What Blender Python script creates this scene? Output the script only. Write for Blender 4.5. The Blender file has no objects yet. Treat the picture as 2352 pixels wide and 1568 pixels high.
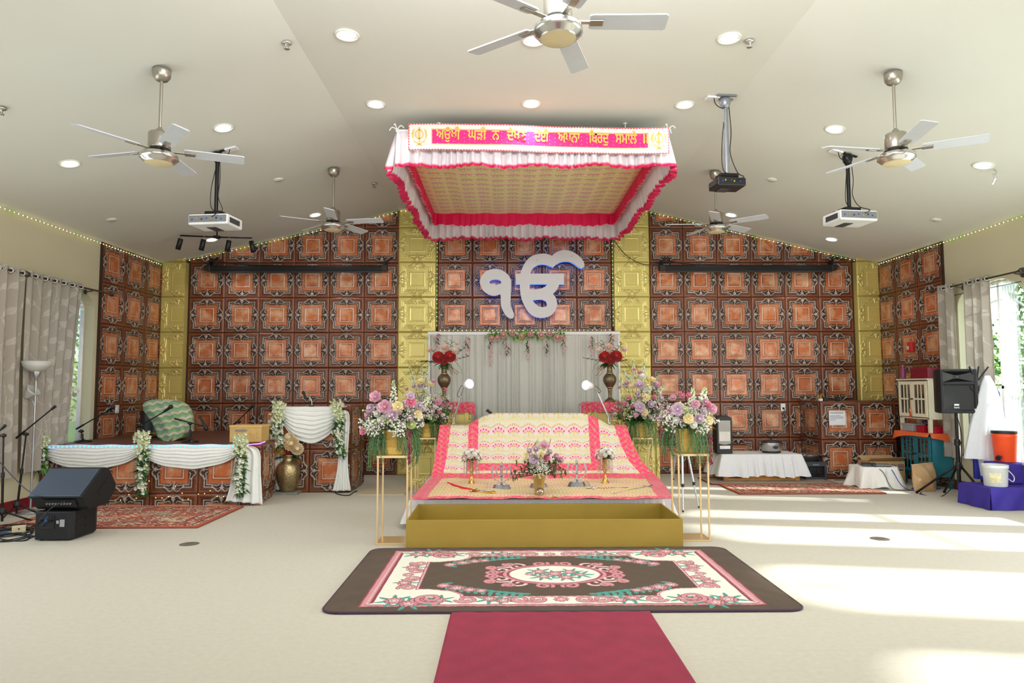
import bpy, math, random
import numpy as np
from math import *
from mathutils import Vector, Matrix
S = bpy.context.scene
C = S.collection
R = random.Random(7)
# ---------------------------------------------------------------- camera
F = 1554.0; PITCH = atan(106 / F); YAW = radians(.52); ROLL = radians(.15); CAMZ = 1.48
XL, XR, YB, YF = -5.95, 6.50, 11.73, -4.5
ZF, XA, XB, ZS = 4.58, -1.86, 2.50, 3.63
_fw = np.array([sin(YAW) * cos(PITCH), cos(YAW) * cos(PITCH), sin(PITCH)])
_r = np.array([cos(YAW), -sin(YAW), 0.0]); _u = np.cross(_r, _fw)
_r2 = _r * cos(ROLL) - _u * sin(ROLL); _u2 = _u * cos(ROLL) + _r * sin(ROLL)
cd = bpy.data.cameras.new('camera'); cam = bpy.data.objects.new('camera', cd); C.objects.link(cam)
cd.sensor_width = 36; cd.lens = F / 2352 * 36; cd.clip_start = .05; cd.clip_end = 300
mw = Matrix.Identity(4)
for i in range(3):
    mw[i][0], mw[i][1], mw[i][2] = _r2[i], _u2[i], -_fw[i]
mw[2][3] = CAMZ
cam.matrix_world = mw
S.camera = cam
def ray(px, py): return _r2 * (px - 1176) / F + _u2 * (784 - py) / F + _fw
def at(px, py, Y):
    d = ray(px, py); t = Y / d[1]; return Vector((d[0] * t, Y, CAMZ + d[2] * t))
def fl(px, py, z=0.0):
    d = ray(px, py); t = (z - CAMZ) / d[2]; return Vector((d[0] * t, d[1] * t, z))
def ceil_z(x):
    if x < XA: return ZF - (ZF - ZS) * (XA - x) / (XA - XL)
    if x > XB: return ZF - (ZF - ZS) * (x - XB) / (XR - XB)
    return ZF
def cl(px, py):
    d = ray(px, py); t = 1.0
    for k in range(60):
        x = d[0] * t; t = (ceil_z(x) - CAMZ) / d[2]
    return Vector((d[0] * t, d[1] * t, CAMZ + d[2] * t))
# ---------------------------------------------------------------- view, world, sun, large lights
vs = S.view_settings
vs.view_transform = 'Standard'; vs.look = 'None'; vs.gamma = 1; vs.use_curve_mapping = False; vs.exposure = 0.34
try:
    S.cycles.max_bounces = 7; S.cycles.diffuse_bounces = 4; S.cycles.glossy_bounces = 3
    S.cycles.transmission_bounces = 6; S.cycles.transparent_max_bounces = 12
    S.cycles.sample_clamp_indirect = 6; S.cycles.caustics_reflective = False; S.cycles.caustics_refractive = False
    S.cycles.use_denoising = True
except Exception: pass
W = bpy.data.worlds.new('world'); S.world = W; W.use_nodes = True
wn = W.node_tree.nodes; wl = W.node_tree.links
sky = wn.new('ShaderNodeTexSky'); sky.sky_type = 'NISHITA'; sky.sun_disc = False
SUN_EL = radians(31); SUN_DIR = Vector((-cos(SUN_EL) * .98, .17 * cos(SUN_EL), -sin(SUN_EL)))
sky.sun_elevation = SUN_EL; sky.sun_rotation = radians(100)
wl.new(sky.outputs[0], wn['Background'].inputs[0]); wn['Background'].inputs[1].default_value = .38
def lamp(name, kind, loc, energy, col=(1, 1, 1), direction=None, size=None, size_y=None, spot=None):
    l = bpy.data.lights.new(name, kind); l.energy = energy; l.color = col
    o = bpy.data.objects.new(name, l); C.objects.link(o); o.location = loc
    if direction is not None: o.rotation_euler = Vector(direction).to_track_quat('-Z', 'Y').to_euler()
    if kind == 'AREA' and size:
        l.size = size
        if size_y: l.shape = 'RECTANGLE'; l.size_y = size_y
    if kind == 'SPOT': l.spot_size = spot or 2.2; l.spot_blend = .6; l.shadow_soft_size = size or .08
    if kind == 'POINT': l.shadow_soft_size = size or .05
    if kind == 'SUN': l.angle = radians(2.2)
    return o
lamp('sun', 'SUN', (20, 0, 12), 8.5, (1, .98, .95), SUN_DIR)
lamp('rear_fill_light', 'AREA', (.3, -3.2, 1.9), 195, (.95, .97, 1), (0, 1, .02), 9, 3.2)  # unseen soft fill added behind the camera, not a lamp of the hall
lamp('overhead_fill_light', 'AREA', (.3, 3.3, 4.2), 110, (.95, .97, 1), (0, .9, -.3), 3.6, .5)  # fill added above the frame to brighten the back wall; no real ceiling panel
lamp('left_window_light', 'AREA', (XL + .3, 5.5, 1.7), 85, (.90, .96, 1), (1, .5, -.05), 6, 2.2)
lamp('right_window_light', 'AREA', (XR - .3, 5.5, 1.7), 120, (.94, .98, 1), (-1, .5, -.05), 6, 2.2)
# ---------------------------------------------------------------- helpers
def lin(c):
    o = []
    for x in c[:3]:
        x = x / 255.0
        o.append(x / 12.92 if x <= .04045 else ((x + .055) / 1.055) ** 2.4)
    return tuple(o)
MATS = {}
def M(name, col=(200, 200, 200), rough=.5, metal=0.0, noise=(8, .08), bump=None, attr=False, emit=0, trans=0,
      alpha=1, coat=0, sheen=0, spec=.5, transl=0, wave=None, ecol=None):
    if name in MATS: return MATS[name]
    m = bpy.data.materials.new(name); m.use_nodes = True; MATS[name] = m
    n, l = m.node_tree.nodes, m.node_tree.links
    b = n['Principled BSDF']
    c = lin(col)
    b.inputs['Roughness'].default_value = rough; b.inputs['Metallic'].default_value = metal
    b.inputs['Specular IOR Level'].default_value = spec
    b.inputs['Coat Weight'].default_value = coat; b.inputs['Sheen Weight'].default_value = sheen
    b.inputs['Transmission Weight'].default_value = trans; b.inputs['Alpha'].default_value = alpha
    tc = n.new('ShaderNodeTexCoord')
    nz = n.new('ShaderNodeTexNoise'); nz.inputs['Scale'].default_value = noise[0]; nz.inputs['Detail'].default_value = 3
    l.new(tc.outputs['Object'], nz.inputs['Vector'])
    mr = n.new('ShaderNodeMapRange'); mr.inputs[1].default_value = .25; mr.inputs[2].default_value = .75
    mr.inputs[3].default_value = 1 - noise[1]; mr.inputs[4].default_value = 1 + noise[1]
    l.new(nz.outputs['Fac'], mr.inputs[0])
    mul = n.new('ShaderNodeVectorMath'); mul.operation = 'SCALE'
    if attr:
        a = n.new('ShaderNodeAttribute'); a.attribute_name = 'Col'; l.new(a.outputs['Color'], mul.inputs[0])
    else: mul.inputs[0].default_value = c
    l.new(mr.outputs[0], mul.inputs['Scale']); l.new(mul.outputs[0], b.inputs['Base Color'])
    if emit:
        b.inputs['Emission Color'].default_value = (*lin(ecol or col), 1); b.inputs['Emission Strength'].default_value = emit
    if bump:
        bn = n.new('ShaderNodeTexNoise'); bn.inputs['Scale'].default_value = bump[0]; bn.inputs['Detail'].default_value = 4
        l.new(tc.outputs['Object'], bn.inputs['Vector'])
        bp = n.new('ShaderNodeBump'); bp.inputs['Strength'].default_value = bump[1]; bp.inputs['Distance'].default_value = bump[2] if len(bump) > 2 else .01
        l.new(bn.outputs['Fac'], bp.inputs['Height']); l.new(bp.outputs[0], b.inputs['Normal'])
    if transl:
        tr = n.new('ShaderNodeBsdfTranslucent'); mx = n.new('ShaderNodeMixShader'); mx.inputs[0].default_value = transl
        l.new(mul.outputs[0], tr.inputs[0]); l.new(b.outputs[0], mx.inputs[1]); l.new(tr.outputs[0], mx.inputs[2])
        l.new(mx.outputs[0], n['Material Output'].inputs[0])
    return m
def glassmat(name, col=(235, 245, 245), opac=.12):
    if name in MATS: return MATS[name]
    m = bpy.data.materials.new(name); m.use_nodes = True; MATS[name] = m
    n, l = m.node_tree.nodes, m.node_tree.links
    t = n.new('ShaderNodeBsdfTransparent'); t.inputs[0].default_value = (*lin(col), 1)
    g = n.new('ShaderNodeBsdfGlossy'); g.inputs['Roughness'].default_value = .03
    lw = n.new('ShaderNodeLayerWeight'); lw.inputs[0].default_value = .35
    ad = n.new('ShaderNodeMath'); ad.operation = 'MULTIPLY_ADD'; ad.inputs[1].default_value = .6; ad.inputs[2].default_value = opac * .5
    l.new(lw.outputs['Fresnel'], ad.inputs[0])
    mx = n.new('ShaderNodeMixShader'); l.new(ad.outputs[0], mx.inputs[0]); l.new(t.outputs[0], mx.inputs[1]); l.new(g.outputs[0], mx.inputs[2])
    l.new(mx.outputs[0], n['Material Output'].inputs[0])
    return m
def sheermat(name, col, op):
    if name in MATS: return MATS[name]
    m = bpy.data.materials.new(name); m.use_nodes = True; MATS[name] = m
    n, l = m.node_tree.nodes, m.node_tree.links
    t = n.new('ShaderNodeBsdfTransparent'); d = n.new('ShaderNodeBsdfDiffuse'); d.inputs[0].default_value = (*lin(col), 1)
    tl = n.new('ShaderNodeBsdfTranslucent'); tl.inputs[0].default_value = (*lin(col), 1)
    m1 = n.new('ShaderNodeMixShader'); m1.inputs[0].default_value = .6; l.new(d.outputs[0], m1.inputs[1]); l.new(tl.outputs[0], m1.inputs[2])
    m2 = n.new('ShaderNodeMixShader'); m2.inputs[0].default_value = op; l.new(t.outputs[0], m2.inputs[1]); l.new(m1.outputs[0], m2.inputs[2])
    l.new(m2.outputs[0], n['Material Output'].inputs[0])
    return m
def V3(p): return Vector((p[0], p[1], p[2]))
class MB:
    def __init__(s): s.v = []; s.f = []; s.sm = []; s.c = []
    def add(s, vs, fs, smooth=False, col=None):
        o = len(s.v); s.v += [(float(p[0]), float(p[1]), float(p[2])) for p in vs]
        for f in fs: s.f.append(tuple(i + o for i in f)); s.sm.append(smooth)
        if col is not None: s.c += [col] * len(vs)
        return s
    def box(s, c, d, rz=0, M4=None, col=None):
        hx, hy, hz = d[0] / 2, d[1] / 2, d[2] / 2
        vs = [Vector((x * hx, y * hy, z * hz)) for z in (-1, 1) for y in (-1, 1) for x in (-1, 1)]
        m = M4 if M4 is not None else Matrix.Translation(V3(c)) @ Matrix.Rotation(rz, 4, 'Z')
        return s.add([m @ p for p in vs], [(0, 2, 3, 1), (4, 5, 7, 6), (0, 1, 5, 4), (2, 6, 7, 3), (0, 4, 6, 2), (1, 3, 7, 5)], col=col)
    def bb(s, x0, x1, y0, y1, z0, z1, col=None):
        return s.box(((x0 + x1) / 2, (y0 + y1) / 2, (z0 + z1) / 2), (abs(x1 - x0), abs(y1 - y0), abs(z1 - z0)), col=col)
    def cyl(s, a, b, r1, r2=None, n=14, caps=True, col=None):
        r2 = r1 if r2 is None else r2
        a, b = V3(a), V3(b); q = (b - a).to_track_quat('Z', 'Y').to_matrix()
        vs = []
        for p, r in ((a, r1), (b, r2)):
            for k in range(n):
                t = 2 * pi * k / n; vs.append(p + q @ Vector((r * cos(t), r * sin(t), 0)))
        s.add(vs, [(k, (k + 1) % n, n + (k + 1) % n, n + k) for k in range(n)], True, col)
        if caps:
            s.add(vs[:n], [tuple(range(n))[::-1]], False, col); s.add(vs[n:], [tuple(range(n))], False, col)
        return s
    def tube(s, pts, r, n=7, col=None):
        pts = [V3(p) for p in pts]; m = len(pts); rr = r if isinstance(r, (list, tuple)) else [r] * m
        vs = []; prev = None
        for i, p in enumerate(pts):
            t = (pts[min(i + 1, m - 1)] - pts[max(i - 1, 0)])
            if t.length < 1e-9: t = Vector((0, 0, 1))
            t.normalize()
            if prev is None:
                prev = Vector((0, 0, 1)) if abs(t.z) < .9 else Vector((1, 0, 0))
            x = (prev - t * prev.dot(t)); 
            if x.length < 1e-6: x = Vector((0, 1, 0)) - t * t.y
            x.normalize(); prev = x; y = t.cross(x)
            for k in range(n):
                a = 2 * pi * k / n; vs.append(p + (x * cos(a) + y * sin(a)) * rr[i])
        fs = [(i * n + k, i * n + (k + 1) % n, (i + 1) * n + (k + 1) % n, (i + 1) * n + k) for i in range(m - 1) for k in range(n)]
        fs += [tuple(range(n))[::-1], tuple((m - 1) * n + k for k in range(n))]
        return s.add(vs, fs, True, col)
    def lathe(s, prof, c=(0, 0, 0), n=24, col=None, M4=None):
        vs = []
        for r, z in prof:
            for k in range(n):
                a = 2 * pi * k / n; p = Vector((r * cos(a), r * sin(a), z))
                vs.append((M4 @ p) if M4 is not None else p + V3(c))
        m = len(prof)
        fs = [(i * n + k, i * n + (k + 1) % n, (i + 1) * n + (k + 1) % n, (i + 1) * n + k) for i in range(m - 1) for k in range(n)]
        return s.add(vs, fs, True, col)
    def ell(s, c, r, nu=12, nv=8, col=None, M4=None):
        if not isinstance(r, (tuple, list)): r = (r, r, r)
        vs = []
        for j in range(nv + 1):
            ph = pi * j / nv - pi / 2
            for k in range(nu):
                a = 2 * pi * k / nu
                p = Vector((r[0] * cos(ph) * cos(a), r[1] * cos(ph) * sin(a), r[2] * sin(ph)))
                vs.append((M4 @ p) if M4 is not None else p + V3(c))
        return s.add(vs, [(j * nu + k, j * nu + (k + 1) % nu, (j + 1) * nu + (k + 1) % nu, (j + 1) * nu + k) for j in range(nv) for k in range(nu)], True, col)
    def prism(s, poly, h, M4=None, col=None):
        n = len(poly); M4 = M4 if M4 is not None else Matrix.Identity(4)
        vs = [M4 @ Vector((p[0], p[1], z)) for z in (0, h) for p in poly]
        return s.add(vs, [tuple(range(n))[::-1], tuple(range(n, 2 * n))] + [(k, (k + 1) % n, n + (k + 1) % n, n + k) for k in range(n)], False, col)
    def grid(s, fn, nu, nv, smooth=True, col=None):
        vs = [fn(i / nu, j / nv) for j in range(nv + 1) for i in range(nu + 1)]
        w = nu + 1
        return s.add(vs, [(j * w + i, j * w + i + 1, (j + 1) * w + i + 1, (j + 1) * w + i) for j in range(nv) for i in range(nu)], smooth, col)
    def build(s, name, mat, parent=None, world=False, bev=0, solid=0, sub=0):
        me = bpy.data.meshes.new(name)
        vs = s.v
        if parent is not None and world:
            inv = (Matrix.Translation(parent.location) @ Matrix.Rotation(parent.rotation_euler.z, 4, 'Z')).inverted()
            p0 = parent.parent
            while p0 is not None:
                inv = inv @ (Matrix.Translation(p0.location) @ Matrix.Rotation(p0.rotation_euler.z, 4, 'Z')).inverted(); p0 = p0.parent
            vs = [tuple(inv @ Vector(p)) for p in vs]
        me.from_pydata(vs, [], s.f)
        me.polygons.foreach_set('use_smooth', s.sm)
        if len(s.c) == len(s.v) and s.c:
            a = me.color_attributes.new('Col', 'FLOAT_COLOR', 'POINT')
            a.data.foreach_set('color', np.array([(*c[:3], 1) for c in s.c], dtype=np.float32).ravel())
        if mat is not None: me.materials.append(mat)
        me.update()
        o = bpy.data.objects.new(name, me); C.objects.link(o)
        if parent is not None: o.parent = parent
        if solid:
            d = o.modifiers.new('s', 'SOLIDIFY'); d.thickness = solid; d.offset = 0
        if bev:
            d = o.modifiers.new('b', 'BEVEL'); d.width = bev; d.segments = 2; d.limit_method = 'ANGLE'; d.angle_limit = radians(40)
        if sub:
            d = o.modifiers.new('d', 'SUBSURF'); d.levels = sub; d.render_levels = sub
        return o
def npmesh(name, v, f, mat, col=None, parent=None, smooth=True, extra=None):
    me = bpy.data.meshes.new(name); v = np.asarray(v, np.float32); f = np.asarray(f, np.int32)
    me.vertices.add(len(v)); me.vertices.foreach_set('co', v.ravel())
    k = f.shape[1]
    me.loops.add(f.size); me.loops.foreach_set('vertex_index', f.ravel())
    me.polygons.add(len(f)); me.polygons.foreach_set('loop_start', np.arange(0, f.size, k, dtype=np.int32))
    me.polygons.foreach_set('loop_total', np.full(len(f), k, np.int32))
    me.polygons.foreach_set('use_smooth', np.full(len(f), smooth))
    me.update(calc_edges=True)
    if col is not None:
        col = np.asarray(col, np.float32)
        if col.shape[1] == 3: col = np.concatenate([col, np.ones((len(col), 1), np.float32)], 1)
        a = me.color_attributes.new('Col', 'FLOAT_COLOR', 'POINT'); a.data.foreach_set('color', col.ravel())
    if extra is not None:
        a = me.attributes.new('rnd', 'FLOAT', 'POINT'); a.data.foreach_set('value', np.asarray(extra, np.float32))
    me.materials.append(mat)
    o = bpy.data.objects.new(name, me); C.objects.link(o)
    if parent is not None: o.parent = parent
    return o
def gfaces(nu, nv):
    i = np.arange(nu * nv); a = (i // nu) * (nu + 1) + i % nu
    return np.stack([a, a + 1, a + nu + 2, a + nu + 1], 1)
def tag(o, label=None, cat=None, group=None, kind=None):
    if label: o['label'] = label
    if cat: o['category'] = cat
    if group: o['group'] = group
    if kind: o['kind'] = kind
    return o
def thing(name, label, cat, loc=(0, 0, 0), rz=0, group=None):
    o = bpy.data.objects.new(name, None); C.objects.link(o); o.location = loc; o.rotation_euler = (0, 0, rz)
    o.empty_display_size = .1
    return tag(o, label, cat, group)
def struct(o): o['kind'] = 'structure'; return o
def dup(root, loc, rz=0, label=None, group=None, scale=None):
    def cp(o, par):
        c = o.copy(); C.objects.link(c); c.parent = par
        for ch in list(o.children): cp(ch, c)
        return c
    r = cp(root, None); r.location = loc; r.rotation_euler = (0, 0, rz)
    if label: r['label'] = label
    if group: r['group'] = group
    if scale: r.scale = (scale,) * 3
    return r
def crv(pts, n=8):
    """Catmull-Rom through points"""
    P = [V3(p) if len(p) > 2 else Vector((p[0], p[1], 0)) for p in pts]; out = []
    for i in range(len(P) - 1):
        a, b, c, d = P[max(i - 1, 0)], P[i], P[i + 1], P[min(i + 2, len(P) - 1)]
        for k in range(n):
            t = k / n
            out.append(.5 * ((2 * b) + (c - a) * t + (2 * a - 5 * b + 4 * c - d) * t * t + (3 * b - a - 3 * c + d) * t ** 3))
    out.append(P[-1]); return out
def seg_d(x, y, pts):
    d = np.full(np.shape(x), 9.0)
    for (ax, ay), (bx, by) in zip(pts[:-1], pts[1:]):
        vx, vy = bx - ax, by - ay; t = np.clip(((x - ax) * vx + (y - ay) * vy) / (vx * vx + vy * vy + 1e-12), 0, 1)
        d = np.minimum(d, np.hypot(x - ax - t * vx, y - ay - t * vy))
    return d
def sstep(a, b, x):
    t = np.clip((x - a) / (b - a), 0, 1); return t * t * (3 - 2 * t)
def mixc(a, b, t): return a * (1 - t[..., None]) + np.asarray(b, float) * t[..., None]
# ================================================================ SETTING
wall_m = M('wall_paint', (206, 198, 168), .85, noise=(2, .02), bump=(120, .12, .002))
ceil_m = M('ceiling_paint', (224, 224, 214), .9, noise=(1.2, .015), bump=(150, .1, .002))
carpet_m = M('floor_carpet', (196, 189, 172), .95, noise=(26, .05), bump=(420, .5, .004), sheen=.1)
f = MB(); f.bb(XL - .3, XR + .3, YF, YB + .1, -.1, 0); struct(f.build('floor', carpet_m))
c = MB()
ys = (YF, YB + .05)
prof = [(XL - .05, ceil_z(XL - .05)), (XA, ZF), (XB, ZF), (XR + .05, ceil_z(XR + .05))]
for (x0, z0), (x1, z1) in zip(prof[:-1], prof[1:]):
    c.add([(x0, ys[0], z0), (x1, ys[0], z1), (x1, ys[1], z1), (x0, ys[1], z0), (x0, ys[0], z0 + .12), (x1, ys[0], z1 + .12), (x1, ys[1], z1 + .12), (x0, ys[1], z0 + .12)],
          [(0, 1, 2, 3), (4, 7, 6, 5), (0, 4, 5, 1), (3, 2, 6, 7)])
struct(c.build('ceiling', ceil_m))
def gable(name, y0, y1, mat):
    b = MB(); poly = [(XL - .1, 0), (XR + .1, 0), (XR + .1, ZS + .02), (XB, ZF + .05), (XA, ZF + .05), (XL - .1, ZS + .02)]
    b.prism(poly, y1 - y0, Matrix.Translation((0, y1, 0)) @ Matrix.Rotation(pi / 2, 4, 'X')); return struct(b.build(name, mat))
gable('wall_rear', YF - .15, YF, wall_m)
# side walls with arched windows: (y0, y1) pairs, sill, spring
WINS_L = [(8.55, 9.78), (6.30, 7.55), (4.1, 5.35), (1.9, 3.15), (-.3, .95)]
WINS_R = [(8.36, 9.62), (5.75, 7.60), (3.75, 5.05), (1.6, 3.2), (-.1, 1.2)]
SILL, SPRING = .52, 2.62
def arc(y0, y1, n=16):
    c_, a = (y0 + y1) / 2, (y1 - y0) / 2; h = .30
    return [(c_ - a * cos(pi * k / n), SPRING + h * sin(pi * k / n)) for k in range(n + 1)]
def side_wall(name, X, wins, sgn):
    b = MB(); ys = sorted(wins); y = YF; T = .20 * sgn; top = ZS + .03
    def quad(y0, y1, z0, z1): b.add([(X, y0, z0), (X, y1, z0), (X, y1, z1), (X, y0, z1)], [(0, 1, 2, 3)])
    for y0, y1 in ys:
        quad(y, y0, 0, top); quad(y0, y1, 0, SILL)
        A = arc(y0, y1)
        for (p, q) in zip(A[:-1], A[1:]): b.add([(X, p[0], p[1]), (X, q[0], q[1]), (X, q[0], top), (X, p[0], top)], [(0, 1, 2, 3)])
        ring = [(y0, SILL)] + A + [(y1, SILL)]
        for p, q in zip(ring, ring[1:] + ring[:1]): b.add([(X, p[0], p[1]), (X, q[0], q[1]), (X + T, q[0], q[1]), (X + T, p[0], p[1])], [(0, 1, 2, 3)])
        y = y1
    quad(y, YB + .05, 0, top)
    return struct(b.build(name, wall_m))
side_wall('wall_left', XL, WINS_L, -1); side_wall('wall_right', XR, WINS_R, 1)
frame_m = M('window_vinyl', (245, 247, 248), .35)
glass_m = glassmat('window_glass')
sill_m = M('sill_maroon', (120, 22, 34), .4)
wi = 0
for X, wins, sg in ((XL, WINS_L, -1), (XR, WINS_R, 1)):
    for y0, y1 in wins:
        wi += 1; xx = X + sg * .15
        t = struct(thing('window_%d' % wi, None, None, (xx, (y0 + y1) / 2, SILL)))
        b = MB(); A = arc(y0 + .03, y1 - .03); ring = [(y0 + .03, SILL + .03)] + [(p[0], p[1] - .03) for p in A] + [(y1 - .03, SILL + .03)]
        for p, q in zip(ring, ring[1:] + ring[:1]): b.tube([(xx, p[0], p[1]), (xx, q[0], q[1])], .032, 4)
        A2 = [(p[0] * .82 + (y0 + y1) / 2 * .18, SPRING - .25 + (p[1] - SPRING) * .9) for p in arc(y0 + .03, y1 - .03)]
        b.tube([(xx, p[0], p[1]) for p in A2], .014, 4)
        cy = (y0 + y1) / 2
        b.bb(xx - .02, xx + .02, cy - .02, cy + .02, SILL + .03, SPRING + .25)
        b.bb(xx - .02, xx + .02, y0 + .03, y1 - .03, 1.45, 1.49)
        b.build('window_frame', frame_m, t, True)
        g = MB(); P = [(y0 + .03, SILL + .03)] + [(p[0], p[1] - .03) for p in A] + [(y1 - .03, SILL + .03)]
        g.add([(xx, p[0], p[1]) for p in P], [tuple(range(len(P)))]); g.build('pane', glass_m, t, True)
        s = MB(); s.bb(X - sg * .05, X + sg * .14, y0 - .05, y1 + .05, SILL - .02, SILL + .012); s.build('window_sill', sill_m, t, True, bev=.006)
for nm, X, sg in (('baseboard_left', XL, 1), ('baseboard_right', XR, -1)):
    b = MB(); b.bb(X, X + sg * .018, YF, 9.9, 0, .14); struct(b.build(nm, sill_m, bev=.005))
# ---------------- embossed tiles
NT = 78
_S1 = [tuple(p[:2]) for p in crv([(.41, .70), (.345, .765), (.28, .80), (.235, .87), (.15, .905), (.07, .87), (.035, .79), (.07, .755)], 4)]
_S2 = [tuple(p[:2]) for p in crv([(.37, .665), (.29, .655), (.215, .685), (.145, .66), (.12, .615)], 4)]
def tile_fn(u, v, scheme):
    ax, ay = abs(u), abs(v); m = np.maximum(ax, ay); n = np.minimum(ax, ay)
    h = np.zeros_like(m)
    orn = n < .37
    e1 = abs(m - .735); e2 = abs(m - .635)
    r1 = np.where(orn, 0, 1 - sstep(.009, .024, e1)); r2 = np.where(orn & (m > .5), 0, 1 - sstep(.008, .022, e2))
    r3 = 1 - sstep(.009, .024, abs(m - .375))
    d1 = seg_d(n, m, _S1); d2 = seg_d(n, m, _S2)
    s1 = 1 - sstep(.012, .036, d1); s2 = 1 - sstep(.009, .026, d2)
    dia = 1 - sstep(.5, 1.0, n / .055 / np.clip(1 - abs(m - .73) / .2, .02, 1) + 0 * m); dia = np.where(abs(m - .73) < .2, dia, 0)
    leaf = 1 - sstep(.015, .036, np.hypot(n - .40, (m - .755) * .8))
    sc = np.maximum.reduce([s1, s2, dia, leaf * .9])
    ridge = np.maximum.reduce([r1, r2, r3])
    edge = sstep(.955, .985, m)
    outer = sstep(.76, .80, m)
    panel = (m < .61)
    h = .009 * np.maximum(r1, r2) + .006 * r3 + .012 * sc + .004 * outer * (1 - edge) - .006 * edge + .004 * (m > .66) - .003 * ((m > .40) & panel)
    if scheme == 'gold':
        base = np.broadcast_to(np.array(lin((210, 194, 112))), m.shape + (3,)).copy()
        base = mixc(base, lin((228, 212, 140)), np.maximum(ridge, sc) * .8)
        base = mixc(base, lin((150, 130, 52)), edge * .8)
        dk = (1 - sstep(.03, .09, d1)) * (1 - sc); base = mixc(base, lin((165, 142, 60)), dk * .6)
        return h * .8, base, np.zeros_like(m)
    O = np.array(lin((192, 104, 56))); DK = lin((36, 20, 14)); HI = lin((214, 194, 180))
    base = np.broadcast_to(O, m.shape + (3,)).copy()
    base = mixc(base, lin((134, 66, 34)), outer)
    sh = 1 - sstep(.0, .14, abs(m - .80)); base = mixc(base, DK, sh * .82)
    base = mixc(base, DK, ((m > .60) & (m < .76)) * .95)
    base = mixc(base, lin((120, 60, 34)), (1 - sstep(.0, .05, abs(m - .585))) * .7)
    base = mixc(base, DK, (1 - sstep(.0, .035, abs(m - .325))) * .75)
    base = mixc(base, lin((112, 56, 32)), (1 - sstep(.0, .05, abs(m - .43))) * .5)
    ob = (1 - sstep(.035, .095, np.minimum(d1, d2))) * (m > .56); base = mixc(base, DK, ob * .85)
    base = mixc(base, HI, ridge * .85); base = mixc(base, HI, sc * .7)
    base = mixc(base, lin((46, 30, 24)), edge * .92)
    base = mixc(base, lin((150, 100, 70)), (1 - sstep(0, .012, abs(m - .945))) * .5)
    al = np.where(panel, np.where(m < .36, 1.0, .5), 0.0) * (1 - ridge) * (1 - sc)
    al = np.where((m > .78) & (edge < .3) & (sc < .3), .12, al)
    return h, base, al
_tc = {}
def tile_tpl(u0, u1, v0, v1, scheme):
    k = (round(u0, 3), round(u1, 3), round(v0, 3), round(v1, 3), scheme)
    if k not in _tc:
        nu = max(4, int(NT * (u1 - u0))); nv = max(4, int(NT * (v1 - v0)))
        a, b = np.meshgrid(np.linspace(u0, u1, nu + 1), np.linspace(v0, v1, nv + 1))
        _tc[k] = (a, b, *tile_fn(a * 2 - 1, b * 2 - 1, scheme), gfaces(nu, nv))
    return _tc[k]
def tile_mat(name, gold=False):
    m = bpy.data.materials.new(name); m.use_nodes = True
    n, l = m.node_tree.nodes, m.node_tree.links; b = n['Principled BSDF']
    a = n.new('ShaderNodeAttribute'); a.attribute_name = 'Col'
    r = n.new('ShaderNodeAttribute'); r.attribute_name = 'rnd'
    g = n.new('ShaderNodeNewGeometry')
    off = n.new('ShaderNodeVectorMath'); off.operation = 'ADD'
    sc = n.new('ShaderNodeVectorMath'); sc.operation = 'SCALE'; sc.inputs[0].default_value = (31, 17, 23); l.new(r.outputs['Fac'], sc.inputs['Scale'])
    l.new(g.outputs['Position'], off.inputs[0]); l.new(sc.outputs[0], off.inputs[1])
    nz = n.new('ShaderNodeTexNoise'); nz.inputs['Scale'].default_value = 5.5; nz.inputs['Detail'].default_value = 6; nz.inputs['Roughness'].default_value = .62; l.new(off.outputs[0], nz.inputs['Vector'])
    fine = n.new('ShaderNodeTexNoise'); fine.inputs['Scale'].default_value = 95; fine.inputs['Detail'].default_value = 3; l.new(g.outputs['Position'], fine.inputs['Vector'])
    cr = n.new('ShaderNodeMapRange'); cr.inputs[1].default_value = .42; cr.inputs[2].default_value = .64; cr.inputs[4].default_value = .9; l.new(nz.outputs['Fac'], cr.inputs[0])
    mk = n.new('ShaderNodeMath'); mk.operation = 'MULTIPLY'; l.new(cr.outputs[0], mk.inputs[0]); l.new(a.outputs['Alpha'], mk.inputs[1])
    mx = n.new('ShaderNodeMix'); mx.data_type = 'RGBA'; l.new(mk.outputs[0], mx.inputs[0]); l.new(a.outputs['Color'], mx.inputs[6]); mx.inputs[7].default_value = (*lin((216, 172, 136)), 1)
    vr = n.new('ShaderNodeMapRange'); vr.inputs[1].default_value = .3; vr.inputs[2].default_value = .7; vr.inputs[3].default_value = .94 if gold else .45; vr.inputs[4].default_value = 1.06 if gold else 1.35; l.new(fine.outputs['Fac'], vr.inputs[0])
    gm = n.new('ShaderNodeMix'); gm.data_type = 'FLOAT'; ga = n.new('ShaderNodeMath'); ga.operation = 'MULTIPLY'; ga.inputs[1].default_value = 1.6; ga.use_clamp = True; l.new(a.outputs['Alpha'], ga.inputs[0])
    l.new(ga.outputs[0], gm.inputs[0]); l.new(vr.outputs[0], gm.inputs[2]); gm.inputs[3].default_value = 1.0
    ml = n.new('ShaderNodeVectorMath'); ml.operation = 'SCALE'; l.new(mx.outputs[2], ml.inputs[0]); l.new(gm.outputs[0], ml.inputs['Scale'])
    l.new(ml.outputs[0], b.inputs['Base Color'])
    b.inputs['Roughness'].default_value = .27 if gold else .30; b.inputs['Metallic'].default_value = .3 if gold else .15
    bp = n.new('ShaderNodeBump'); bp.inputs['Strength'].default_value = .12 if gold else .14; bp.inputs['Distance'].default_value = .004
    l.new(fine.outputs['Fac'], bp.inputs['Height']); l.new(bp.outputs[0], b.inputs['Normal'])
    return m
copper_m = tile_mat('embossed_copper_tile'); gold_m = tile_mat('embossed_gold_tile', True)
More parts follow.
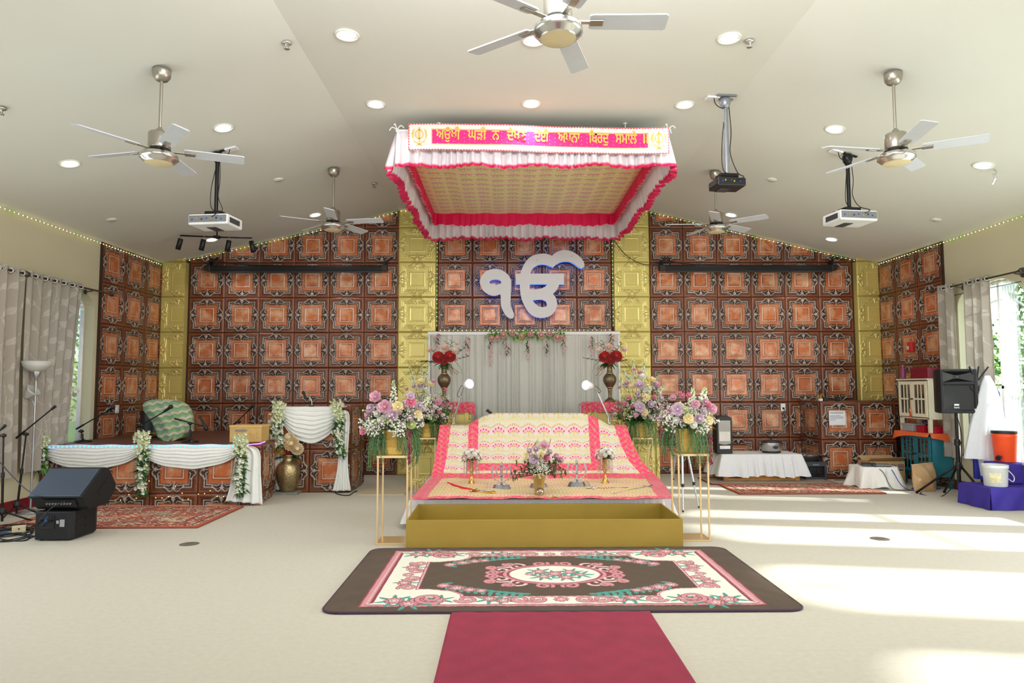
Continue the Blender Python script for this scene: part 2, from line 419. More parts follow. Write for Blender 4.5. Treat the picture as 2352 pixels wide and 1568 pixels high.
def split(total, pitch, start=0.0):
    """(pos0, pos1, t0, t1) pieces of a run of tiles; start = offset of the first joint (may be negative)"""
    out = []; x = start
    while x < total - 1e-4:
        a, b = max(x, 0), min(x + pitch, total)
        if b - a > .012: out.append((a, b, (a - x) / pitch, (b - x) / pitch))
        x += pitch
    return out
def tiles(name, O, U, V, N, cols, rows, scheme='copper', clip=None, parent=None):
    O, U, V, N = (np.array(q, float) for q in (O, U, V, N))
    vv, ff, cc, ee = [], [], [], []; off = 0
    flip = np.dot(np.cross(U, V), N) < 0
    for a0, a1, ta, tb in cols:
        for b0, b1, sa, sb in rows:
            a, b, h, col, al, fc = tile_tpl(ta, tb, sa, sb, scheme)
            x = a0 + (a - ta) / (tb - ta) * (a1 - a0); z = b0 + (b - sa) / (sb - sa) * (b1 - b0)
            p = O + x[..., None] * U + z[..., None] * V + h[..., None] * N
            p = p.reshape(-1, 3); rnd = R.random(); br = .86 + .26 * R.random()
            vv.append(p); cc.append(np.concatenate([np.clip(col * (br if scheme == 'copper' else .96 + .08 * rnd), 0, 1), al[..., None]], -1).reshape(-1, 4)); ee.append(np.full(len(p), rnd))
            fq = fc + off
            if clip is not None:
                k = clip(p); fq = fq[k[fc].any(1)]
            ff.append(fq); off += len(p)
    f_ = np.concatenate(ff); 
    if flip: f_ = f_[:, ::-1]
    return npmesh(name, np.concatenate(vv), f_, gold_m if scheme == 'gold' else copper_m, np.concatenate(cc), parent, extra=np.concatenate(ee))
def underceil(p): return p[:, 2] < np.array([ceil_z(x) for x in p[:, 0]]) + .03
TP = .61
gable('wall_back', YB, YB + .15, M('tile_backing', (52, 32, 24), .6))
ROWS = split(4.7, TP)
def cols(n, w): return [(i * w, (i + 1) * w, 0, 1) for i in range(n)]
struct(tiles('trim_1', (-5.49, YB - .01, .0), (1, 0, 0), (0, 0, 1), (0, -1, 0), cols(6, .605), ROWS, clip=underceil))
struct(tiles('trim_2', (-1.19, YB - .01, .0), (1, 0, 0), (0, 0, 1), (0, -1, 0), cols(5, .608), ROWS, clip=underceil))
struct(tiles('trim_3', (2.52, YB - .01, .0), (1, 0, 0), (0, 0, 1), (0, -1, 0), cols(6, .593), ROWS, clip=underceil))
RW = split(3.66, TP)
def undside(p): return p[:, 2] < ZS + .03
struct(tiles('trim_4', (XL + .012, YB, 0), (0, -1, 0), (0, 0, 1), (1, 0, 0), cols(3, .61), RW, clip=undside))
struct(tiles('trim_5', (XR - .012, YB, 0), (0, -1, 0), (0, 0, 1), (-1, 0, 0), cols(3, .61), RW, clip=undside))
b = MB(); b.bb(XL, XL + .03, 9.87, 9.9, 0, ZS); b.bb(XR - .03, XR, 9.87, 9.9, 0, ZS); struct(b.build('trim_6', M('dark_edge', (50, 32, 22), .5)))
# gold pilasters
gplain = M('gold_edge', (220, 202, 118), .32, .3, noise=(30, .05))
def pilaster(nm, x0, x1, dep, top):
    t = struct(thing(nm, None, None, ((x0 + x1) / 2, YB, 0)))
    y = YB - dep
    tiles('tile_face', (x0 - t.location.x, y - .003 - YB, 0), (1, 0, 0), (0, 0, 1), (0, -1, 0), [(0, x1 - x0, 0, min(1, (x1 - x0) / .60))], split(4.7, TP), 'gold', parent=t,
          clip=lambda p: p[:, 2] < np.array([ceil_z(x + t.location.x) for x in p[:, 0]]) + .02)
    b = MB(); zt = min(ceil_z(x0), ceil_z(x1)); b.bb(x0 + .001, x1 - .001, y, YB, 0, zt + .02); b.build('core', gplain, t, True)
pilaster('trim_7', -1.86, -1.21, .09, 4.6); pilaster('trim_8', 1.88, 2.50, .09, 4.6)
pilaster('trim_9', XL + .02, -5.52, .12, 3.7); pilaster('trim_10', 6.10, XR - .02, .12, 3.7)
# ================================================================ text and outline helpers
from mathutils.geometry import tessellate_polygon
def _area(p): return sum(a[0] * b[1] - b[0] * a[1] for a, b in zip(p, p[1:] + p[:1])) / 2
def _inside(pt, poly):
    c = False
    for (ax, ay), (bx, by) in zip(poly, poly[1:] + poly[:1]):
        if (ay > pt[1]) != (by > pt[1]) and pt[0] < (bx - ax) * (pt[1] - ay) / (by - ay + 1e-12) + ax: c = not c
    return c
def plate(mb, outer, holes, h, M4, col=None):
    loops = [outer] + holes
    flat = [p for l in loops for p in l]; n = len(flat)
    tr = tessellate_polygon([[Vector((p[0], p[1], 0)) for p in l] for l in loops])
    vs = [M4 @ Vector((p[0], p[1], z)) for z in (0, h) for p in flat]
    fs = [tuple(t) for t in tr] + [tuple(i + n for i in t)[::-1] for t in tr]; o = 0
    for l in loops:
        k = len(l); fs += [(o + i, o + (i + 1) % k, n + o + (i + 1) % k, n + o + i) for i in range(k)]; o += k
    mb.add(vs, fs, False, col)
def text_loops(body, size):
    cu = bpy.data.curves.new('lettering', 'FONT'); cu.body = body; cu.size = size; cu.resolution_u = 3
    o = bpy.data.objects.new('lettering', cu); C.objects.link(o)
    bpy.context.view_layer.update()
    c2 = o.to_curve(bpy.context.evaluated_depsgraph_get()).copy()
    loops = []
    for sp in c2.splines:
        pts = []; bp = sp.bezier_points; k = len(bp)
        for i in range(k):
            a, b = bp[i], bp[(i + 1) % k]
            for t in (0, .34, .67):
                q = a.co * (1 - t) ** 3 + 3 * a.handle_right * t * (1 - t) ** 2 + 3 * b.handle_left * t * t * (1 - t) + b.co * t ** 3
                if not pts or (Vector(pts[-1]) - Vector((q.x, q.y))).length > size * .004: pts.append((q.x, q.y))
        if len(pts) > 2: loops.append(pts)
    bpy.data.objects.remove(o); bpy.data.curves.remove(cu); bpy.data.curves.remove(c2)
    return loops
def text_mesh(mb, body, size, h, M4, width=None, col=None):
    L = text_loops(body, size)
    if not L: return
    xs = [p[0] for l in L for p in l]; x0, x1 = min(xs), max(xs); k = (width / (x1 - x0)) if width else 1
    big = max(L, key=lambda l: abs(_area(l))); sg = 1 if _area(big) > 0 else -1
    outs = [l for l in L if _area(l) * sg > 0]; hol = [l for l in L if _area(l) * sg <= 0]
    S4 = M4 @ Matrix.Diagonal((k, 1, 1, 1)) @ Matrix.Translation((-(x0 + x1) / 2, 0, 0))
    for o in outs: plate(mb, o, [q for q in hol if _inside(q[0], o)], h, S4, col)
def wallM(x, y, z, rz=0): return Matrix.Translation((x, y, z)) @ Matrix.Rotation(rz, 4, 'Z') @ Matrix.Rotation(pi / 2, 4, 'X')
def smooth_loop(pts, n=4): return [tuple(p[:2]) for p in crv(list(pts) + [pts[0]], n)[:-1]]
def khanda_loops():
    L = [([(0, .5), (.055, .43), (.028, .36), (.05, .1), (.022, -.28), (-.022, -.28), (-.05, .1), (-.028, .36), (-.055, .43)], [])]
    n = 28; L.append(([(.215 * cos(2 * pi * k / n), .13 + .235 * sin(2 * pi * k / n)) for k in range(n)], [[(.175 * cos(2 * pi * k / n), .13 + .195 * sin(2 * pi * k / n)) for k in range(n)]]))
    for s in (1, -1):
        o = crv([(.24, .42), (.345, .30), (.385, .12), (.34, -.06), (.20, -.22), (0, -.34), (-.14, -.41)], 6)
        i = crv([(-.13, -.45), (.01, -.385), (.15, -.29), (.22, -.24), (.245, -.30), (.29, -.13), (.315, .10), (.285, .26), (.24, .42)], 6)
        L.append(([(s * p[0], p[1]) for p in (o + i)[:-1]], []))
    return L
KH = khanda_loops()
# ================================================================ fabrics
def fan_pattern(x, y, ground=(216, 209, 190), p=.205, gold=(202, 150, 72), pink=(226, 38, 120)):
    """rows of small fans: an arc of pink petals over an arc of gold petals"""
    r = np.floor(y / p); u = (x / p) % 1 - .5; w = (y / p) % 1
    c = np.broadcast_to(np.array(lin(ground)), x.shape + (3,)).copy()
    dx, dy = u, w - .12
    rad = np.hypot(dx, dy * 1.0); th = np.arctan2(dx, dy); up = abs(th) < 1.02
    hatch = (np.sin((x + y) * 420) * np.sin((x - y) * 420)) > 0
    c = mixc(c, lin((206, 200, 172)), (hatch & (rad < .36)) * .55)
    yb = np.clip(np.sin(x / p * 2 * pi + pi) * .08 + .10, 0, 1)
    blob = (np.sin(x * 190 + np.sin(y * 130) * 2) * np.sin(y * 210 + np.sin(x * 90) * 2)) > -.1
    c = mixc(c, lin((216, 196, 104)), (blob & ((w < .10 + yb * .7) | (w > .90 + yb * .3))) * .6)
    pk = up & (abs(rad - .47) < .045); pet = (abs(((th / .40 + .5) % 1) - .5) < .30)
    c = mixc(c, lin((244, 186, 214)), up & (abs(rad - .47) < .08)); c = mixc(c, lin(pink), pk & pet)
    gk = up & (abs(rad - .335) < .042); gpet = (abs((th / .36) % 1 - .5) < .36); c = mixc(c, lin(gold), gk & gpet)
    c = mixc(c, lin((216, 190, 110)), (abs(u) < .035) & (w < .42) & (w > .1))
    g2 = (abs(rad - .66) < .035) & (abs((th / .2) % 1 - .5) < .34) & (abs(th) < .9); c = mixc(c, lin(gold), g2 * .9)
    return c
def band_pattern(x, y, base=(232, 62, 112)):
    c = np.broadcast_to(np.array(lin(base)), x.shape + (3,)).copy()
    mo = np.sin(x * 230 + np.sin(y * 160) * 2.2) * np.sin(y * 250 + np.sin(x * 140) * 2.2)
    c = mixc(c, lin((246, 132, 120)), (mo > .35) * .75); c = mixc(c, lin((222, 30, 104)), (mo < -.4) * .7)
    q = .082; a = (x / q) % 1 - .5; b = ((y / q) + .5 * (np.floor(x / q) % 2)) % 1 - .5
    d = np.hypot(a, b); c = mixc(c, lin((198, 150, 90)), (d < .22)); c = mixc(c, lin((226, 84, 106)), (d < .09))
    return c
cloth_attr = M('brocade', rough=.6, attr=True, noise=(60, .05), sheen=.15)
satin_attr = M('satin_attr', rough=.42, attr=True, noise=(40, .03), transl=.18)
white_satin = M('white_satin', (236, 236, 234), .42, noise=(20, .03), sheen=.2)
gold_paint = M('gold_paint', (158, 132, 52), .4, .15, noise=(3, .06), bump=(40, .08, .003))
# ================================================================ prayer platform
a, b_ = fl(932, 1262), fl(1571, 1260)
TX0, TX1, TY0 = a.x, b_.x, a.y; TZ = at(1250, 1193, TY0).z; TY1 = TY0 + .86
t = thing('offering_box', 'long open gold painted wooden offering trough in front of the draped platform', 'offering box', ((TX0 + TX1) / 2, TY0 + .4, 0))
for nm, bx in (('front_board', (TX0, TX1, TY0, TY0 + .018, 0, TZ)), ('rear_board', (TX0, TX1, TY1 - .018, TY1, 0, TZ)),
               ('side_board', (TX0, TX0 + .018, TY0 + .018, TY1 - .018, 0, TZ)), ('side_board', (TX1 - .018, TX1, TY0 + .018, TY1 - .018, 0, TZ)),
               ('bottom_board', (TX0 + .018, TX1 - .018, TY0 + .018, TY1 - .018, .0, .02))):
    m = MB(); m.bb(*bx); m.build(nm, gold_paint, t, True, bev=.003)
PX0, PX1, PY0, PY1, PZ = -1.00, 1.74, TY1 + .12, 9.95, .285
t = thing('altar_platform', 'low wooden platform hidden under white sheet and pink brocade cloth behind the gold trough', 'platform', ((PX0 + PX1) / 2, 8.5, 0))
m = MB(); m.bb(PX0, PX1, PY0, PY1, .10, PZ); m.build('deck', gold_paint, t, True)
for x in (PX0 + .08, PX1 - .08):
    for y in (PY0 + .1, PY1 - .1): m = MB(); m.bb(x - .04, x + .04, y - .04, y + .04, 0, .10); m.build('leg', gold_paint, t, True)
m = MB(); m.bb(-.84, 1.52, 9.25, 9.9, PZ, .93); m.bb(.02, .86, 9.28, 9.86, .93, 1.06); m.build('raised_bench', gold_paint, t, True)
# white sheet: skirt round the platform
def skirt(name, path, z0, z1, mat, parent, amp=.03, lam=.12, flare=.05, trim=None, colr=(240, 238, 240), tcol=(220, 28, 92), nz=14, step=.012, seed=1, wob=.012):
    rr = random.Random(seed); P = [np.array(p, float) for p in path]
    L = [np.linalg.norm(q - p) for p, q in zip(P[:-1], P[1:])]; tot = sum(L); n = max(8, int(tot / step))
    s = np.linspace(0, tot, n + 1); cum = np.concatenate([[0], np.cumsum(L)])
    idx = np.clip(np.searchsorted(cum, s, 'right') - 1, 0, len(L) - 1)
    Pa = np.array(P); tt = (s - cum[idx]) / np.array(L)[idx]
    base = Pa[idx] * (1 - tt)[:, None] + Pa[idx + 1] * tt[:, None]
    d = (Pa[1:] - Pa[:-1]) / np.array(L)[:, None]; nrm_s = np.stack([d[:, 1], -d[:, 0]], 1)
    nrm = nrm_s[idx].copy()
    for k in range(1, len(P) - 1):
        w_ = np.clip(1 - abs(s - cum[k]) / .12, 0, 1); av = nrm_s[k - 1] + nrm_s[k]; av /= np.linalg.norm(av)
        nrm = nrm * (1 - w_[:, None]) + av * 1.2 * w_[:, None]
    ph = np.cumsum(1 + .55 * np.sin(s * 7 + seed) * np.sin(s * 2.3)) * step * 2 * pi / lam
    wv = np.tanh(1.6 * np.sin(ph)) * .75 + .25 * np.sin(ph * 2.3 + 1) + .3 * np.sin(s * 5.1 + seed)
    v, c = [], []
    for j in range(nz + 1):
        q = j / nz; z = z0 + (z1 - z0) * q - wob * q * (np.sin(s * 9 + seed) + .6 * wv)
        o = flare * q + amp * q ** .7 * wv
        xy = base + nrm * o[:, None]
        v.append(np.concatenate([xy, (np.broadcast_to(z, s.shape))[:, None]], 1))
        cc = np.array(lin(tcol if (trim and q > 1 - trim) else colr)); c.append(np.broadcast_to(cc, (n + 1, 3)))
    v = np.concatenate(v); c = np.concatenate(c)
    if parent is not None: v = v - np.array(parent.location)
    return npmesh(name, v, gfaces(n, nz), mat, c, parent)
sh = thing('platform_sheet', 'white gathered sheet spread over the platform under the brocade cloth', 'sheet', ((PX0 + PX1) / 2, 8.4, PZ))
m = MB(); m.bb(PX0 - .02, PX1 + .02, PY0 - .02, PY1, PZ + .001, PZ + .010); m.build('top', white_satin, sh, True)
skirt('drape', [(PX0 - .03, 9.6), (PX0 - .03, PY0 - .03), (PX1 + .03, PY0 - .03), (PX1 + .03, 9.6)], PZ + .010, .05, satin_attr, sh, amp=.02, lam=.06, flare=.085, colr=(244, 243, 244), seed=4, step=.008)
# brocade covering cloth
def rumala():
    rows = [(1146, 7.14, 944, 1548, 0), (1141, 7.18, 946, 1547, 0), (1098, 8.72, 988, 1513, 0), (1087, 8.84, 992, 1499, 0), (1060, 8.95, 998, 1474, 0), (1030, 9.05, 1003, 1458, 0),
            (1000, 9.14, 1007, 1446, 0), (984, 9.19, 1009, 1441, 0), (978, 9.24, 1010, 1438, .5), (976, 9.45, 1012, 1436, 1), (976, 9.9, 1016, 1432, 1)]
    L = [at(r[2], r[0], r[1]) for r in rows]; Rr = [at(r[3], r[0], r[1]) for r in rows]
    nz_ = [0]
    for i in range(1, len(rows)): nz_.append(nz_[-1] + max((Rr[i] - Rr[i - 1]).length * .5 + (L[i] - L[i - 1]).length * .5, .01))
    NV, NU = 330, 560
    tt = np.linspace(0, nz_[-1], NV + 1); cum = np.array(nz_)
    def itp(vals): return np.interp(tt, cum, vals)
    Lx, Ly, Lz = (itp([p[k] for p in L]) for k in range(3)); Rx, Ry, Rz = (itp([p[k] for p in Rr]) for k in range(3)); hump = itp([r[4] for r in rows])
    s = np.linspace(0, 1, NU + 1)[None, :]
    X = Lx[:, None] * (1 - s) + Rx[:, None] * s; Y = Ly[:, None] * (1 - s) + Ry[:, None] * s; Z = Lz[:, None] * (1 - s) + Rz[:, None] * s
    top = np.where(abs(X - .44) < .55, 1, 0) * np.cos(np.clip((abs(X - .44) - .55) / .42, 0, 1) * pi / 2) + np.where(abs(X - .44) >= .55, np.cos(np.clip((abs(X - .44) - .55) / .42, 0, 1) * pi / 2), 0)
    upz = itp([0, 0, 0, 0, 0, .0, .25, .7, 1, 1, .8])[:, None]
    Z = Z + .165 * top * upz
    flat = itp([1, 1, 1, .6, 0, 0, 0, 0, 0, 0, 0])[:, None]
    T = np.broadcast_to(tt[:, None], X.shape)
    Z = Z + .004 * np.sin(X * 9 + T * 5) * flat + .003 * np.sin(X * 23 - T * 14) * flat
    Y = Y + .012 * np.sin(X * 7 + 1.3 * np.sin(T * 6)) * (1 - flat) * (1 - upz)
    c = fan_pattern(X, T * 1.18, p=.203)
    wv_ = .5 * np.sin(X * 2 * pi / .2) * np.sign(np.sin(X * 2 * pi / .2)) ; rw = (T + .035 * wv_) / .205 % 1; cf = np.broadcast_to(np.array(lin((226, 208, 136))), X.shape + (3,)).copy()
    cf = mixc(cf, lin((206, 176, 92)), ((rw > .05) & (rw < .42)) * (.35 + .4 * ((np.sin(X * 120 + 2 * np.sin(T * 60)) * np.sin(T * 90)) > 0)))
    cf = mixc(cf, lin((238, 214, 190)), ((rw > .62) & (rw < .92)) * .8); cf = mixc(cf, lin((232, 76, 116)), ((rw > .68) & (rw < .86) & (abs((X / .04) % 1 - .5) < .33)) * .9); cf = mixc(cf, lin((196, 136, 66)), ((rw > .50) & (rw < .60) & (abs((X / .033) % 1 - .5) < .3)) * .9)
    c = np.where((T < cum[2] + .02)[..., None], cf, c)
    W = Rx - Lx; xl = (X - Lx[:, None]); xr = Rx[:, None] - X
    bd = band_pattern(X, T); lw = itp([.16, .16, .155, .15, .15, .15, .15, .15, .15, .15, .15])[:, None]
    iy = lambda py: np.interp(-py, [-r[0] for r in rows], cum)
    t0, t1, t2, t3 = iy(1100), iy(1088), iy(1082), iy(1065)
    bm = (xl < lw) | (xr < lw * 1.1) | (T < .05) | ((T > t0) & (T < t1)) 
    xa0, xa1 = at(1075, 1030, 9.05).x, at(1098, 1030, 9.05).x; xb0, xb1 = at(1355, 1030, 9.05).x, at(1379, 1030, 9.05).x
    bm |= (T > t2) & (((X > xa0) & (X < xa1)) | ((X > xb0) & (X < xb1)))
    bm |= (T > t2) & (T < t3) & (X > xa0) & (X < xb1)
    c = np.where(bm[..., None], bd, c)
    v = np.stack([X, Y, Z + .006], -1).reshape(-1, 3)
    o = npmesh('brocade_cloth', v, gfaces(NU, NV), cloth_attr, c.reshape(-1, 3))
    return tag(o, 'cream and pink brocade cloth with fan pattern and pink bands draped over the platform', 'cloth')
rumala()
# ================================================================ canopy
KX0, KX1, KY0, KY1, KZ = -1.24, 1.86, 7.56, 11.15, 4.40
t = thing('ceiling_canopy', 'pink and white ruffled fabric canopy hung from the ceiling over the platform', 'canopy', ((KX0 + KX1) / 2, (KY0 + KY1) / 2, KZ))
tl = np.array(t.location)
NU, NV = 420, 300
u, v = np.meshgrid(np.linspace(0, 1, NU + 1), np.linspace(0, 1, NV + 1))
X = KX0 + .03 + (KX1 - KX0 - .06) * u; Y = KY0 + .03 + (KY1 - KY0 - .06) * v
Z = KZ - .03 - .05 * np.sin(pi * u) * np.sin(pi * v) + .006 * np.sin(X * 14)
cc = fan_pattern(X, -Y, (244, 232, 164), .215, (176, 146, 60), (232, 60, 100))
npmesh('ceiling_cloth', np.stack([X, Y, Z], -1).reshape(-1, 3) - tl, gfaces(NU, NV), cloth_attr, cc.reshape(-1, 3), t)
path = [(KX0, KY0), (KX1, KY0), (KX1, KY1), (KX0, KY1), (KX0, KY0)]
pin = [(KX0 + .06, KY0 + .06), (KX1 - .06, KY0 + .06), (KX1 - .06, KY1 - .06), (KX0 + .06, KY1 - .06), (KX0 + .06, KY0 + .06)]
skirt('outer_valance', path, KZ, KZ - .44, satin_attr, t, amp=.058, lam=.115, flare=.08, trim=.075, nz=16, seed=3, colr=(240, 232, 236), wob=.016)
skirt('inner_valance', pin, KZ - .015, KZ - .235, satin_attr, t, amp=.016, lam=.13, flare=.0, trim=.05, nz=20, seed=9, colr=(238, 18, 88), tcol=(246, 214, 224), wob=.014)
m = MB()
for p, q in zip(path[:-1], path[1:]): m.cyl((*p, KZ + .01), (*q, KZ + .01), .016, n=8)
m.build('frame', M('white_pipe', (230, 230, 230), .4), t, True)
for x, y in ((at(1008, 275, KY0 + .2).x, KY0 + .2), (at(1436, 275, KY0 + .2).x, KY0 + .2), (KX0 + .4, KY1 - .3), (KX1 - .4, KY1 - .3)):
    m = MB(); m.cyl((x, y, KZ), (x, y, ZF - .001), .006, n=8); m.cyl((x, y, ZF - .012), (x, y, ZF - .001), .025, n=10); m.build('hanging_rod', M('white_pipe'), t, True)
m = MB(); m.grid(lambda a, b: (KX0 + .1 + a * (KX1 - KX0 - .2), KY0 + .05 + b * (KY1 - KY0 - .1), KZ + .035 + .05 * abs(sin(a * 10)) * (1 - .6 * b)), 60, 10); m.build('top_cover', white_satin, t, True)
for x, y in ((KX0, KY0), (KX1, KY0)):
    m = MB()
    for k in range(4):
        q = k * 1.6 + .3; m.tube(crv([(x, y, KZ + .02), (x + .05 * cos(q), y - .03, KZ + .05 + .03 * sin(q)), (x + .09 * cos(q), y - .02, KZ + .02 + .05 * sin(q))], 4), .006, 5)
    m.build('tie_bow', white_satin, t, True)
# embroidered banner hung on the front of the canopy
A, B_ = at(938, 284, KY0 - .12), at(1536, 293, KY0 - .12); Cb = at(940, 340, KY0 - .12)
bw = (B_ - A).length; bh = .305; tilt = -atan2(A.z - B_.z, B_.x - A.x)
bt = thing('embroidered_banner', 'white and hot pink banner embroidered in gold script across the front of the canopy', 'banner', (A.x, A.y, A.z))
def b2w(x, y): return (x * cos(tilt) + y * sin(tilt) * 0, -.012 * sin(x * 2.3) - .006 * sin(x * 7), -y + x * sin(tilt) + .006 * sin(x * 2.1))
NU, NV = 900, 96
u, v = np.meshgrid(np.linspace(0, bw, NU + 1), np.linspace(0, bh, NV + 1))
c = np.broadcast_to(np.array(lin((226, 222, 214))), u.shape + (3,)).copy()
ed = np.minimum.reduce([u, bw - u, v, bh - v])
dot = (np.hypot((u / .06) % 1 - .5, ((v / .045) + .5 * (np.floor(u / .06) % 2)) % 1 - .5) < .06)
c = mixc(c, lin((190, 150, 120)), dot * .9)
ix0, ix1, iy0, iy1 = .265, bw - .235, .065, .235
inn = (u > ix0) & (u < ix1) & (v > iy0) & (v < iy1)
c = np.where(inn[..., None], np.array(lin((242, 18, 122))), c); c = mixc(c, lin((250, 222, 236)), (dot & inn) * .95)
ied = np.maximum(np.maximum(ix0 - u, u - ix1), np.maximum(iy0 - v, v - iy1)); c = mixc(c, lin((244, 178, 110)), (abs(ied) < .005) * 1.0)
sc_ = np.where((v < .02) | (v > bh - .02), abs(np.sin(u * pi / .032)), abs(np.sin(v * pi / .032)))
c = mixc(c, lin((206, 34, 62)), (ed < .004 + .011 * sc_) * 1.0); c = mixc(c, lin((244, 180, 170)), (ed < .003) * 1.0)
pts = np.stack([u * cos(tilt), -.012 * np.sin(u * 2.3) - .006 * np.sin(u * 7), -v + u * sin(tilt) + .006 * np.sin(u * 2.1)], -1)
npmesh('cloth_panel', pts.reshape(-1, 3), gfaces(NU, NV), cloth_attr, c.reshape(-1, 3), bt)
gthread = M('gold_thread', (232, 184, 84), .5, .0, noise=(200, .2))
wds = "ਅਉਖੀ ਘੜੀ ਨ ਦੇਖਣ ਦੇਈ ਅਪਨਾ ਿਬਰਦੁ ਸਮਾਲੇ ॥".split()
px = [(1002, 1056), (1074, 1116), (1130, 1146), (1164, 1208), (1227, 1259), (1281, 1331), (1352, 1397), (1413, 1462), (1477, 1487)]
for w_, (p0, p1) in zip(wds, px):
    xm = ((p0 + p1) / 2 - 938) / (1536 - 938) * bw; ww = (p1 - p0) / (1536 - 938) * bw
    m = MB(); q = b2w(xm, .183)
    for ox_, oz_, oy_ in ((-.003, 0, 0), (.003, 0, .0009), (0, .003, .0018), (0, -.003, .0027)): text_mesh(m, w_, .165, .006, Matrix.Translation((q[0] + ox_, q[1] - .003 - oy_, q[2] + oz_)) @ Matrix.Rotation(pi / 2, 4, 'X') @ Matrix.Rotation(tilt, 4, 'Z'), width=ww)
    m.build('gold_lettering', gthread, bt)
for xm in (.125, bw - .115):
    m = MB(); q = b2w(xm, .155)
    for o_, h_ in KH: plate(m, o_, h_, .006, Matrix.Translation((q[0], q[1] - .003, q[2])) @ Matrix.Rotation(pi / 2, 4, 'X') @ Matrix.Diagonal((.22, .23, 1, 1)))
    m.build('gold_emblem', gthread, bt)
# ================================================================ wall sign
t = thing('wall_emblem', 'large pale grey cut-out script emblem with blue backlight on the copper tiled wall', 'wall sign', at(1220, 655, YB - .22))
def z8(p): return (1000 + p[0] * .20408, 540 + p[1] * .20408)
ONE = smooth_loop([(500, 535), (512, 480), (545, 430), (600, 395), (670, 383), (740, 395), (800, 430), (840, 480), (855, 540), (852, 610), (848, 680), (846, 740), (850, 800), (868, 845), (885, 890), (880, 925), (855, 940), (820, 930), (785, 895), (755, 840), (738, 780), (735, 710), (730, 667), (690, 680), (640, 682), (580, 660), (530, 615)], 3)
ONEH = [(675 + 66 * cos(2 * pi * k / 24), 531 + 31 * sin(2 * pi * k / 24)) for k in range(24)]
ONK = [(905, 435), (956, 435)] + [p[:2] for p in crv([(956, 435), (975, 380), (1010, 310), (1060, 255), (1130, 220), (1220, 210), (1275, 220), (1312, 236)], 4)] + \
      [p[:2] for p in crv([(1312, 236), (1340, 208), (1390, 182), (1455, 170), (1530, 185), (1600, 225), (1650, 275), (1675, 325), (1670, 360), (1645, 375), (1610, 365), (1570, 335), (1520, 305), (1460, 298), (1400, 310), (1350, 338), (1325, 366)], 4)][1:] + \
      [p[:2] for p in crv([(1325, 366), (1250, 338), (1190, 332), (1140, 345), (1100, 375), (1080, 405), (1070, 435)], 4)][1:] + [(1445, 435), (1445, 555), (1392, 555)] + \
      [p[:2] for p in crv([(1392, 555), (1380, 590), (1355, 630), (1322, 662)], 4)][1:] + [p[:2] for p in crv([(1322, 662), (1348, 695), (1365, 740), (1367, 800), (1345, 855), (1305, 900), (1250, 925), (1180, 932), (1110, 915), (1050, 870), (1005, 800), (970, 720), (955, 640), (950, 555)], 4)][1:] + [(905, 555)]
ONKH = [[(1060, 555), (1260, 555), (1235, 582), (1190, 602), (1130, 612), (1062, 612)], [(1092, 735), (1150, 728), (1200, 727), (1240, 745), (1258, 780), (1250, 803), (1205, 812), (1160, 800), (1120, 770)]]
sgn_m = M('sign_grey', (206, 204, 206), .4, noise=(3, .02)); blue_led = M('blue_led', (20, 90, 240), .5, emit=5)
def sloop(l): return [(q.x - t.location.x, q.z - t.location.z) for q in (at(*z8(p), YB - .22) for p in l)]
for nm, o_, hs in (('numeral_plate', ONE, [ONEH]), ('script_plate', ONK, ONKH)):
    o2 = sloop(o_); h2 = [sloop(h) for h in hs]; m = MB(); plate(m, o2, h2, .03, Matrix.Rotation(pi / 2, 4, 'X')); m.build(nm, sgn_m, t)
    m = MB(); cx = sum(p[0] for p in o2) / len(o2); cz = sum(p[1] for p in o2) / len(o2)
    for lp in [o2] + h2:
        sgn_ = 1 if lp is o2 else -1; c0 = (sum(p[0] for p in lp) / len(lp), sum(p[1] for p in lp) / len(lp)); l2 = []
        ar = _area(lp); k = len(lp)
        for i in range(k):
            a_, b__ = lp[i - 1], lp[(i + 1) % k]; dx, dy = b__[0] - a_[0], b__[1] - a_[1]; ln = math.hypot(dx, dy) or 1
            s_ = -sgn_ if ar > 0 else sgn_
            l2.append((lp[i][0] + s_ * dy / ln * .012, .05, lp[i][1] - s_ * dx / ln * .012))
        m.tube(l2 + [l2[0]], .008, 5)
    m.build('blue_light_strip', blue_led, t)
for p in ((560, 525), (790, 525), (1143, 277), (1535, 238), (950, 495), (1380, 493), (1187, 862), (808, 832)):
    q = at(*z8(p), YB - .22) - t.location; m = MB(); m.cyl((q.x, -.034, q.z), (q.x, .2, q.z), .008, n=8); m.build('standoff_bolt', M('steel_bolt', (120, 120, 124), .3, .8), t)
# ================================================================ backdrop curtain and pedestals
q0, q1 = at(986, 766, 11.34), at(1421, 766, 11.34)
t = thing('backdrop_curtain', 'pale grey pleated backdrop curtain hung behind the altar', 'curtain', ((q0.x + q1.x) / 2, 11.34, 0))
n = 900; s = np.linspace(0, 1, n + 1); ph = np.cumsum(1 + .8 * np.sin(s * 23) * np.sin(s * 51 + 1)) / n * 2 * pi * 34
wv = .022 * np.sin(ph) + .014 * np.sin(ph * .37 + 2)
vv = []
for z in np.linspace(q0.z - .02, .02, 13): vv.append(np.stack([q0.x - t.location.x + (q1.x - q0.x) * s, wv * (.6 + .5 * (q0.z - z) / q0.z), np.full(n + 1, z)], 1))
npmesh('pleated_fabric', np.concatenate(vv), gfaces(n, 12), M('backdrop_velvet', (206, 206, 198), .7, noise=(90, .06), sheen=.3), None, t)
m = MB(); m.cyl((q0.x - .02, 11.34, q0.z), (q1.x + .02, 11.34, q0.z), .035, n=12)
for x in (q0.x, q1.x): m.cyl((x, 11.34, 0), (x, 11.34, q0.z), .02, n=10); m.bb(x - .12, x + .12, 11.2, 11.45, 0, .012)
m.build('pipe_stand', white_satin, t, True)
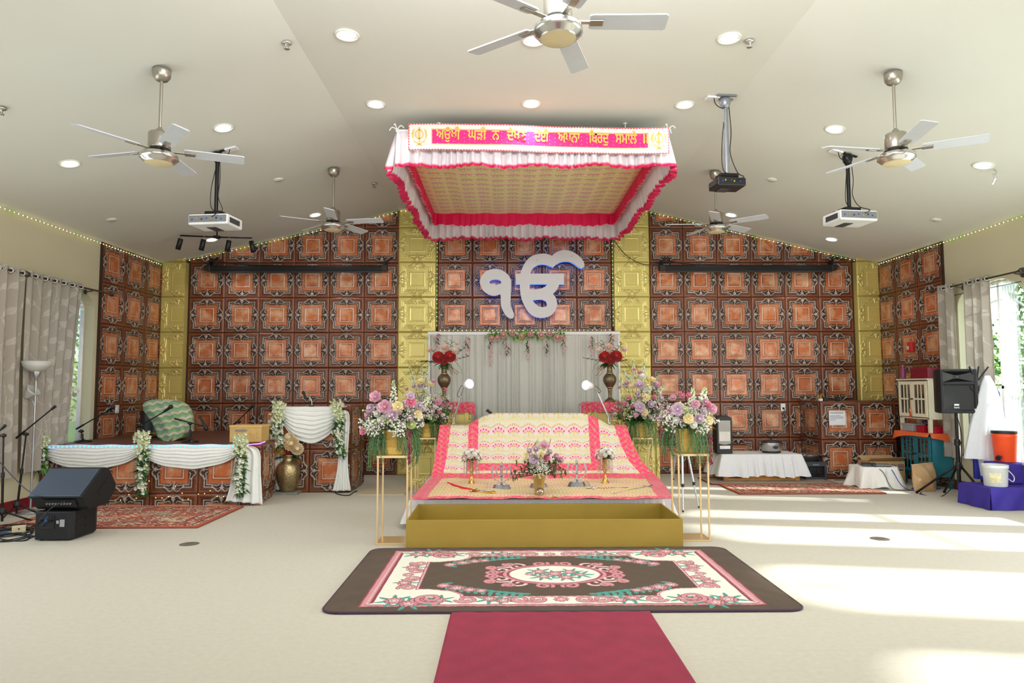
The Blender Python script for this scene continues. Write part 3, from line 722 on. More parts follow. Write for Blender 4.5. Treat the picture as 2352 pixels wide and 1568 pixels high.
def pedestal(x0, x1, y0, y1, top, lab, clab, ex0, ex1):
    t = thing('pedestal', lab, 'pedestal', ((x0 + x1) / 2, (y0 + y1) / 2, 0), 0, 'gold tiled pedestals either side of the platform')
    m = MB(); m.bb(x0, x1, y0, y1, 0, top); m.build('body', gplain, t, True)
    L = np.array(t.location)
    tiles('front_panel', np.array((x0, y0 - .004, 0)) - L, (1, 0, 0), (0, 0, 1), (0, -1, 0), split(x1 - x0, .52), split(top, .66, -.02), 'gold', parent=t)
    k = thing('pedestal_cloth', clab, 'cloth', ((x0 + x1) / 2, (y0 + y1) / 2, top), 0, 'pink cloths on the pedestals')
    NU, NV = 150, 60; ov = .15
    u = np.linspace(x0 - ex0, x1 + ex1, NU + 1); w = np.linspace(-ov, y1 - y0 + .0, NV + 1); U_, W_ = np.meshgrid(u, w)
    over = np.maximum.reduce([x0 - U_, U_ - x1, np.zeros_like(U_)])
    Y = y0 + np.maximum(W_, 0) - .034 * (W_ < .02) - .012 * np.sin(U_ * 9) * (W_ < -.03); Z = top + .012 + np.minimum(W_, 0) - over * .75 + .004 * np.sin(U_ * 30)
    npmesh('fabric', np.stack([U_, Y, Z], -1).reshape(-1, 3) - np.array(k.location), gfaces(NU, NV), cloth_attr, band_pattern(U_, W_, (226, 54, 104)).reshape(-1, 3), k)
PT = at(1400, 925, 10.35).z
pedestal(-1.5, at(1082, 935, 10.3).x, 10.3, 10.85, PT, 'left gold tiled pedestal under a pink cloth beside the altar', 'pink brocade cloth on the left gold pedestal', .03, .06)
pedestal(at(1347, 935, 10.3).x, 2.32, 10.3, 10.85, PT, 'right gold tiled pedestal under a pink cloth beside the altar', 'pink brocade cloth on the right gold pedestal', .08, .03)
# brass vases (flowers come later)
brass_d = M('engraved_brass', (120, 104, 80), .42, .75, noise=(55, .35), bump=(90, .5, .004)); brass_l = M('brass_band', (176, 148, 100), .3, .85)
def brass_vase(px, lab):
    q = at(px, 921, 10.45); t = thing('brass_vase', lab, 'vase', (q.x, 10.45, PT + .016), 0, 'tall engraved brass vases')
    k = .575 / .62
    m = MB(); m.lathe([(r * k * 1.0, z * k) for r, z in [(0, 0), (.09, 0), (.092, .012), (.07, .035), (.035, .06), (.026, .09), (.03, .14), (.032, .19), (.036, .215), (.06, .25), (.098, .31), (.112, .36), (.105, .41), (.075, .45), (.048, .475), (.043, .52), (.042, .57), (.05, .605), (.07, .62), (.06, .618), (.036, .59), (.034, .45)]], n=28); m.build('body', brass_d, t)
    for z, r in ((.085, .03), (.2, .037), (.47, .053), (.535, .0455), (.235, .052)):
        m = MB(); m.lathe([(r * k, (z - .008) * k), ((r + .004) * k, z * k), (r * k, (z + .008) * k)], n=28); m.build('brass_ring', brass_l, t)
    return t
BVL = brass_vase(1020, 'engraved brass vase with dark red flowers on the left pedestal'); BVR = brass_vase(1401, 'engraved brass vase with dark red flowers on the right pedestal')
# reading lamps clamped behind the cloth
chrome = M('chrome', (200, 202, 206), .18, .95, noise=(5, .02)); lampwhite = M('lamp_white', (238, 238, 240), .35); bulb_m = M('lamp_glow', (255, 252, 245), .5, emit=9)
blackp = M('black_plastic', (22, 22, 24), .45, noise=(30, .1)); blackm = M('black_metal', (26, 26, 28), .35, .4)
def reading_lamp(pb, pe, ph_, pl, lab):
    Y = 9.72; b0 = at(*pb, Y); b0.z = .967; e = at(*pe, Y - .05); h = at(*ph_, Y - .1); l = at(*pl, Y - .22)
    t = thing('reading_lamp', lab, 'lamp', b0, 0, 'reading lamps either side of the altar')
    m = MB(); m.cyl(b0, b0 + Vector((0, 0, .012)), .05, n=16); m.cyl(b0, b0 + Vector((0, 0, .10)), .012, n=10); m.build('base', chrome, t, True)
    m = MB(); m.cyl(b0 + Vector((0, 0, .09)), e, .009, n=8); m.cyl(b0 + Vector((.015, .0, .09)), e + Vector((.015, 0, 0)), .005, n=6); m.build('arm', chrome, t, True)
    m = MB(); m.cyl(e, h, .008, n=8); m.ell(e, .016); m.ell(h, .014); m.build('elbow_joint', chrome, t, True)
    m = MB(); m.tube(crv([h, h + Vector((-.04 if l.x > h.x else .04, 0, .0)), e + Vector((-.05 if l.x > h.x else .05, 0, .03)), e], 6), .004, 5); m.build('cable', blackp, t, True)
    d = (l - h).normalized(); Q = Matrix.Translation(h) @ d.to_track_quat('Z', 'Y').to_matrix().to_4x4(); Ln = (l - h).length
    m = MB(); m.lathe([(.0, .0), (.022, .0), (.03, .02), (.045, .05), (.07, Ln), (.066, Ln), (.04, .05)], n=24, M4=Q); hd = m.build('shade', lampwhite, t, True)
    m = MB(); m.lathe([(0, Ln - .012), (.064, Ln - .012)], n=20, M4=Q); m.build('bulb', bulb_m, t, True)
    lamp('reading_lamp_beam', 'SPOT', tuple(l + d * .02), 4, (1, .97, .92), tuple(d), .04, spot=1.9)
reading_lamp((1043, 972), (1058, 912), (1066, 886), (1079, 881), 'chrome and white reading lamp lit beside the left pedestal cloth')
reading_lamp((1397, 972), (1372, 903), (1362, 887), (1345, 884), 'chrome and white reading lamp lit beside the right pedestal cloth')
q = at(1136, 957, 9.6); m = MB(); m.cyl(at(1118, 941, 9.6), at(1137, 956, 9.6), .02, .016, n=10); m.cyl(at(1118, 941, 9.6), at(1120, 943, 9.6), .024, n=10); m.tube([at(1136, 955, 9.6), at(1140, 962, 9.62), (at(1142, 970, 9.65)), (at(1143, 976, 9.7).x, 9.7, .967)], .008)
tag(m.build('microphone', blackp), 'black microphone poking up behind the brocade cloth', 'microphone')
# ================================================================ flowers
def petal_cup(mb, c, r, ax, n, open_, col, tip, rz0=0.0, len_=1.0, nu=4, nv=4):
    """one whorl of cupped petals around axis ax"""
    Q = Matrix.Translation(V3(c)) @ V3(ax).normalized().to_track_quat('Z', 'Y').to_matrix().to_4x4()
    for k in range(n):
        a = rz0 + 2 * pi * k / n; w = 2 * pi / n * .78; vs = []; cs = []
        for j in range(nv + 1):
            q = j / nv; el = open_ * q; rr = r * (.25 + .75 * sin(q * pi * .5) * (.35 + .65 * sin(open_)));
            z = r * len_ * (q * cos(open_ * .9) * 1.0 + .18)
            for i in range(nu + 1):
                s = i / nu * 2 - 1; aa = a + s * w * (.55 + .45 * sin(q * pi)); edge = 1 - .12 * s * s * q
                vs.append(Q @ Vector((rr * edge * cos(aa), rr * edge * sin(aa), z * edge))); t_ = q ** 2
                cs.append(tuple(col[i_] * (1 - t_) + tip[i_] * t_ for i_ in range(3)))
        o = len(mb.v); mb.v += [tuple(p) for p in vs]; mb.c += cs; w_ = nu + 1
        for j in range(nv):
            for i in range(nu): mb.f.append((o + j * w_ + i, o + j * w_ + i + 1, o + (j + 1) * w_ + i + 1, o + (j + 1) * w_ + i)); mb.sm.append(True)
flower_m = M('petals', rough=.6, attr=True, noise=(60, .04), transl=.22, sheen=.2)
leaf_m = M('leaf', rough=.5, attr=True, noise=(40, .12), transl=.2)
def rose_mesh(mb, c, r, ax, col, tip):
    col, tip = lin(col), lin(tip)
    for k, (n, op, rr) in enumerate(((3, .25, .42), (4, .5, .62), (5, .85, .85), (5, 1.2, 1.05), (6, 1.5, 1.12))): petal_cup(mb, c, r * rr, ax, n, op, col, tip, k * .7)
    mb.ell(V3(c) + V3(ax).normalized() * r * .3, r * .28, 8, 6, col=col)
def mum_mesh(mb, c, r, ax, col, tip):
    col, tip = lin(col), lin(tip)
    for k, (n, op) in enumerate(((6, .2), (10, .55), (13, .9), (15, 1.2), (16, 1.5), (16, 1.75))): petal_cup(mb, c, r * (.75 + .05 * k), ax, n, op, col, tip, k * .4, nu=2, nv=3)
    mb.ell(V3(c) + V3(ax).normalized() * r * .32, (r * .34, r * .34, r * .34), 8, 6, col=tuple(.5 * a + .5 * b for a, b in zip(col, tip)))
def leafblade(mb, a, b, w, col, up=(0, 0, 1), droop=.15, n=5):
    a, b = V3(a), V3(b); d = b - a; s = d.cross(V3(up)); 
    if s.length < 1e-6: s = Vector((1, 0, 0))
    s.normalize(); nn = s.cross(d).normalized(); vs = []; c = lin(col); L = d.length
    for j in range(n + 1):
        q = j / n; p = a + d * q - Vector((0, 0, droop * L * q * q)); ww = w * sin(pi * (.08 + .92 * q)) ** .8 if q < 1 else .001
        vs += [p - s * ww, p + nn * ww * .25, p + s * ww]
    fs = []
    for j in range(n): o = 3 * j; fs += [(o, o + 1, o + 4, o + 3), (o + 1, o + 2, o + 5, o + 4)]
    mb.add(vs, fs, True, c)
def spray(mb, c, rad, n, size, rr, col, squash=1.0):
    for k in range(n):
        d = Vector((rr.gauss(0, 1), rr.gauss(0, 1), rr.gauss(0, 1) * squash)).normalized() * rad * rr.random() ** .5
        mb.ell(V3(c) + d, size * rr.uniform(.7, 1.3), 5, 4, col=lin(col))
def spike(mb, a, b, r0, col, col2, rr, n=60):
    a, b = V3(a), V3(b)
    for k in range(n):
        q = (k + rr.random()) / n; p = a + (b - a) * q; ra = r0 * (1 - .75 * q); t_ = rr.random() * 2 * pi
        x = (b - a).normalized().orthogonal(); y = (b - a).normalized().cross(x)
        p = p + (x * cos(t_) + y * sin(t_)) * ra * rr.uniform(.5, 1); mb.ell(p, r0 * .30 * (1 - .5 * q), 5, 4, col=lin(col if q < .75 else col2))
SRC = {}
def flower_data(kind, col, tip, r):
    k = (kind, col, tip, round(r, 3))
    if k not in SRC:
        m = MB(); (rose_mesh if kind == 'rose' else mum_mesh)(m, (0, 0, 0), r, (0, 0, 1), col, tip)
        o = m.build(kind, flower_m); SRC[k] = o.data; bpy.data.objects.remove(o)
    return SRC[k]
def put_flower(par, name, kind, p, r, ax, col, tip):
    o = bpy.data.objects.new(name, flower_data(kind, col, tip, r)); C.objects.link(o); o.parent = par; o.location = p
    o.rotation_mode = 'QUATERNION'; o.rotation_quaternion = V3(ax).to_track_quat('Z', 'Y'); return o
PINK, PINKT = (222, 160, 182), (242, 206, 220); LIL, LILT = (214, 184, 204), (238, 220, 232); CRM, CRMT = (244, 226, 170), (250, 240, 205); ROS, ROST = (232, 120, 158), (246, 170, 196)
WHT, WHTT = (244, 240, 228), (250, 248, 244)
pot_m = M('gold_pot', (196, 160, 78), .4, .5, noise=(60, .1), bump=(120, .3, .002))
stand_m = M('rose_gold_metal', (226, 196, 146), .32, .6, noise=(4, .03)); stand_top = M('stand_wood_top', (196, 150, 98), .45)
def flower_stand(x0, x1, y0, y1, top, lab):
    t = thing('flower_stand', lab, 'stand', ((x0 + x1) / 2, (y0 + y1) / 2, 0), 0, 'slim gold frame flower stands')
    m = MB(); m.bb(x0, x1, y0, y1, 0, .018); m.build('base_plate', stand_m, t, True, bev=.002)
    m = MB(); m.bb(x0, x1, y0, y1, top - .022, top); m.build('top_plate', stand_m, t, True, bev=.002)
    for x in (x0 + .012, x1 - .012):
        for y in (y0 + .012, y1 - .012): m = MB(); m.bb(x - .0075, x + .0075, y - .0075, y + .0075, .018, top - .022); m.build('post', stand_m, t, True)
def arrangement(loc, lab, flowers, spikes, seed, pot=(.19, .25), breath=(), fern=8, leaves=16, spread=.36, tassels=(), fill_z=.22):
    """flowers: (x, z, y, r, kind, colours) relative to the pot rim centre"""
    rr = random.Random(seed); t = thing('flower_arrangement', lab, 'flowers', loc, 0, 'pink and cream flower arrangements in gold pots')
    w, h = pot; m = MB()
    n = 4; prof = [(.80, 0), (.82, .02), (.78, .04), (.74, .3), (.78, .6), (.92, .9), (1.0, 1.0), (.9, 1.0), (.7, .8)]
    vs = [(r * w * .707 * cos(pi / 4 + pi / 2 * k), r * w * .707 * sin(pi / 4 + pi / 2 * k), z * h) for r, z in prof for k in range(4)]
    vs = [(x * 1.0, y, z) for x, y, z in vs]
    m.add(vs, [(i * 4 + k, i * 4 + (k + 1) % 4, i * 4 + 4 + (k + 1) % 4, i * 4 + 4 + k) for i in range(len(prof) - 1) for k in range(4)] + [(0, 3, 2, 1)], False)
    m.build('pot', pot_m, t)
    for x, z, y, r, k, (c1, c2) in flowers:
        ax = Vector((x * 1.2, y - .5, z * .8 + .02)); put_flower(t, 'rose' if k == 'rose' else 'chrysanthemum', k, (x, y, h + z), r, ax, c1, c2)
    for k in range(24):
        e = rr.uniform(.0, 1.35); a = rr.uniform(-pi * 1.05, .05 * pi); R0 = spread * rr.uniform(.45, .82); r = rr.uniform(.028, .042)
        p = Vector((R0 * cos(a) * cos(e), R0 * .7 * sin(a) * cos(e), h + .05 + R0 * sin(e) * (.55 + fill_z))); cc = rr.choice([(WHT, WHTT), (LIL, LILT), (PINK, PINKT), ((220, 230, 178), (240, 244, 214)), (WHT, WHTT), (CRM, CRMT)])
        put_flower(t, 'small_bloom', 'mum' if k % 3 else 'rose', p, round(r, 3) if False else (.03 if k % 2 else .038), p - Vector((0, .15, h)), *cc)
    for (a, b, r, c1, c2) in spikes:
        m = MB(); spike(m, (a[0], a[1], h + a[2]), (b[0], b[1], h + b[2]), r, c1, c2, rr, 90)
        m.tube([(0, 0, h), (a[0], a[1], h + a[2]), (b[0], b[1], h + b[2])], .004, 5, col=lin((110, 150, 70))); m.build('flower_spike', flower_m, t)
    m = MB()
    for (x, z, y, r, nn) in breath: spray(m, (x, y, h + z), r, nn, .0085, rr, (240, 240, 226))
    if breath: tag(m.build('filler_blossom', flower_m, t), kind='stuff')
    for k in range(13):
        a = rr.uniform(-pi, 0) if k % 3 else rr.random() * 2 * pi; e = rr.uniform(.05, 1.2); R0 = spread * rr.uniform(.55, .95); d = Vector((cos(a) * cos(e), sin(a) * .6 * cos(e), sin(e) * (.5 + fill_z))); o0 = Vector((0, 0, h + .03))
        m = MB(); spike(m, o0 + d * R0 * .62, o0 + d * R0 * 1.02, .026, (232, 238, 206) if k % 2 else (222, 230, 170), (206, 222, 150), rr, 46); m.build('small_spike', flower_m, t)
    m = MB()
    for k in range(150):
        a = rr.random() * 2 * pi; q = rr.random(); e = rr.uniform(.15, 1.3); R0 = spread * rr.uniform(.35, .95)
        p0 = Vector((0.05 * cos(a), .05 * sin(a), h + .02)); p1 = p0 + Vector((R0 * cos(a) * cos(e), R0 * .75 * sin(a) * cos(e), R0 * sin(e) * (.6 + fill_z)))
        m.tube([p0, (p0 + p1) / 2 + Vector((0, 0, .03)), p1], .0025, 4, col=lin((92, 120, 60)))
        spray(m, p1, .042, 9, .0088, rr, rr.choice([(216, 190, 202), (180, 146, 156), (226, 232, 190), (186, 204, 140), (236, 214, 224), (240, 238, 226)]))
        for j in range(3): 
            d = Vector((rr.gauss(0, 1), rr.gauss(0, 1), rr.gauss(0, 1))).normalized() * .07; leafblade(m, p1 * .8 + p0 * .2, p1 * .8 + p0 * .2 + d, .014, rr.choice([(66, 112, 52), (92, 140, 66), (60, 96, 58)]))
    tag(m.build('filler_sprig', leaf_m, t), kind='stuff')
    m = MB()
    for k in range(leaves):
        a = 2 * pi * k / leaves + rr.random(); p = Vector((.10 * cos(a), .09 * sin(a), h + rr.uniform(.0, .10))); L = rr.uniform(.13, .22)
        leafblade(m, p, p + Vector((L * cos(a), L * sin(a) * .8, rr.uniform(-.03, .08))), rr.uniform(.03, .045), rr.choice([(52, 112, 48), (72, 134, 56), (44, 96, 46)]), droop=.35)
    m.build('broad_leaf', leaf_m, t)
    for k in range(fern):
        a = 2 * pi * k / fern + rr.uniform(-.3, .3); m = MB(); L = rr.uniform(.24, .38)
        for j in range(8):
            b = a + rr.uniform(-.3, .3); l2 = L * rr.uniform(.6, 1.1); r1 = rr.uniform(.14, .26)
            pts = crv([(.08 * cos(b), .08 * sin(b), h), (r1 * .75 * cos(b), r1 * .6 * sin(b), h + .03), (r1 * 1.05 * cos(b), r1 * .8 * sin(b), h - l2 * .45), (r1 * 1.0 * cos(b) + rr.uniform(-.04, .04), r1 * .8 * sin(b), h - l2)], 4)
            m.tube(pts, .0028, 4, col=lin(rr.choice([(92, 140, 84), (116, 160, 100), (80, 124, 80)])))
            for p in pts[4:]:
                for s in (-1, 1): m.tube([p, p + Vector((s * .018, rr.uniform(-.01, .01), -.028))], .0016, 3, col=lin((108, 152, 96)))
        m.build('trailing_fern', leaf_m, t)
    for (x, y, z0, z1) in tassels:
        m = MB()
        for j in range(70):
            q = rr.random(); m.ell((x + rr.gauss(0, .014) * (1 - q * .7), y + rr.gauss(0, .012) * (1 - q * .7), h + z0 + (z1 - z0) * q), (.008, .008, .014), 5, 4, col=lin(rr.choice([(128, 38, 66), (160, 62, 88)])))
        m.build('amaranth_tassel', flower_m, t)
    return t
# ================================================================ flower stands and big arrangements
flower_stand(-1.235, -.93, 6.52, 6.82, .835, 'gold frame stand in front of the left end of the altar platform')
flower_stand(1.66, 1.97, 6.60, 6.90, .835, 'gold frame stand in front of the right end of the altar platform')
flower_stand(-1.30, -1.0, 9.72, 10.02, .77, 'gold frame stand behind the altar platform at left')
flower_stand(1.78, 2.08, 9.6, 9.9, .77, 'gold frame stand behind the altar platform at right')
def rel(c0, lst, k, yf=-.10):
    out = []
    for px, py, r, kind, cc in lst:
        x, z = (px - c0[0]) * k, (c0[1] - py) * k; out.append((x, z, yf - .12 * max(0, 1 - abs(x) / .3) + .10 * max(0, z - .2), r * k * .95, kind, cc))
    return out
A_, L_, C_, S_, W_ = (PINK, PINKT), (LIL, LILT), (CRM, CRMT), (ROS, ROST), (WHT, WHTT)
k1, k2 = .00425, .0061
fl1 = rel((926, 985), [(888, 911, 14, 'rose', A_), (911, 933, 16, 'rose', A_), (939, 933, 13, 'rose', C_), (928, 950, 15, 'mum', L_), (965, 909, 10, 'rose', L_), (966, 922, 12, 'rose', S_), (876, 935, 11, 'mum', L_), (868, 951, 8, 'mum', A_),
     (968, 972, 12, 'mum', ((206, 226, 150), (236, 240, 190))), (981, 950, 10, 'rose', C_), (961, 958, 8, 'mum', L_), (858, 988, 8, 'rose', S_), (900, 962, 9, 'mum', W_), (950, 968, 8, 'mum', W_), (985, 930, 9, 'mum', L_), (892, 948, 9, 'mum', W_)], k1)
SPK = (238, 240, 218); SPG = (206, 224, 160)
def sp(c0, k, *lst): return [(((a - c0[0]) * k, -.03, (c0[1] - b) * k), ((c - c0[0]) * k, .03, (c0[1] - d) * k), r, SPK, SPG) for a, b, c, d, r in lst]
arrangement((-1.085, 6.67, .835), 'large pink and cream flower arrangement in a gold pot, front left of the altar', fl1,
    sp((926, 985), k1, (924, 930, 919, 872, .035), (884, 960, 868, 975, .04), (893, 965, 908, 930, .04), (985, 940, 1006, 905, .03), (950, 950, 958, 918, .035)), 11, pot=(.215, .24),
    breath=[(-.17, .04, -.14, .10, 150), (.06, .03, -.18, .10, 150), (.0, .10, -.14, .10, 100), (-.26, .02, -.05, .08, 90), (.2, .12, -.1, .1, 90)], tassels=[(.16, -.15, .0, -.32)], fern=9, spread=.34)
fl2 = rel((990, 985), [(980, 888, 9, 'rose', C_), (1003, 894, 8, 'rose', C_), (1008, 887, 6, 'rose', A_), (978, 897, 9, 'mum', L_), (1019, 935, 9, 'rose', A_), (1026, 941, 5, 'rose', S_), (1036, 906, 4, 'rose', S_), (962, 898, 6, 'mum', L_), (1000, 920, 7, 'mum', L_),
     (985, 950, 8, 'rose', L_), (1005, 955, 7, 'mum', W_), (970, 940, 8, 'rose', L_), (945, 905, 5, 'mum', A_), (1022, 958, 5, 'rose', S_), (955, 920, 6, 'mum', W_), (992, 905, 6, 'mum', W_)], k2)
arrangement((-1.15, 9.87, .77), 'pink and cream flower arrangement with tall white spikes behind the front left arrangement', fl2,
    sp((990, 985), k2, (968, 915, 946, 846, .04), (980, 905, 976, 846, .04), (985, 905, 992, 842, .04), (1000, 930, 1026, 912, .03), (986, 930, 982, 895, .04)), 12, pot=(.2, .2), breath=[(.1, .2, -.1, .12, 90), (-.1, .3, 0, .12, 90)], fern=7, spread=.46, fill_z=.4)
c3 = (1478, 985)
fl3 = rel(c3, [(1471, 898, 12, 'rose', L_), (1456, 901, 8, 'rose', C_), (1512, 896, 9, 'rose', A_), (1470, 948, 13, 'rose', L_), (1480, 959, 9, 'rose', C_), (1522, 928, 9, 'mum', L_), (1486, 926, 9, 'rose', C_), (1479, 878, 8, 'rose', W_), (1503, 885, 8, 'rose', C_),
     (1447, 926, 6, 'rose', S_), (1441, 940, 6, 'rose', S_), (1455, 944, 6, 'rose', S_), (1466, 917, 8, 'mum', L_), (1497, 942, 9, 'mum', L_), (1507, 925, 6, 'rose', S_), (1460, 965, 6, 'mum', A_), (1444, 893, 7, 'mum', A_), (1472, 868, 5, 'rose', S_), (1461, 861, 4, 'rose', S_), (1428, 902, 5, 'mum', A_), (1495, 905, 7, 'mum', W_)], k2)
arrangement((1.93, 9.75, .77), 'lilac and cream flower arrangement behind the front right arrangement', fl3,
    sp(c3, k2, (1455, 890, 1436, 858, .04), (1466, 880, 1462, 838, .04), (1482, 880, 1490, 845, .05), (1506, 905, 1522, 876, .04), (1486, 915, 1488, 890, .06), (1448, 905, 1430, 885, .04), (1518, 915, 1536, 897, .04)), 13, pot=(.2, .2), breath=[(.12, .1, -.12, .1, 110), (.25, .15, -.1, .08, 60), (-.1, .25, -.05, .1, 60)], tassels=[(.24, -.15, -.05, -.22)], fern=8, spread=.46, fill_z=.4)
c4 = (1572, 985)
fl4 = rel(c4, [(1543, 942, 15, 'rose', L_), (1564, 962, 12, 'rose', C_), (1589, 962, 13, 'mum', L_), (1613, 967, 10, 'rose', C_), (1581, 930, 10, 'rose', A_), (1621, 941, 12, 'rose', A_), (1554, 911, 7, 'mum', S_), (1567, 910, 7, 'mum', S_), (1549, 905, 5, 'mum', S_), (1606, 925, 9, 'mum', A_), (1575, 975, 10, 'mum', W_),
     (1558, 940, 8, 'mum', ((214, 228, 160), (236, 240, 200))), (1600, 945, 8, 'mum', L_), (1535, 915, 8, 'mum', A_), (1540, 965, 9, 'mum', W_), (1612, 930, 8, 'rose', S_)], .00434)
arrangement((1.79, 6.75, .835), 'large lilac and cream flower arrangement in a gold pot, front right of the altar', fl4,
    sp(c4, .00434, (1584, 930, 1591, 893, .035), (1608, 925, 1620, 893, .04), (1556, 945, 1559, 925, .04)), 14, pot=(.215, .24), breath=[(-.17, .06, -.12, .1, 110), (.11, .03, -.16, .09, 130), (.0, .16, -.1, .1, 90), (.13, .1, -.1, .08, 70)], tassels=[(.2, -.12, -.05, -.34)], fern=8, spread=.265)
# flowers in the brass vases
def bouquet(t, sgn, seed):
    rr = random.Random(seed); h = .575; k = .0067
    for x, z, r, kind, (c1, c2) in [(-.08, .10, .105, 'mum', ((176, 18, 26), (222, 46, 42))), (.09, .11, .105, 'mum', ((176, 18, 26), (222, 46, 42))), (.0, .06, .085, 'mum', ((160, 14, 24), (210, 44, 42))), (-.02 * sgn, .25, .06, 'rose', ((232, 196, 176), (246, 220, 206))),
                                 (.21 * sgn, .22, .045, 'rose', ((232, 196, 182), (246, 224, 210))), (-.16 * sgn, .2, .05, 'rose', ((236, 206, 190), (248, 228, 216))), (-.2 * sgn, .32, .03, 'rose', ((236, 206, 190), (248, 228, 216)))]:
        put_flower(t, 'rose' if kind == 'rose' else 'red_chrysanthemum', kind, (x, -.06, h + z), r, (x * 1.5, -1, .5), c1, c2)
    m = MB()
    for j in range(8):
        a = rr.uniform(.1, pi - .1); L = rr.uniform(.26, .44); p1 = Vector((L * cos(a), rr.uniform(-.1, .05), h + L * sin(a) * .9)); p0 = Vector((0, 0, h))
        m.tube([p0, (p0 + p1) / 2 + Vector((0, 0, .03)), p1], .003, 4, col=lin((70, 84, 44)))
        for i in range(9):
            q = .35 + .65 * i / 8; p = p0.lerp(p1, q); s = 1 if i % 2 else -1
            leafblade(m, p, p + Vector((s * .05, -.02, .035)), .017, rr.choice([(52, 100, 48), (84, 130, 60), (60, 96, 72), (150, 150, 60)]))
    for j in range(12):
        a = rr.uniform(pi, 2 * pi); L = rr.uniform(.10, .2); leafblade(m, (0, -.03, h + .04), (L * cos(a), -.08, h + .03 + L * .5 * sin(a)), .03, rr.choice([(50, 92, 44), (70, 110, 60)]), droop=.3)
    m.build('foliage', leaf_m, t)
    m = MB()
    for s in (-1, 1, .5): m.tube(crv([(0, 0, h), (s * .12, -.05, h + .08), (s * .24, -.06, h - .03), (s * .28, -.06, h - .16)], 6), [.006 - .005 * i / 18 for i in range(19)], 4, col=lin((70, 104, 56)))
    for s in range(6): 
        e = Vector((-sgn * rr.uniform(.1, .24), -.05, h - rr.uniform(.02, .18))); m.tube([(0, -.02, h), Vector((0, -.04, h)).lerp(e, .5) + Vector((0, 0, .03)), e], .004, 4, col=lin((176, 128, 76)))
    m.build('dried_twig', leaf_m, t)
bouquet(BVL, -1, 3); bouquet(BVR, 1, 5)
# backdrop blossoms
yb = 11.28
g0, g1 = at(1118, 771, yb), at(1296, 769, yb)
t = thing('flower_garland', 'pink blossom and green leaf garland along the middle of the backdrop top', 'garland', ((g0.x + g1.x) / 2, yb, g0.z)); rr = random.Random(8)
m = MB()
for k in range(150):
    x = g0.x + (g1.x - g0.x) * rr.random(); p = Vector((x, yb - .02 - .05 * rr.random(), g0.z + rr.gauss(0, .035))) - t.location; d = Vector((rr.gauss(0, 1), -.5, rr.gauss(0, .8))).normalized() * .07
    leafblade(m, p, p + d, .022, rr.choice([(128, 180, 56), (100, 156, 54), (156, 196, 80)]))
m.build('leaf_vine', leaf_m, t)
for px, py, r in [(1130, 777, 7), (1157, 769, 8), (1177, 764, 7), (1198, 772, 7), (1218, 767, 7), (1243, 770, 8), (1262, 766, 7), (1280, 775, 8), (1143, 776, 6), (1290, 774, 6)]:
    q = at(px, py, yb - .09) - t.location; put_flower(t, 'blossom', 'mum', q, r * .0075, (0, -1, .2), (236, 170, 166), (248, 222, 212))
first = None
for i, (px, y0, y1, w, wh) in enumerate([(1005, 768, 815, 9, 'far left end'), (1073, 776, 815, 5, 'left quarter'), (1127, 775, 840, 6, 'left end of the garland'), (1165, 790, 815, 5, 'under the left half of the garland'), (1212, 785, 825, 5, 'below the garland middle'), (1255, 786, 815, 5, 'under the right half of the garland'), (1295, 772, 812, 6, 'right end of the garland'), (1358, 775, 815, 6, 'right quarter'), (1404, 768, 800, 9, 'far right end')]):
    q = at(px, y0, yb - .03); L = (y1 - y0) * .0073; t = thing('hanging_blossom', 'pale pink hanging blossom spray on the backdrop, ' + wh, 'flowers', q, 0, 'pink blossom sprays on the backdrop')
    m = MB()
    for k in range(110):
        z = rr.random(); a = rr.random() * 2 * pi; ra = w * .0073 * (1 - .6 * z) * rr.random(); m.ell((ra * cos(a), -.03 + ra * .5 * sin(a), -z * L), .012, 5, 4, col=lin(rr.choice([(238, 206, 204), (232, 184, 190), (244, 222, 214)])))
    m.build('blossom_cluster', flower_m, t)
    m = MB()
    for k in range(9): leafblade(m, (0, -.03, .02 - .02 * k), (rr.uniform(-.08, .08), -.05, -.02 * k - .03), .018, rr.choice([(60, 98, 70), (110, 140, 60)] if i % 2 else [(60, 98, 70), (70, 110, 84)]))
    m.build('leaf_sprig', leaf_m, t)
# ================================================================ things on the altar cloth
AZ = .312
silver_m = M('polished_silver', (196, 199, 205), .2, .9, noise=(5, .02))
def trophy(px, py, lab, sc=1.0):
    q = fl(px, py, AZ); t = thing('emblem_trophy', lab, 'trophy', (q.x, q.y + .05, AZ), 0, 'silver emblem trophies on the brocade cloth')
    m = MB(); P = [(.115, 0), (.115, .008), (.085, .075), (0, .075)]
    m.lathe([(0, 0)] + P, n=8); m.v = [(x, y * .62, z) for x, y, z in m.v]; m.sm = [False] * len(m.f); m.build('base', silver_m, t)
    Ms = Matrix.Translation((0, .008, .19)) @ Matrix.Rotation(pi / 2, 4, 'X') @ Matrix.Diagonal((.31, .265, 1, 1))
    for nm, (o_, h_) in zip(('sword', 'ring', 'curved_blade', 'curved_blade'), KH): m = MB(); plate(m, o_, h_, .028, Ms); m.build(nm, silver_m, t, bev=.004)
    for s in (-1, 1): m = MB(); m.ell((s * .042, 0, .085), .010); m.build('pommel', chrome, t)
    m = MB(); m.ell((0, 0, .083), .014); m.ell((0, 0, .31), (.014, .014, .014)); m.build('finial', chrome, t)
    return t
trophy(1152, 1129, 'silver emblem trophy left of the gold flower vase'); trophy(1326, 1122, 'silver emblem trophy right of the gold flower vase'); trophy(1238, 1126, 'silver emblem trophy hidden behind the gold flower vase')
crystal = glassmat('crystal_bead', (250, 246, 246), .55); vgold = M('polished_gold', (214, 160, 84), .22, .9, noise=(10, .04))
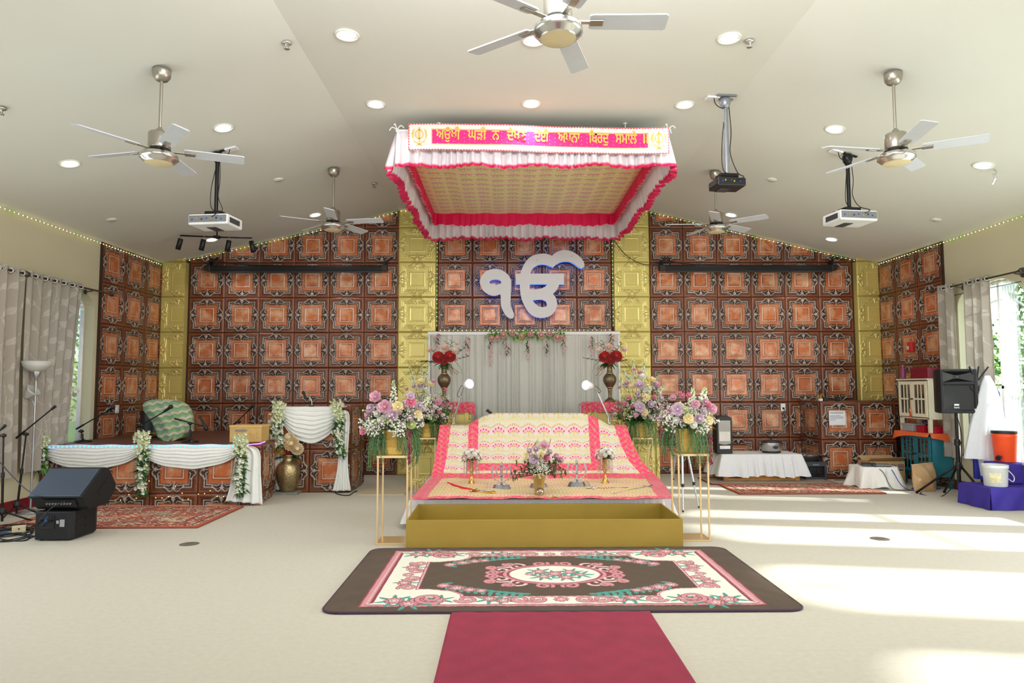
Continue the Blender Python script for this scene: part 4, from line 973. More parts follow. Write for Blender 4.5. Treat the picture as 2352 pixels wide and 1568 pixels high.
def crystal_vase(px, py, lab, seed):
    q = fl(px, py, AZ); t = thing('crystal_vase', lab, 'vase', q, 0, 'gold crystal hung vases of white flowers'); rr = random.Random(seed)
    m = MB(); m.lathe([(0, 0), (.058, 0), (.060, .006), (.045, .025), (.028, .06), (.016, .105), (.014, .13), (.02, .15), (.03, .17), (.03, .30), (.055, .305), (.055, .312), (0, .312)], n=24); m.build('stem', vgold, t)
    for k in range(5): m = MB(); m.lathe([(.030, .185 + .024 * k), (.037, .192 + .024 * k), (.030, .199 + .024 * k)], n=20); m.build('bead_ring', vgold, t)
    for k in range(16):
        a = 2 * pi * k / 16; r = .052 if k % 2 else .088; n = 8 if k % 2 else 9; m = MB()
        for j in range(n): m.ell((r * cos(a), r * sin(a), .300 - .0155 * j), (.0065, .0065, .0075), 6, 5)
        m.ell((r * cos(a), r * sin(a), .300 - .0155 * n - .006), (.008, .008, .014), 6, 5); m.build('bead_strand', crystal, t)
    for k in range(22):
        ph = acos(1 - (k + .5) / 22 * 1.05); th = k * 2.39996; d = Vector((sin(ph) * cos(th), sin(ph) * sin(th), cos(ph))); r = rr.uniform(.026, .036)
        put_flower(t, 'rose', 'rose' if k % 3 else 'mum', Vector((0, 0, .335)) + Vector((d.x * .098, d.y * .098, d.z * .09)), r, d, *((WHT, WHTT) if k % 4 else ((240, 208, 196), (250, 232, 224))))
    m = MB()
    for k in range(26): a = rr.random() * 2 * pi; leafblade(m, (.05 * cos(a), .05 * sin(a), .335), (.135 * cos(a), .135 * sin(a), .33 + rr.uniform(-.05, .05)), .018, rr.choice([(40, 76, 54), (66, 100, 76)]))
    m.build('leaf', leaf_m, t)
crystal_vase(1083, 1116, 'white rose bouquet in a crystal hung gold vase left on the altar', 4); crystal_vase(1390, 1112, 'white rose bouquet in a crystal hung gold vase right on the altar', 6)
q = fl(1239, 1143, AZ); rr = random.Random(21)
t = thing('flower_vase', 'plain gold vase of pink and lilac flowers at the front middle of the altar', 'vase', (q.x, q.y + .06, AZ))
m = MB(); m.lathe([(0, 0), (.048, 0), (.050, .01), (.048, .06), (.058, .16), (.072, .235), (.075, .25), (.070, .25), (.05, .12)], n=28); m.build('vase_body', M('satin_gold', (190, 158, 92), .35, .6), t)
kk = .0048
for px, py, r, kd, cc in [(1226, 1058, 11, 'rose', L_), (1250, 1028, 9, 'rose', A_), (1254, 1056, 8, 'rose', S_), (1238, 1066, 11, 'mum', W_), (1232, 1036, 8, 'mum', L_), (1210, 1052, 8, 'rose', C_), (1243, 1050, 7, 'rose', C_), (1276, 1052, 8, 'mum', A_), (1286, 1060, 8, 'mum', A_), (1218, 1040, 7, 'mum', L_), (1262, 1042, 7, 'mum', L_), (1222, 1072, 7, 'mum', W_), (1254, 1074, 7, 'mum', W_)]:
    x, z = (px - 1239) * kk, (1090 - py) * kk; put_flower(t, 'rose' if kd == 'rose' else 'chrysanthemum', kd, (x, -.05, .25 + z), r * kk, (x, -.4, z), *cc)
m = MB()
for k in range(120):
    a = rr.uniform(-.25, pi + .25); L = rr.uniform(.12, .30); p1 = Vector((L * cos(a), rr.uniform(-.1, .1), .25 + L * sin(a) * .75)); m.tube([(0, 0, .24), p1], .002, 3, col=lin((80, 90, 50)))
    for j in range(4): d = Vector((rr.gauss(0, 1), rr.gauss(0, 1), rr.gauss(0, 1))).normalized() * .04; leafblade(m, p1, p1 + d, .008, rr.choice([(60, 96, 46), (96, 120, 56), (110, 80, 70)]))
tag(m.build('foliage_sprig', leaf_m, t), kind='stuff')
m = MB(); spray(m, (0, -.08, .31), .10, 120, .006, rr, (240, 238, 220)); spray(m, (.05, -.08, .29), .10, 90, .006, rr, (240, 238, 220)); tag(m.build('filler_blossom', flower_m, t), kind='stuff')
for a, b in (((-.02, 0, .5), (-.015, 0, .62)), ((.05, 0, .5), (.055, 0, .62))): m = MB(); spike(m, a, b, .025, SPG, SPG, rr, 50); m.build('flower_spike', flower_m, t)
for s in ((-.13, 0, .5, -.10, .58), (-.09, 0, .5, -.02, .6), (.1, 0, .52, .13, .62)): m = MB(); m.tube([(0, 0, .25), s[:3], (s[3], 0, s[4])], .003, 4, col=lin((120, 90, 60))); leafblade(m, s[:3], (s[3], 0, s[4]), .02, (170, 130, 60)); m.build('dried_twig', leaf_m, t)
def sword(name, lab, pts, r, mat, hilt=None, hmat=None, grp='ceremonial swords on the altar cloth'):
    P = [fl(px, py, AZ + .012 + r) for px, py in pts]; t = thing(name, lab, 'sword', P[0], 0, grp)
    C_ = crv(P, 6); m = MB(); m.tube(C_, [r * (.55 + .45 * min(1, i / len(C_) * 3)) for i in range(len(C_))], 6); m.build('blade' if mat is chrome else 'scabbard', mat, t, True)
    if hilt:
        H_ = [fl(px, py, AZ + .02 + r) for px, py in hilt]; m = MB(); m.tube(crv(H_, 5), r * .8, 6); m.build('grip', hmat or vgold, t, True)
        d = (H_[-1] - H_[0]).normalized(); n = Vector((-d.y, d.x, 0)); m = MB(); m.tube(crv([H_[0] - n * .05, H_[0], H_[0] + n * .05], 4), r * .7, 6); m.ell(H_[0] - n * .05, r * 1.1, 8, 6); m.ell(H_[0] + n * .05, r * 1.1, 8, 6); m.build('guard', hmat or vgold, t, True)
        m = MB(); m.ell(H_[-1], r * 1.3, 8, 6); m.build('pommel', hmat or vgold, t, True)
    return t
sword('sheathed_sword', 'curved sword in a bright red scabbard with gold hilt lying left on the altar', [(1028, 1108), (1050, 1117), (1068, 1122), (1084, 1125)], .017, M('red_scabbard', (214, 26, 40), .5), [(1088, 1126), (1104, 1129), (1134, 1131)])
sword('straight_sword', 'thin silver sword lying along the left front edge of the altar cloth', [(982, 1123), (1030, 1130), (1062, 1136), (1084, 1140)], .008, chrome, [(984, 1123), (972, 1121)], chrome)
sword('straight_sword', 'thin silver sword lying along the right front edge of the altar cloth', [(1404, 1135), (1440, 1127), (1470, 1121), (1490, 1117)], .008, chrome, [(1488, 1117), (1500, 1114)], chrome)
sword('crossed_sword', 'silver sword with gold hilt left of the middle in front of the gold vase', [(1145, 1130), (1185, 1136), (1215, 1140)], .006, chrome, [(1217, 1141), (1240, 1143)])
sword('crossed_sword', 'silver sword with gold hilt right of the middle in front of the gold vase', [(1340, 1127), (1310, 1134), (1280, 1140)], .006, chrome, [(1276, 1141), (1258, 1143)])
sword('dagger', 'short dagger with a pale sheath beside the left silver trophy', [(1122, 1107), (1118, 1118), (1115, 1126)], .014, M('pale_sheath', (206, 186, 170), .5), [(1114, 1127), (1112, 1129)], chrome, 'daggers on the altar cloth')
sword('dagger', 'short dagger with a round steel hilt beside the right silver trophy', [(1349, 1103), (1354, 1112), (1358, 1118)], .014, M('pale_sheath'), [(1360, 1119), (1362, 1121)], chrome, 'daggers on the altar cloth')
q = fl(1392, 1121, AZ + .02); t = thing('bead_bracelet', 'amber and gold ornament at the foot of the right crystal vase', 'ornament', q); m = MB()
for k in range(20): a = 2 * pi * k / 20; m.ell(q + Vector((.10 * cos(a), .035 * sin(a) - .02, 0)), .011, 6, 5)
m.build('bead_loop', M('amber', (150, 70, 24), .25, noise=(40, .3)), t, True)
m = MB(); m.tube(crv([q + Vector((.06, -.03, 0)), q + Vector((.16, -.02, 0)), q + Vector((.25, 0, 0))], 5), .012, 6); m.build('clasp', vgold, t, True)
q = fl(1240, 1142, AZ); t = thing('glass_dome', 'small clear glass ornament on a gold base in front of the gold vase', 'ornament', (q.x, q.y - .05, AZ)); m = MB(); m.lathe([(0, 0), (.05, 0), (.052, .015), (.03, .025), (0, .025)], n=20); m.build('base', vgold, t)
m = MB(); m.ell((0, 0, .068), (.045, .045, .045), 16, 12); m.build('dome', crystal, t)
# ================================================================ LED strings
led_g = M('led_green', (150, 235, 60), .5, emit=5); led_w = M('led_warm', (255, 240, 170), .5, emit=7); wire_m = M('led_wire', (210, 220, 200), .5)
def led_string(lab, pts, step=.075, green=.5, seed=1, r=.0062):
    rr = random.Random(seed); P = [V3(p) for p in pts]; t = thing('led_light_string', lab, 'string lights', P[0], 0, 'tiny green and warm LED strings along the walls')
    m = MB(); m.tube(P, .004, 5); m.build('cord', wire_m, t, True); a, b = MB(), MB()
    for p, q in zip(P[:-1], P[1:]):
        n = int((q - p).length / step)
        for k in range(n): (a if rr.random() < green else b).ell(p.lerp(q, (k + .5) / n), r, 5, 4)
    if a.v: tag(a.build('green_led', led_g, t, True), kind='stuff')
    if b.v: tag(b.build('warm_led', led_w, t, True), kind='stuff')
e = .03; yy = YB - .035
led_string('LED string along the left slope of the back wall top', [(XL + .05, yy, ceil_z(XL + .05) - e), (XA - .02, yy, ZF - e)], green=.55, seed=2)
led_string('LED string along the right slope of the back wall top', [(XB + .02, yy, ZF - e), (XR - .05, yy, ceil_z(XR - .05) - e)], green=.55, seed=3)
led_string('LED string along the top of the left wall', [(XL + .04, yy - .05, ZS - e), (XL + .03, .5, ZS - e)], green=.15, seed=4)
led_string('LED string along the top of the right wall', [(XR - .04, yy - .05, ZS - e), (XR - .03, .5, ZS - e)], green=.3, seed=5)
led_string('LED string above the left gold pilaster', [(XA, YB - .12, ZF - e), (-1.2, YB - .12, ZF - e)], green=.5, seed=6)
led_string('LED string above the right gold pilaster', [(1.88, YB - .12, ZF - e), (XB, YB - .12, ZF - e)], green=.5, seed=7)
led_string('LED string down the left edge of the middle copper panel', [(-1.195, YB - .06, ZF - .1), (-1.195, YB - .06, 2.52)], green=.7, seed=8)
led_string('LED string down the right edge of the middle copper panel', [(1.862, YB - .06, ZF - .1), (1.862, YB - .06, 2.52)], green=.7, seed=9)
led_string('LED string along the top of the backdrop curtain', [(-1.17, YB - .06, 2.47), (1.84, YB - .06, 2.47)], green=.35, seed=10)
# ================================================================ curtains
def sY(px, X):
    d = ray(px, 880); return X * d[1] / d[0]
def leaf_pattern(u, z, seed):
    rr = random.Random(seed); base = lin((160, 149, 136)); lf = np.array(lin((200, 194, 186)))
    c = np.broadcast_to(np.array(base), u.shape + (3,)).copy(); m = np.zeros(u.shape)
    for vx in np.arange(u.min() + .05, u.max(), .24):
        ph = rr.random() * 6; st = vx + .05 * np.sin(z * 3.1 + ph); m = np.maximum(m, 1 - sstep(.001, .004, abs(u - st)) * .7)
        zz = z.min() + rr.random() * .2; s = 1
        while zz < z.max():
            s = -s; cx = vx + .05 * sin(zz * 3.1 + ph); a = pi / 2 - s * rr.uniform(.5, 1.0); L = rr.uniform(.085, .115); ex, ez = cx + s * .07, zz + .09
            m = np.maximum(m, 1 - sstep(.002, .005, seg_d(u, z, [(cx, zz), (ex, ez)])))
            du, dz = u - ex - L * .5 * cos(a), z - ez - L * .5 * sin(a); p = du * cos(a) + dz * sin(a); q = -du * sin(a) + dz * cos(a)
            ins = abs(q) < .036 * np.clip(1 - (p / (L * .75)) ** 2, 0, 1) * (1 - .35 * p / L); m = np.maximum(m, ins * .85 * (1 - .45 * (abs(q) < .0025))); zz += rr.uniform(.12, .19)
    return mixc(c, lf, m)
curtain_m = M('curtain_fabric', rough=.75, attr=True, noise=(120, .04), transl=.16, sheen=.15)
grom_m = M('grommet_nickel', (186, 184, 178), .3, .8)
def curtain(X, y0, y1, zt, zb, lab, seed, flat=1.5, lean=0.0, full=.045):
    t = thing('curtain', lab, 'curtain', (X, (y0 + y1) / 2, zb), 0, 'taupe leaf print curtains'); W_ = y1 - y0
    n = int(W_ * flat / .006); nz_ = int((zt - zb) / .011); s = np.linspace(0, 1, n + 1); zz = np.linspace(0, zt - zb, nz_ + 1)
    S_, Z_ = np.meshgrid(s, zz); nf = max(2, round(W_ / .19)); h = Z_ / (zt - zb)
    fold = full * np.sin(S_ * nf * 2 * pi + .35 * np.sin(Z_ * 2 + seed)) * (.75 + .35 * (1 - h)); y = y0 + W_ * S_ + .02 * np.sin(S_ * nf * 4 * pi) + lean * (1 - h) * S_
    pts = np.stack([fold, y - t.location.y, Z_], -1).reshape(-1, 3)
    npmesh('fabric_panel', pts, gfaces(n, nz_), curtain_m, leaf_pattern(S_ * W_ * flat, Z_, seed).reshape(-1, 3), t)
    for k in range(nf * 2):
        yy_ = y0 + W_ * (k + .5) / (nf * 2) - t.location.y; m = MB()
        m.lathe([(.022, -.006), (.034, -.006), (.036, 0), (.034, .006), (.022, .006), (.022, -.006)], n=16, M4=Matrix.Translation((.0, yy_, zt - zb - .05)) @ Matrix.Rotation(pi / 2 + (.7 if k % 2 else -.7), 4, 'Z') @ Matrix.Rotation(pi / 2, 4, 'Y')); m.build('grommet', grom_m, t)
    return t
rod_m = M('curtain_rod_pewter', (92, 88, 82), .35, .7)
def rod(X, y0, y1, z, sg, lab, brk):
    t = thing('curtain_rod', lab, 'curtain rod', (X, (y0 + y1) / 2, z), 0, 'pewter curtain rods'); m = MB(); m.cyl((X, y0, z), (X, y1, z), .0125, n=10); m.build('rod', rod_m, t, True)
    for y, d in ((y0, -1), (y1, 1)):
        m = MB(); m.lathe([(.012, 0), (.02, .01), (.014, .02), (.034, .045), (.038, .065), (.03, .085), (0, .095)], n=16, M4=Matrix.Translation((X, y, z)) @ Matrix.Rotation(-d * pi / 2, 4, 'X')); m.build('finial', rod_m, t, True)
    for y in brk:
        m = MB(); m.cyl((X, y, z - .015), (X - sg * .10, y, z - .03), .009, n=8); m.cyl((X - sg * .10, y, z - .03), (X - sg * .112, y, z - .03), .035, n=12); m.build('bracket', rod_m, t, True)
CXL, CXR = XL + .115, XR - .115
zr = at(130, 648, sY(130, CXL)).z
curtain(CXL, sY(60, CXL + .04), sY(190, CXL + .05), zr + .05, .47, 'taupe leaf print curtain hanging behind the floor lamp at the left window', 1, lean=-.26)
curtain(CXL, sY(-40, CXL), sY(46, CXL), zr + .05, .44, 'taupe leaf print curtain at the left edge of the picture', 2)
rod(CXL, sY(56, CXL) , sY(243, CXL), zr, 1, 'pewter curtain rod on the left wall beside the copper tiles', (sY(205, CXL),))
rod(CXL, 6.2, sY(50, CXL) - .06, zr, 1, 'pewter curtain rod at the left edge of the picture', (7.0,))
curtain(CXL, 6.15, 6.6, zr + .05, .44, 'taupe leaf print curtain outside the left of the picture', 3)
zq = at(2240, 648, sY(2240, CXR)).z
curtain(CXR, sY(2200, CXR), sY(2163, CXR), zq + .05, .47, 'taupe leaf print curtain behind the tripod loudspeaker, nearest the copper tiles', 4, full=.04)
curtain(CXR, sY(2284, CXR), sY(2224, CXR), zq + .05, .47, 'taupe leaf print curtain in the middle of the right window behind the coat stand', 5, full=.045)
rod(CXR, 8.30, sY(2156, CXR), zq, -1, 'pewter curtain rod above the right arched window', (sY(2206, CXR), 8.36))
rod(CXR, 6.0, 8.12, zq, -1, 'pewter curtain rod at the right edge of the picture', (7.9, 6.3))
curtain(CXR, 6.68, 7.12, zq + .05, .47, 'taupe leaf print curtain outside the right of the picture', 6)
t = thing('sheer_curtain', 'white sheer curtain hanging inside the right arched window', 'curtain', (XR - .05, 8.6, .5)); m = MB()
ya, yb_ = 8.42, 8.68
m.grid(lambda a, b: (XR - .05 + .022 * sin(a * 34), ya + (yb_ - ya) * a, .5 + b * (zq - .62)), 70, 4); m.build('sheer_panel', sheermat('sheer_voile', (246, 250, 250), .55), t, True)
m = MB(); m.cyl((XR - .05, 8.34, zq - .12), (XR - .05, 9.64, zq - .12), .006, n=6); m.build('tension_rod', rod_m, t, True)
# ================================================================ stage block
SY = fl(450, 1160).y; SX1 = at(600, 1100, SY).x; SZ = at(350, 1022, SY).z
t = thing('stage_block', 'low stage block faced in copper tiles draped with white swags at the left', 'stage', ((XL + SX1) / 2, (SY + YB) / 2, 0)); Lo = np.array(t.location)
LXA = at(637, 1100, 9.78).x - .012
m = MB(); m.prism([(XL + .03, SY), (SX1, SY), (LXA, 9.76), (LXA, YB - .03), (XL + .03, YB - .03)], SZ); m.build('deck', M('dark_brown_laminate', (96, 58, 42), .45, noise=(6, .12)), t, True)
xb = at(456, 1080, SY).x; zb = at(456, 1133, SY).z; st = -((.61 - (xb - (XL + .05)) % .61) % .61)
tiles('front_panel', np.array((XL + .05, SY - .004, 0)) - Lo, (1, 0, 0), (0, 0, 1), (0, -1, 0), split(SX1 - XL - .05, .61, st), split(SZ - .005, .61, zb - .61), parent=t)
sd = np.array((LXA - SX1, 9.76 - SY, 0)); sl_ = np.linalg.norm(sd); sd = sd / sl_
tiles('side_panel', np.array((SX1 + .004, SY, 0)) - Lo, sd, (0, 0, 1), (sd[1], -sd[0], 0), split(sl_, .61), split(SZ - .005, .61, zb - .61), parent=t)
satin_m = M('ivory_satin', (232, 232, 228), .4, noise=(18, .03), sheen=.2)
def swag(lab, p0, p1, ztop, d_end, d_mid, y, grp, nf=7, thick=.05):
    x0, x1 = p0, p1; t = thing('fabric_swag', lab, 'swag', ((x0 + x1) / 2, y, ztop), 0, grp); m = MB(); rr = random.Random(len(lab))
    def fn(a, b):
        dep = d_end + (d_mid - d_end) * (4 * a * (1 - a)) ** .8; q = b * dep
        f = sin(b * nf * 2 * pi + .6 * sin(a * 5)) * (.25 + .75 * b) * thick * .42 * (.5 + 2 * a * (1 - a)); return (x0 + (x1 - x0) * a - (x0 + x1) / 2, -.03 - thick * .9 * sin(pi * min(1, b * .8 + .1)) + f, -q + .004 * sin(a * 20))
    m.grid(fn, 60, 90); m.build('draped_satin', satin_m, t); return t
def garland(lab, pts, w, seed, bloom=.35, grp='white blossom garlands on stage and lectern'):
    rr = random.Random(seed); P = crv(pts, 8); t = thing('flower_garland', lab, 'garland', P[-1], 0, grp); N = len(P); a, b = MB(), MB()
    for k in range(430):
        q = rr.random(); p = P[min(N - 1, int(q * N))]; dn = 1.0 if q < bloom else .75
        d = Vector((rr.gauss(0, .45), -abs(rr.gauss(0, .4)) - .15, rr.gauss(0, .3))) * w * dn
        if q < bloom or rr.random() < .34:
            c = p + d; r = .021 if q < bloom else .025; cc = lin(rr.choice([(232, 236, 196), (222, 230, 170), (244, 244, 226), (238, 238, 214)]))
            for j in range(4): an = pi / 2 * j + rr.random(); e = c + Vector((cos(an), -.3, sin(an))) * r * 1.3; leafblade(a, c, e + Vector((0, -.004, 0)), r * .8, (236, 240, 206) if q < bloom else (244, 244, 230), droop=0, n=3)
            a.ell(c + Vector((0, -.006, 0)), r * .45, 5, 4, col=cc)
        if q > bloom * .8: leafblade(b, p + d * .5, p + d * .5 + Vector((rr.gauss(0, .05), -.03, rr.gauss(-.02, .04))), .022, rr.choice([(48, 100, 52), (66, 122, 60), (36, 80, 48), (110, 150, 70)]))
    a.build('blossom_cluster', flower_m, t, True); b.build('leaf_vine', leaf_m, t, True); return t
xg = [at(p, 1020, SY).x for p in (97, 328, 553)]
swag('white satin swag on the left half of the stage front', xg[0] + .02, xg[1], SZ + .012, .12, .31, SY - .01, 'white satin swags on the stage front')
swag('white satin swag on the right half of the stage front', xg[1], xg[2], SZ + .012, .12, .31, SY - .01, 'white satin swags on the stage front')
yg = SY - .10
for px, y0, y1, w, sd, lab in ((98, 1003, 1068, .085, 1, 'white blossom garland at the left end of the stage front'), (328, 998, 1124, .085, 2, 'white blossom garland in the middle of the stage front'), (553, 1003, 1128, .085, 3, 'white blossom garland at the right end of the stage front')):
    garland(lab, [at(px + 4, y0, yg), at(px + 2, y0 + (y1 - y0) * .35, yg), at(px - 2, y0 + (y1 - y0) * .7, yg), at(px, y1, yg)], w, sd, .32)
def hang(name, lab, rows, nf, amp, seed, mat=None):
    """hanging cloth: rows of (left point, right point) from top to bottom"""
    Lp = crv([r[0] for r in rows], 10); Rp = crv([r[1] for r in rows], 10); t = thing(name, lab, 'drape', (Lp[-1] + Rp[-1]) / 2); m = MB(); N = len(Lp) - 1
    def fn(a, b):
        i = min(N, int(round(b * N))); p = Lp[i].lerp(Rp[i], a); w = (Rp[i] - Lp[i]); n = Vector((w.y, -w.x, 0)).normalized(); return p + n * amp * sin(a * nf * 2 * pi + seed + b) * (.4 + .6 * b) 
    m.grid(fn, 64, N); m.build('fabric', mat or satin_m, t, True, solid=.006); return t
hang('satin_drape', 'white satin drape falling to the rug at the right corner of the stage', [(at(546, 1022, SY - .06), at(566, 1022, SY - .06)), (at(540, 1060, SY - .06), at(596, 1035, SY - .04)), (at(528, 1120, SY - .09), at(600, 1090, SY - .03)), (at(519, 1150, SY - .12), at(604, 1158, SY - .05))], 4, .025, 1)
ledb = M('blue_strip_led', (80, 160, 255), .5, emit=5, ecol=(40, 130, 255))
t = thing('led_strip_light', 'blue LED strip light along the top front edge of the stage', 'LED strip', (-4.5, SY - .07, SZ)); m = MB(); m.cyl((xg[0] + .05, SY - .062, SZ - .012), (xg[2] + .02, SY - .062, SZ - .012), .005, n=6); m.build('strip', M('led_tape', (200, 220, 240), .5), t, True)
m = MB(); n = 44
for k in range(n): m.ell((xg[0] + .08 + (xg[2] - xg[0] - .1) * k / n, SY - .067, SZ - .012), (.013, .006, .010), 6, 5)
tag(m.build('blue_diode', ledb, t, True), kind='stuff')
m = MB(); m.tube([(xg[2] + .08, SY - .03, SZ + .0), (xg[2] + .2, SY + .1, SZ + .006), (xg[2] + .26, SY + .15, SZ + .03)], .006, 6); m.build('purple_tail', M('purple_led', (170, 80, 255), .5, emit=5), t, True)
t = thing('fairy_light_string', 'warm fairy lights strewn over the lower front of the stage', 'string lights', (-4.3, SY - .03, 0)); rr = random.Random(5); m = MB(); w_ = MB()
pp = [Vector((xg[1] - .75 + 1.9 * k / 22, SY - .03, .08 + .25 * abs(sin(k * .8)) * rr.random())) for k in range(23)]; w_.tube(pp, .0016, 4); w_.build('wire', M('copper_wire', (170, 110, 70), .4, .6), t, True)
for p in pp: m.ell(p + Vector((rr.gauss(0, .01), -.01, rr.gauss(0, .02))), .006, 5, 4)
tag(m.build('warm_diode', M('fairy_led', (255, 190, 110), .5, emit=3), t, True), kind='stuff')
# ---------------- things on the stage
qb = fl(526, 1016, SZ); qr = fl(598, 1016, SZ); kraft = M('bamboo_print_card', (204, 166, 98), .6, noise=(14, .1))
t = thing('storage_box', 'bamboo patterned storage box standing on the right end of the stage', 'box', ((qb.x + qr.x) / 2, qb.y + .16, SZ + .003)); bw_ = qr.x - qb.x
m = MB(); m.bb(-bw_ / 2, bw_ / 2, -.15, .15, 0, .20); m.build('body', kraft, t, bev=.004)
m = MB(); m.bb(-bw_ / 2 - .006, bw_ / 2 + .006, -.156, .156, .195, .225); m.build('lid', M('bamboo_lid', (214, 176, 104), .6), t, bev=.004)
m = MB(); o_ = [(.055 * cos(a) + (.03 if cos(a) > 0 else -.03) - .06, .016 * sin(a) + .155) for a in [2 * pi * k / 20 for k in range(20)]]; m.prism(o_, .004, wallM(0, -.151, 0)); m.build('hand_hole', M('hole_grey', (140, 128, 120), .7), t)
m = MB()
for k in range(16): x, z = -.16 + .045 * (k % 8), .04 + .05 * (k // 8) + .02 * (k % 2); m.lathe([(.010, 0), (.013, .0)], n=10, M4=Matrix.Translation((x, -.1508, z)) @ Matrix.Rotation(pi / 2, 4, 'X'))
tag(m.build('printed_motif', M('motif_brown', (168, 128, 66), .7), t), kind='stuff')
def blanket():
    rows = [(1013, 372, 402), (1004, 362, 432), (990, 358, 446), (972, 350, 447), (955, 338, 445), (942, 329, 441), (930, 327, 434), (922, 334, 420), (917, 350, 396)]; NV, NU = 150, 190
    ys = np.linspace(0, len(rows) - 1, NV + 1); a = np.linspace(0, 1, NU + 1); pts = []; U_, V_ = [], []
    for r in ys:
        i = np.arange(len(rows)); py = np.interp(r, i, [q[0] for q in rows]); l = np.interp(r, i, [q[1] for q in rows]); rt_ = np.interp(r, i, [q[2] for q in rows])
        top = r / (len(rows) - 1)
        for s in a:
            Yd = 9.75 - .34 * sqrt(max(0, 1 - (2 * s - 1) ** 2)) * (1 - .75 * top ** 2) + .25 * top - .03 * sin(s * 17 + r); pts.append(at(l + (rt_ - l) * s, py, Yd)); U_.append(l + (rt_ - l) * s); V_.append(py)
    U_, V_ = np.array(U_), np.array(V_); ph = (V_ + .18 * (U_ - 380) + 4 * abs(((U_ / 9.5) % 2) - 1)) / 15.5 % 1
    c = np.where((ph < .36)[:, None], np.array(lin((142, 176, 128))), np.where((ph < .74)[:, None], np.array(lin((206, 192, 178))), np.array(lin((124, 164, 112)))))
    c = mixc(c, lin((214, 206, 190)), ((ph > .45) & (ph < .5)) * .8); t = thing('chevron_blanket', 'green and beige chevron crochet blanket thrown over an instrument on the stage', 'blanket', tuple(np.mean(np.array([tuple(p) for p in pts]), 0)[:2]) + (SZ,))
    o = npmesh('crochet_fabric', np.array([tuple(p) for p in pts]) - np.array(t.location), gfaces(NU, NV), M('crochet', rough=.9, attr=True, noise=(150, .12), bump=(160, .6, .01)), c, t); d = o.modifiers.new('s', 'SOLIDIFY'); d.thickness = .012
blanket()
q = at(352, 1005, 10.3); t = thing('drum', 'black drum on the stage mostly covered by the green blanket', 'drum', (q.x + .1, 10.3, SZ + .003)); m = MB(); m.cyl((0, 0, .05), (0, 0, .40), .27, n=32); m.build('shell', M('drum_black', (26, 24, 26), .35), t, bev=.006)
for z in (.05, .385): m = MB(); m.lathe([(.265, z), (.28, z), (.28, z + .025), (.265, z + .025)], n=32); m.build('hoop', M('hoop_brass', (150, 116, 50), .35, .7), t)
for k in range(3): a = 2 * pi * k / 3 + .4; m = MB(); m.cyl((.24 * cos(a), .24 * sin(a), .06), (.27 * cos(a), .27 * sin(a), 0), .012, n=8); m.build('leg', blackm, t)
mesh_g = M('mic_grille', (48, 48, 50), .4, .6, bump=(400, .6, .002))
def mic(lab, a, b, r=.024, nm='microphone'):
    a, b = V3(a), V3(b); d = (b - a).normalized(); t = thing(nm, lab, 'microphone', a); Q = Matrix.Translation(a) @ d.to_track_quat('Z', 'Y').to_matrix().to_4x4(); L = (b - a).length
    m = MB(); m.lathe([(0, 0), (r * .45, 0), (r * .55, .01), (r * .8, L * .68), (r * .85, L * .7)], n=14, M4=Q); m.build('handle', blackp, t, True)
    m = MB(); m.lathe([(r * .85, L * .7), (r * 1.1, L * .74), (r * 1.12, L * .8), (r * 1.0, L * .92), (r * .6, L), (0, L * 1.02)], n=16, M4=Q); m.build('grille', mesh_g, t, True)
def micstand(lab, base, pole, b0, b1, foot='tripod', R_=.3, grp='black microphone stands', clip=True):
    """all points in world space"""
    base, pole, b0, b1 = map(V3, (base, pole, b0, b1)); t = thing('microphone_stand', lab, 'microphone stand', base, 0, grp)
    if foot == 'tripod':
        for k in range(3): a = 2 * pi * k / 3 + .5; m = MB(); m.tube([base + Vector((0, 0, .14)), base + Vector((R_ * cos(a), R_ * sin(a), .012))], .010, 7); m.ell(base + Vector((R_ * cos(a), R_ * sin(a), .014)), .013, 8, 6); m.build('leg', blackm, t, True)
        m = MB(); m.lathe([(.016, .10), (.032, .105), (.04, .13), (.028, .17), (.016, .18)], c=base, n=14); m.build('hub', blackp, t, True)
    else: m = MB(); m.lathe([(0, 0), (.11, 0), (.115, .008), (.10, .02), (.02, .032), (.012, .05)], c=base, n=24); m.build('base', blackm, t, True)
    mid = base.lerp(pole, .55); m = MB(); m.cyl(base + Vector((0, 0, .03)), mid, .0125, n=9); m.cyl(mid, pole, .009, n=9); m.build('pole', blackm, t, True)
    m = MB(); m.cyl(mid + Vector((0, 0, -.03)), mid + Vector((0, 0, .03)), .018, n=10); m.build('clutch', blackp, t, True); m = MB(); m.ell(pole, .024, 10, 8); m.cyl(pole + Vector((-.03, -.005, 0)), pole + Vector((.03, -.005, 0)), .014, n=8); m.build('boom_joint', blackp, t, True)
    m = MB(); m.cyl(b0, b1, .0085, n=8); m.cyl(b0, b0.lerp(b1, .25), .013, n=8); m.build('boom', blackm, t, True)
    if clip: m = MB(); d = (b1 - b0).normalized(); m.cyl(b1, b1 + d * .06, .014, .018, n=10); m.build('clip', blackp, t, True)
    return t
def st_pt(px, py, Y): return at(px, py, Y)
b = fl(55, 1175); micstand('tall black boom microphone stand in front of the left curtain', (b.x + .12, 8.05, 0), at(60, 997, 8.05), at(37, 1006, 8.05), at(118, 940, 8.05), R_=.22)
micstand('tall black music stand clip pole cut by the left edge of the picture', (at(5, 1190, 7.6).x, 7.6, 0), at(8, 1000, 7.6), at(-24, 1010, 7.6), at(3, 985, 7.6), R_=.27)
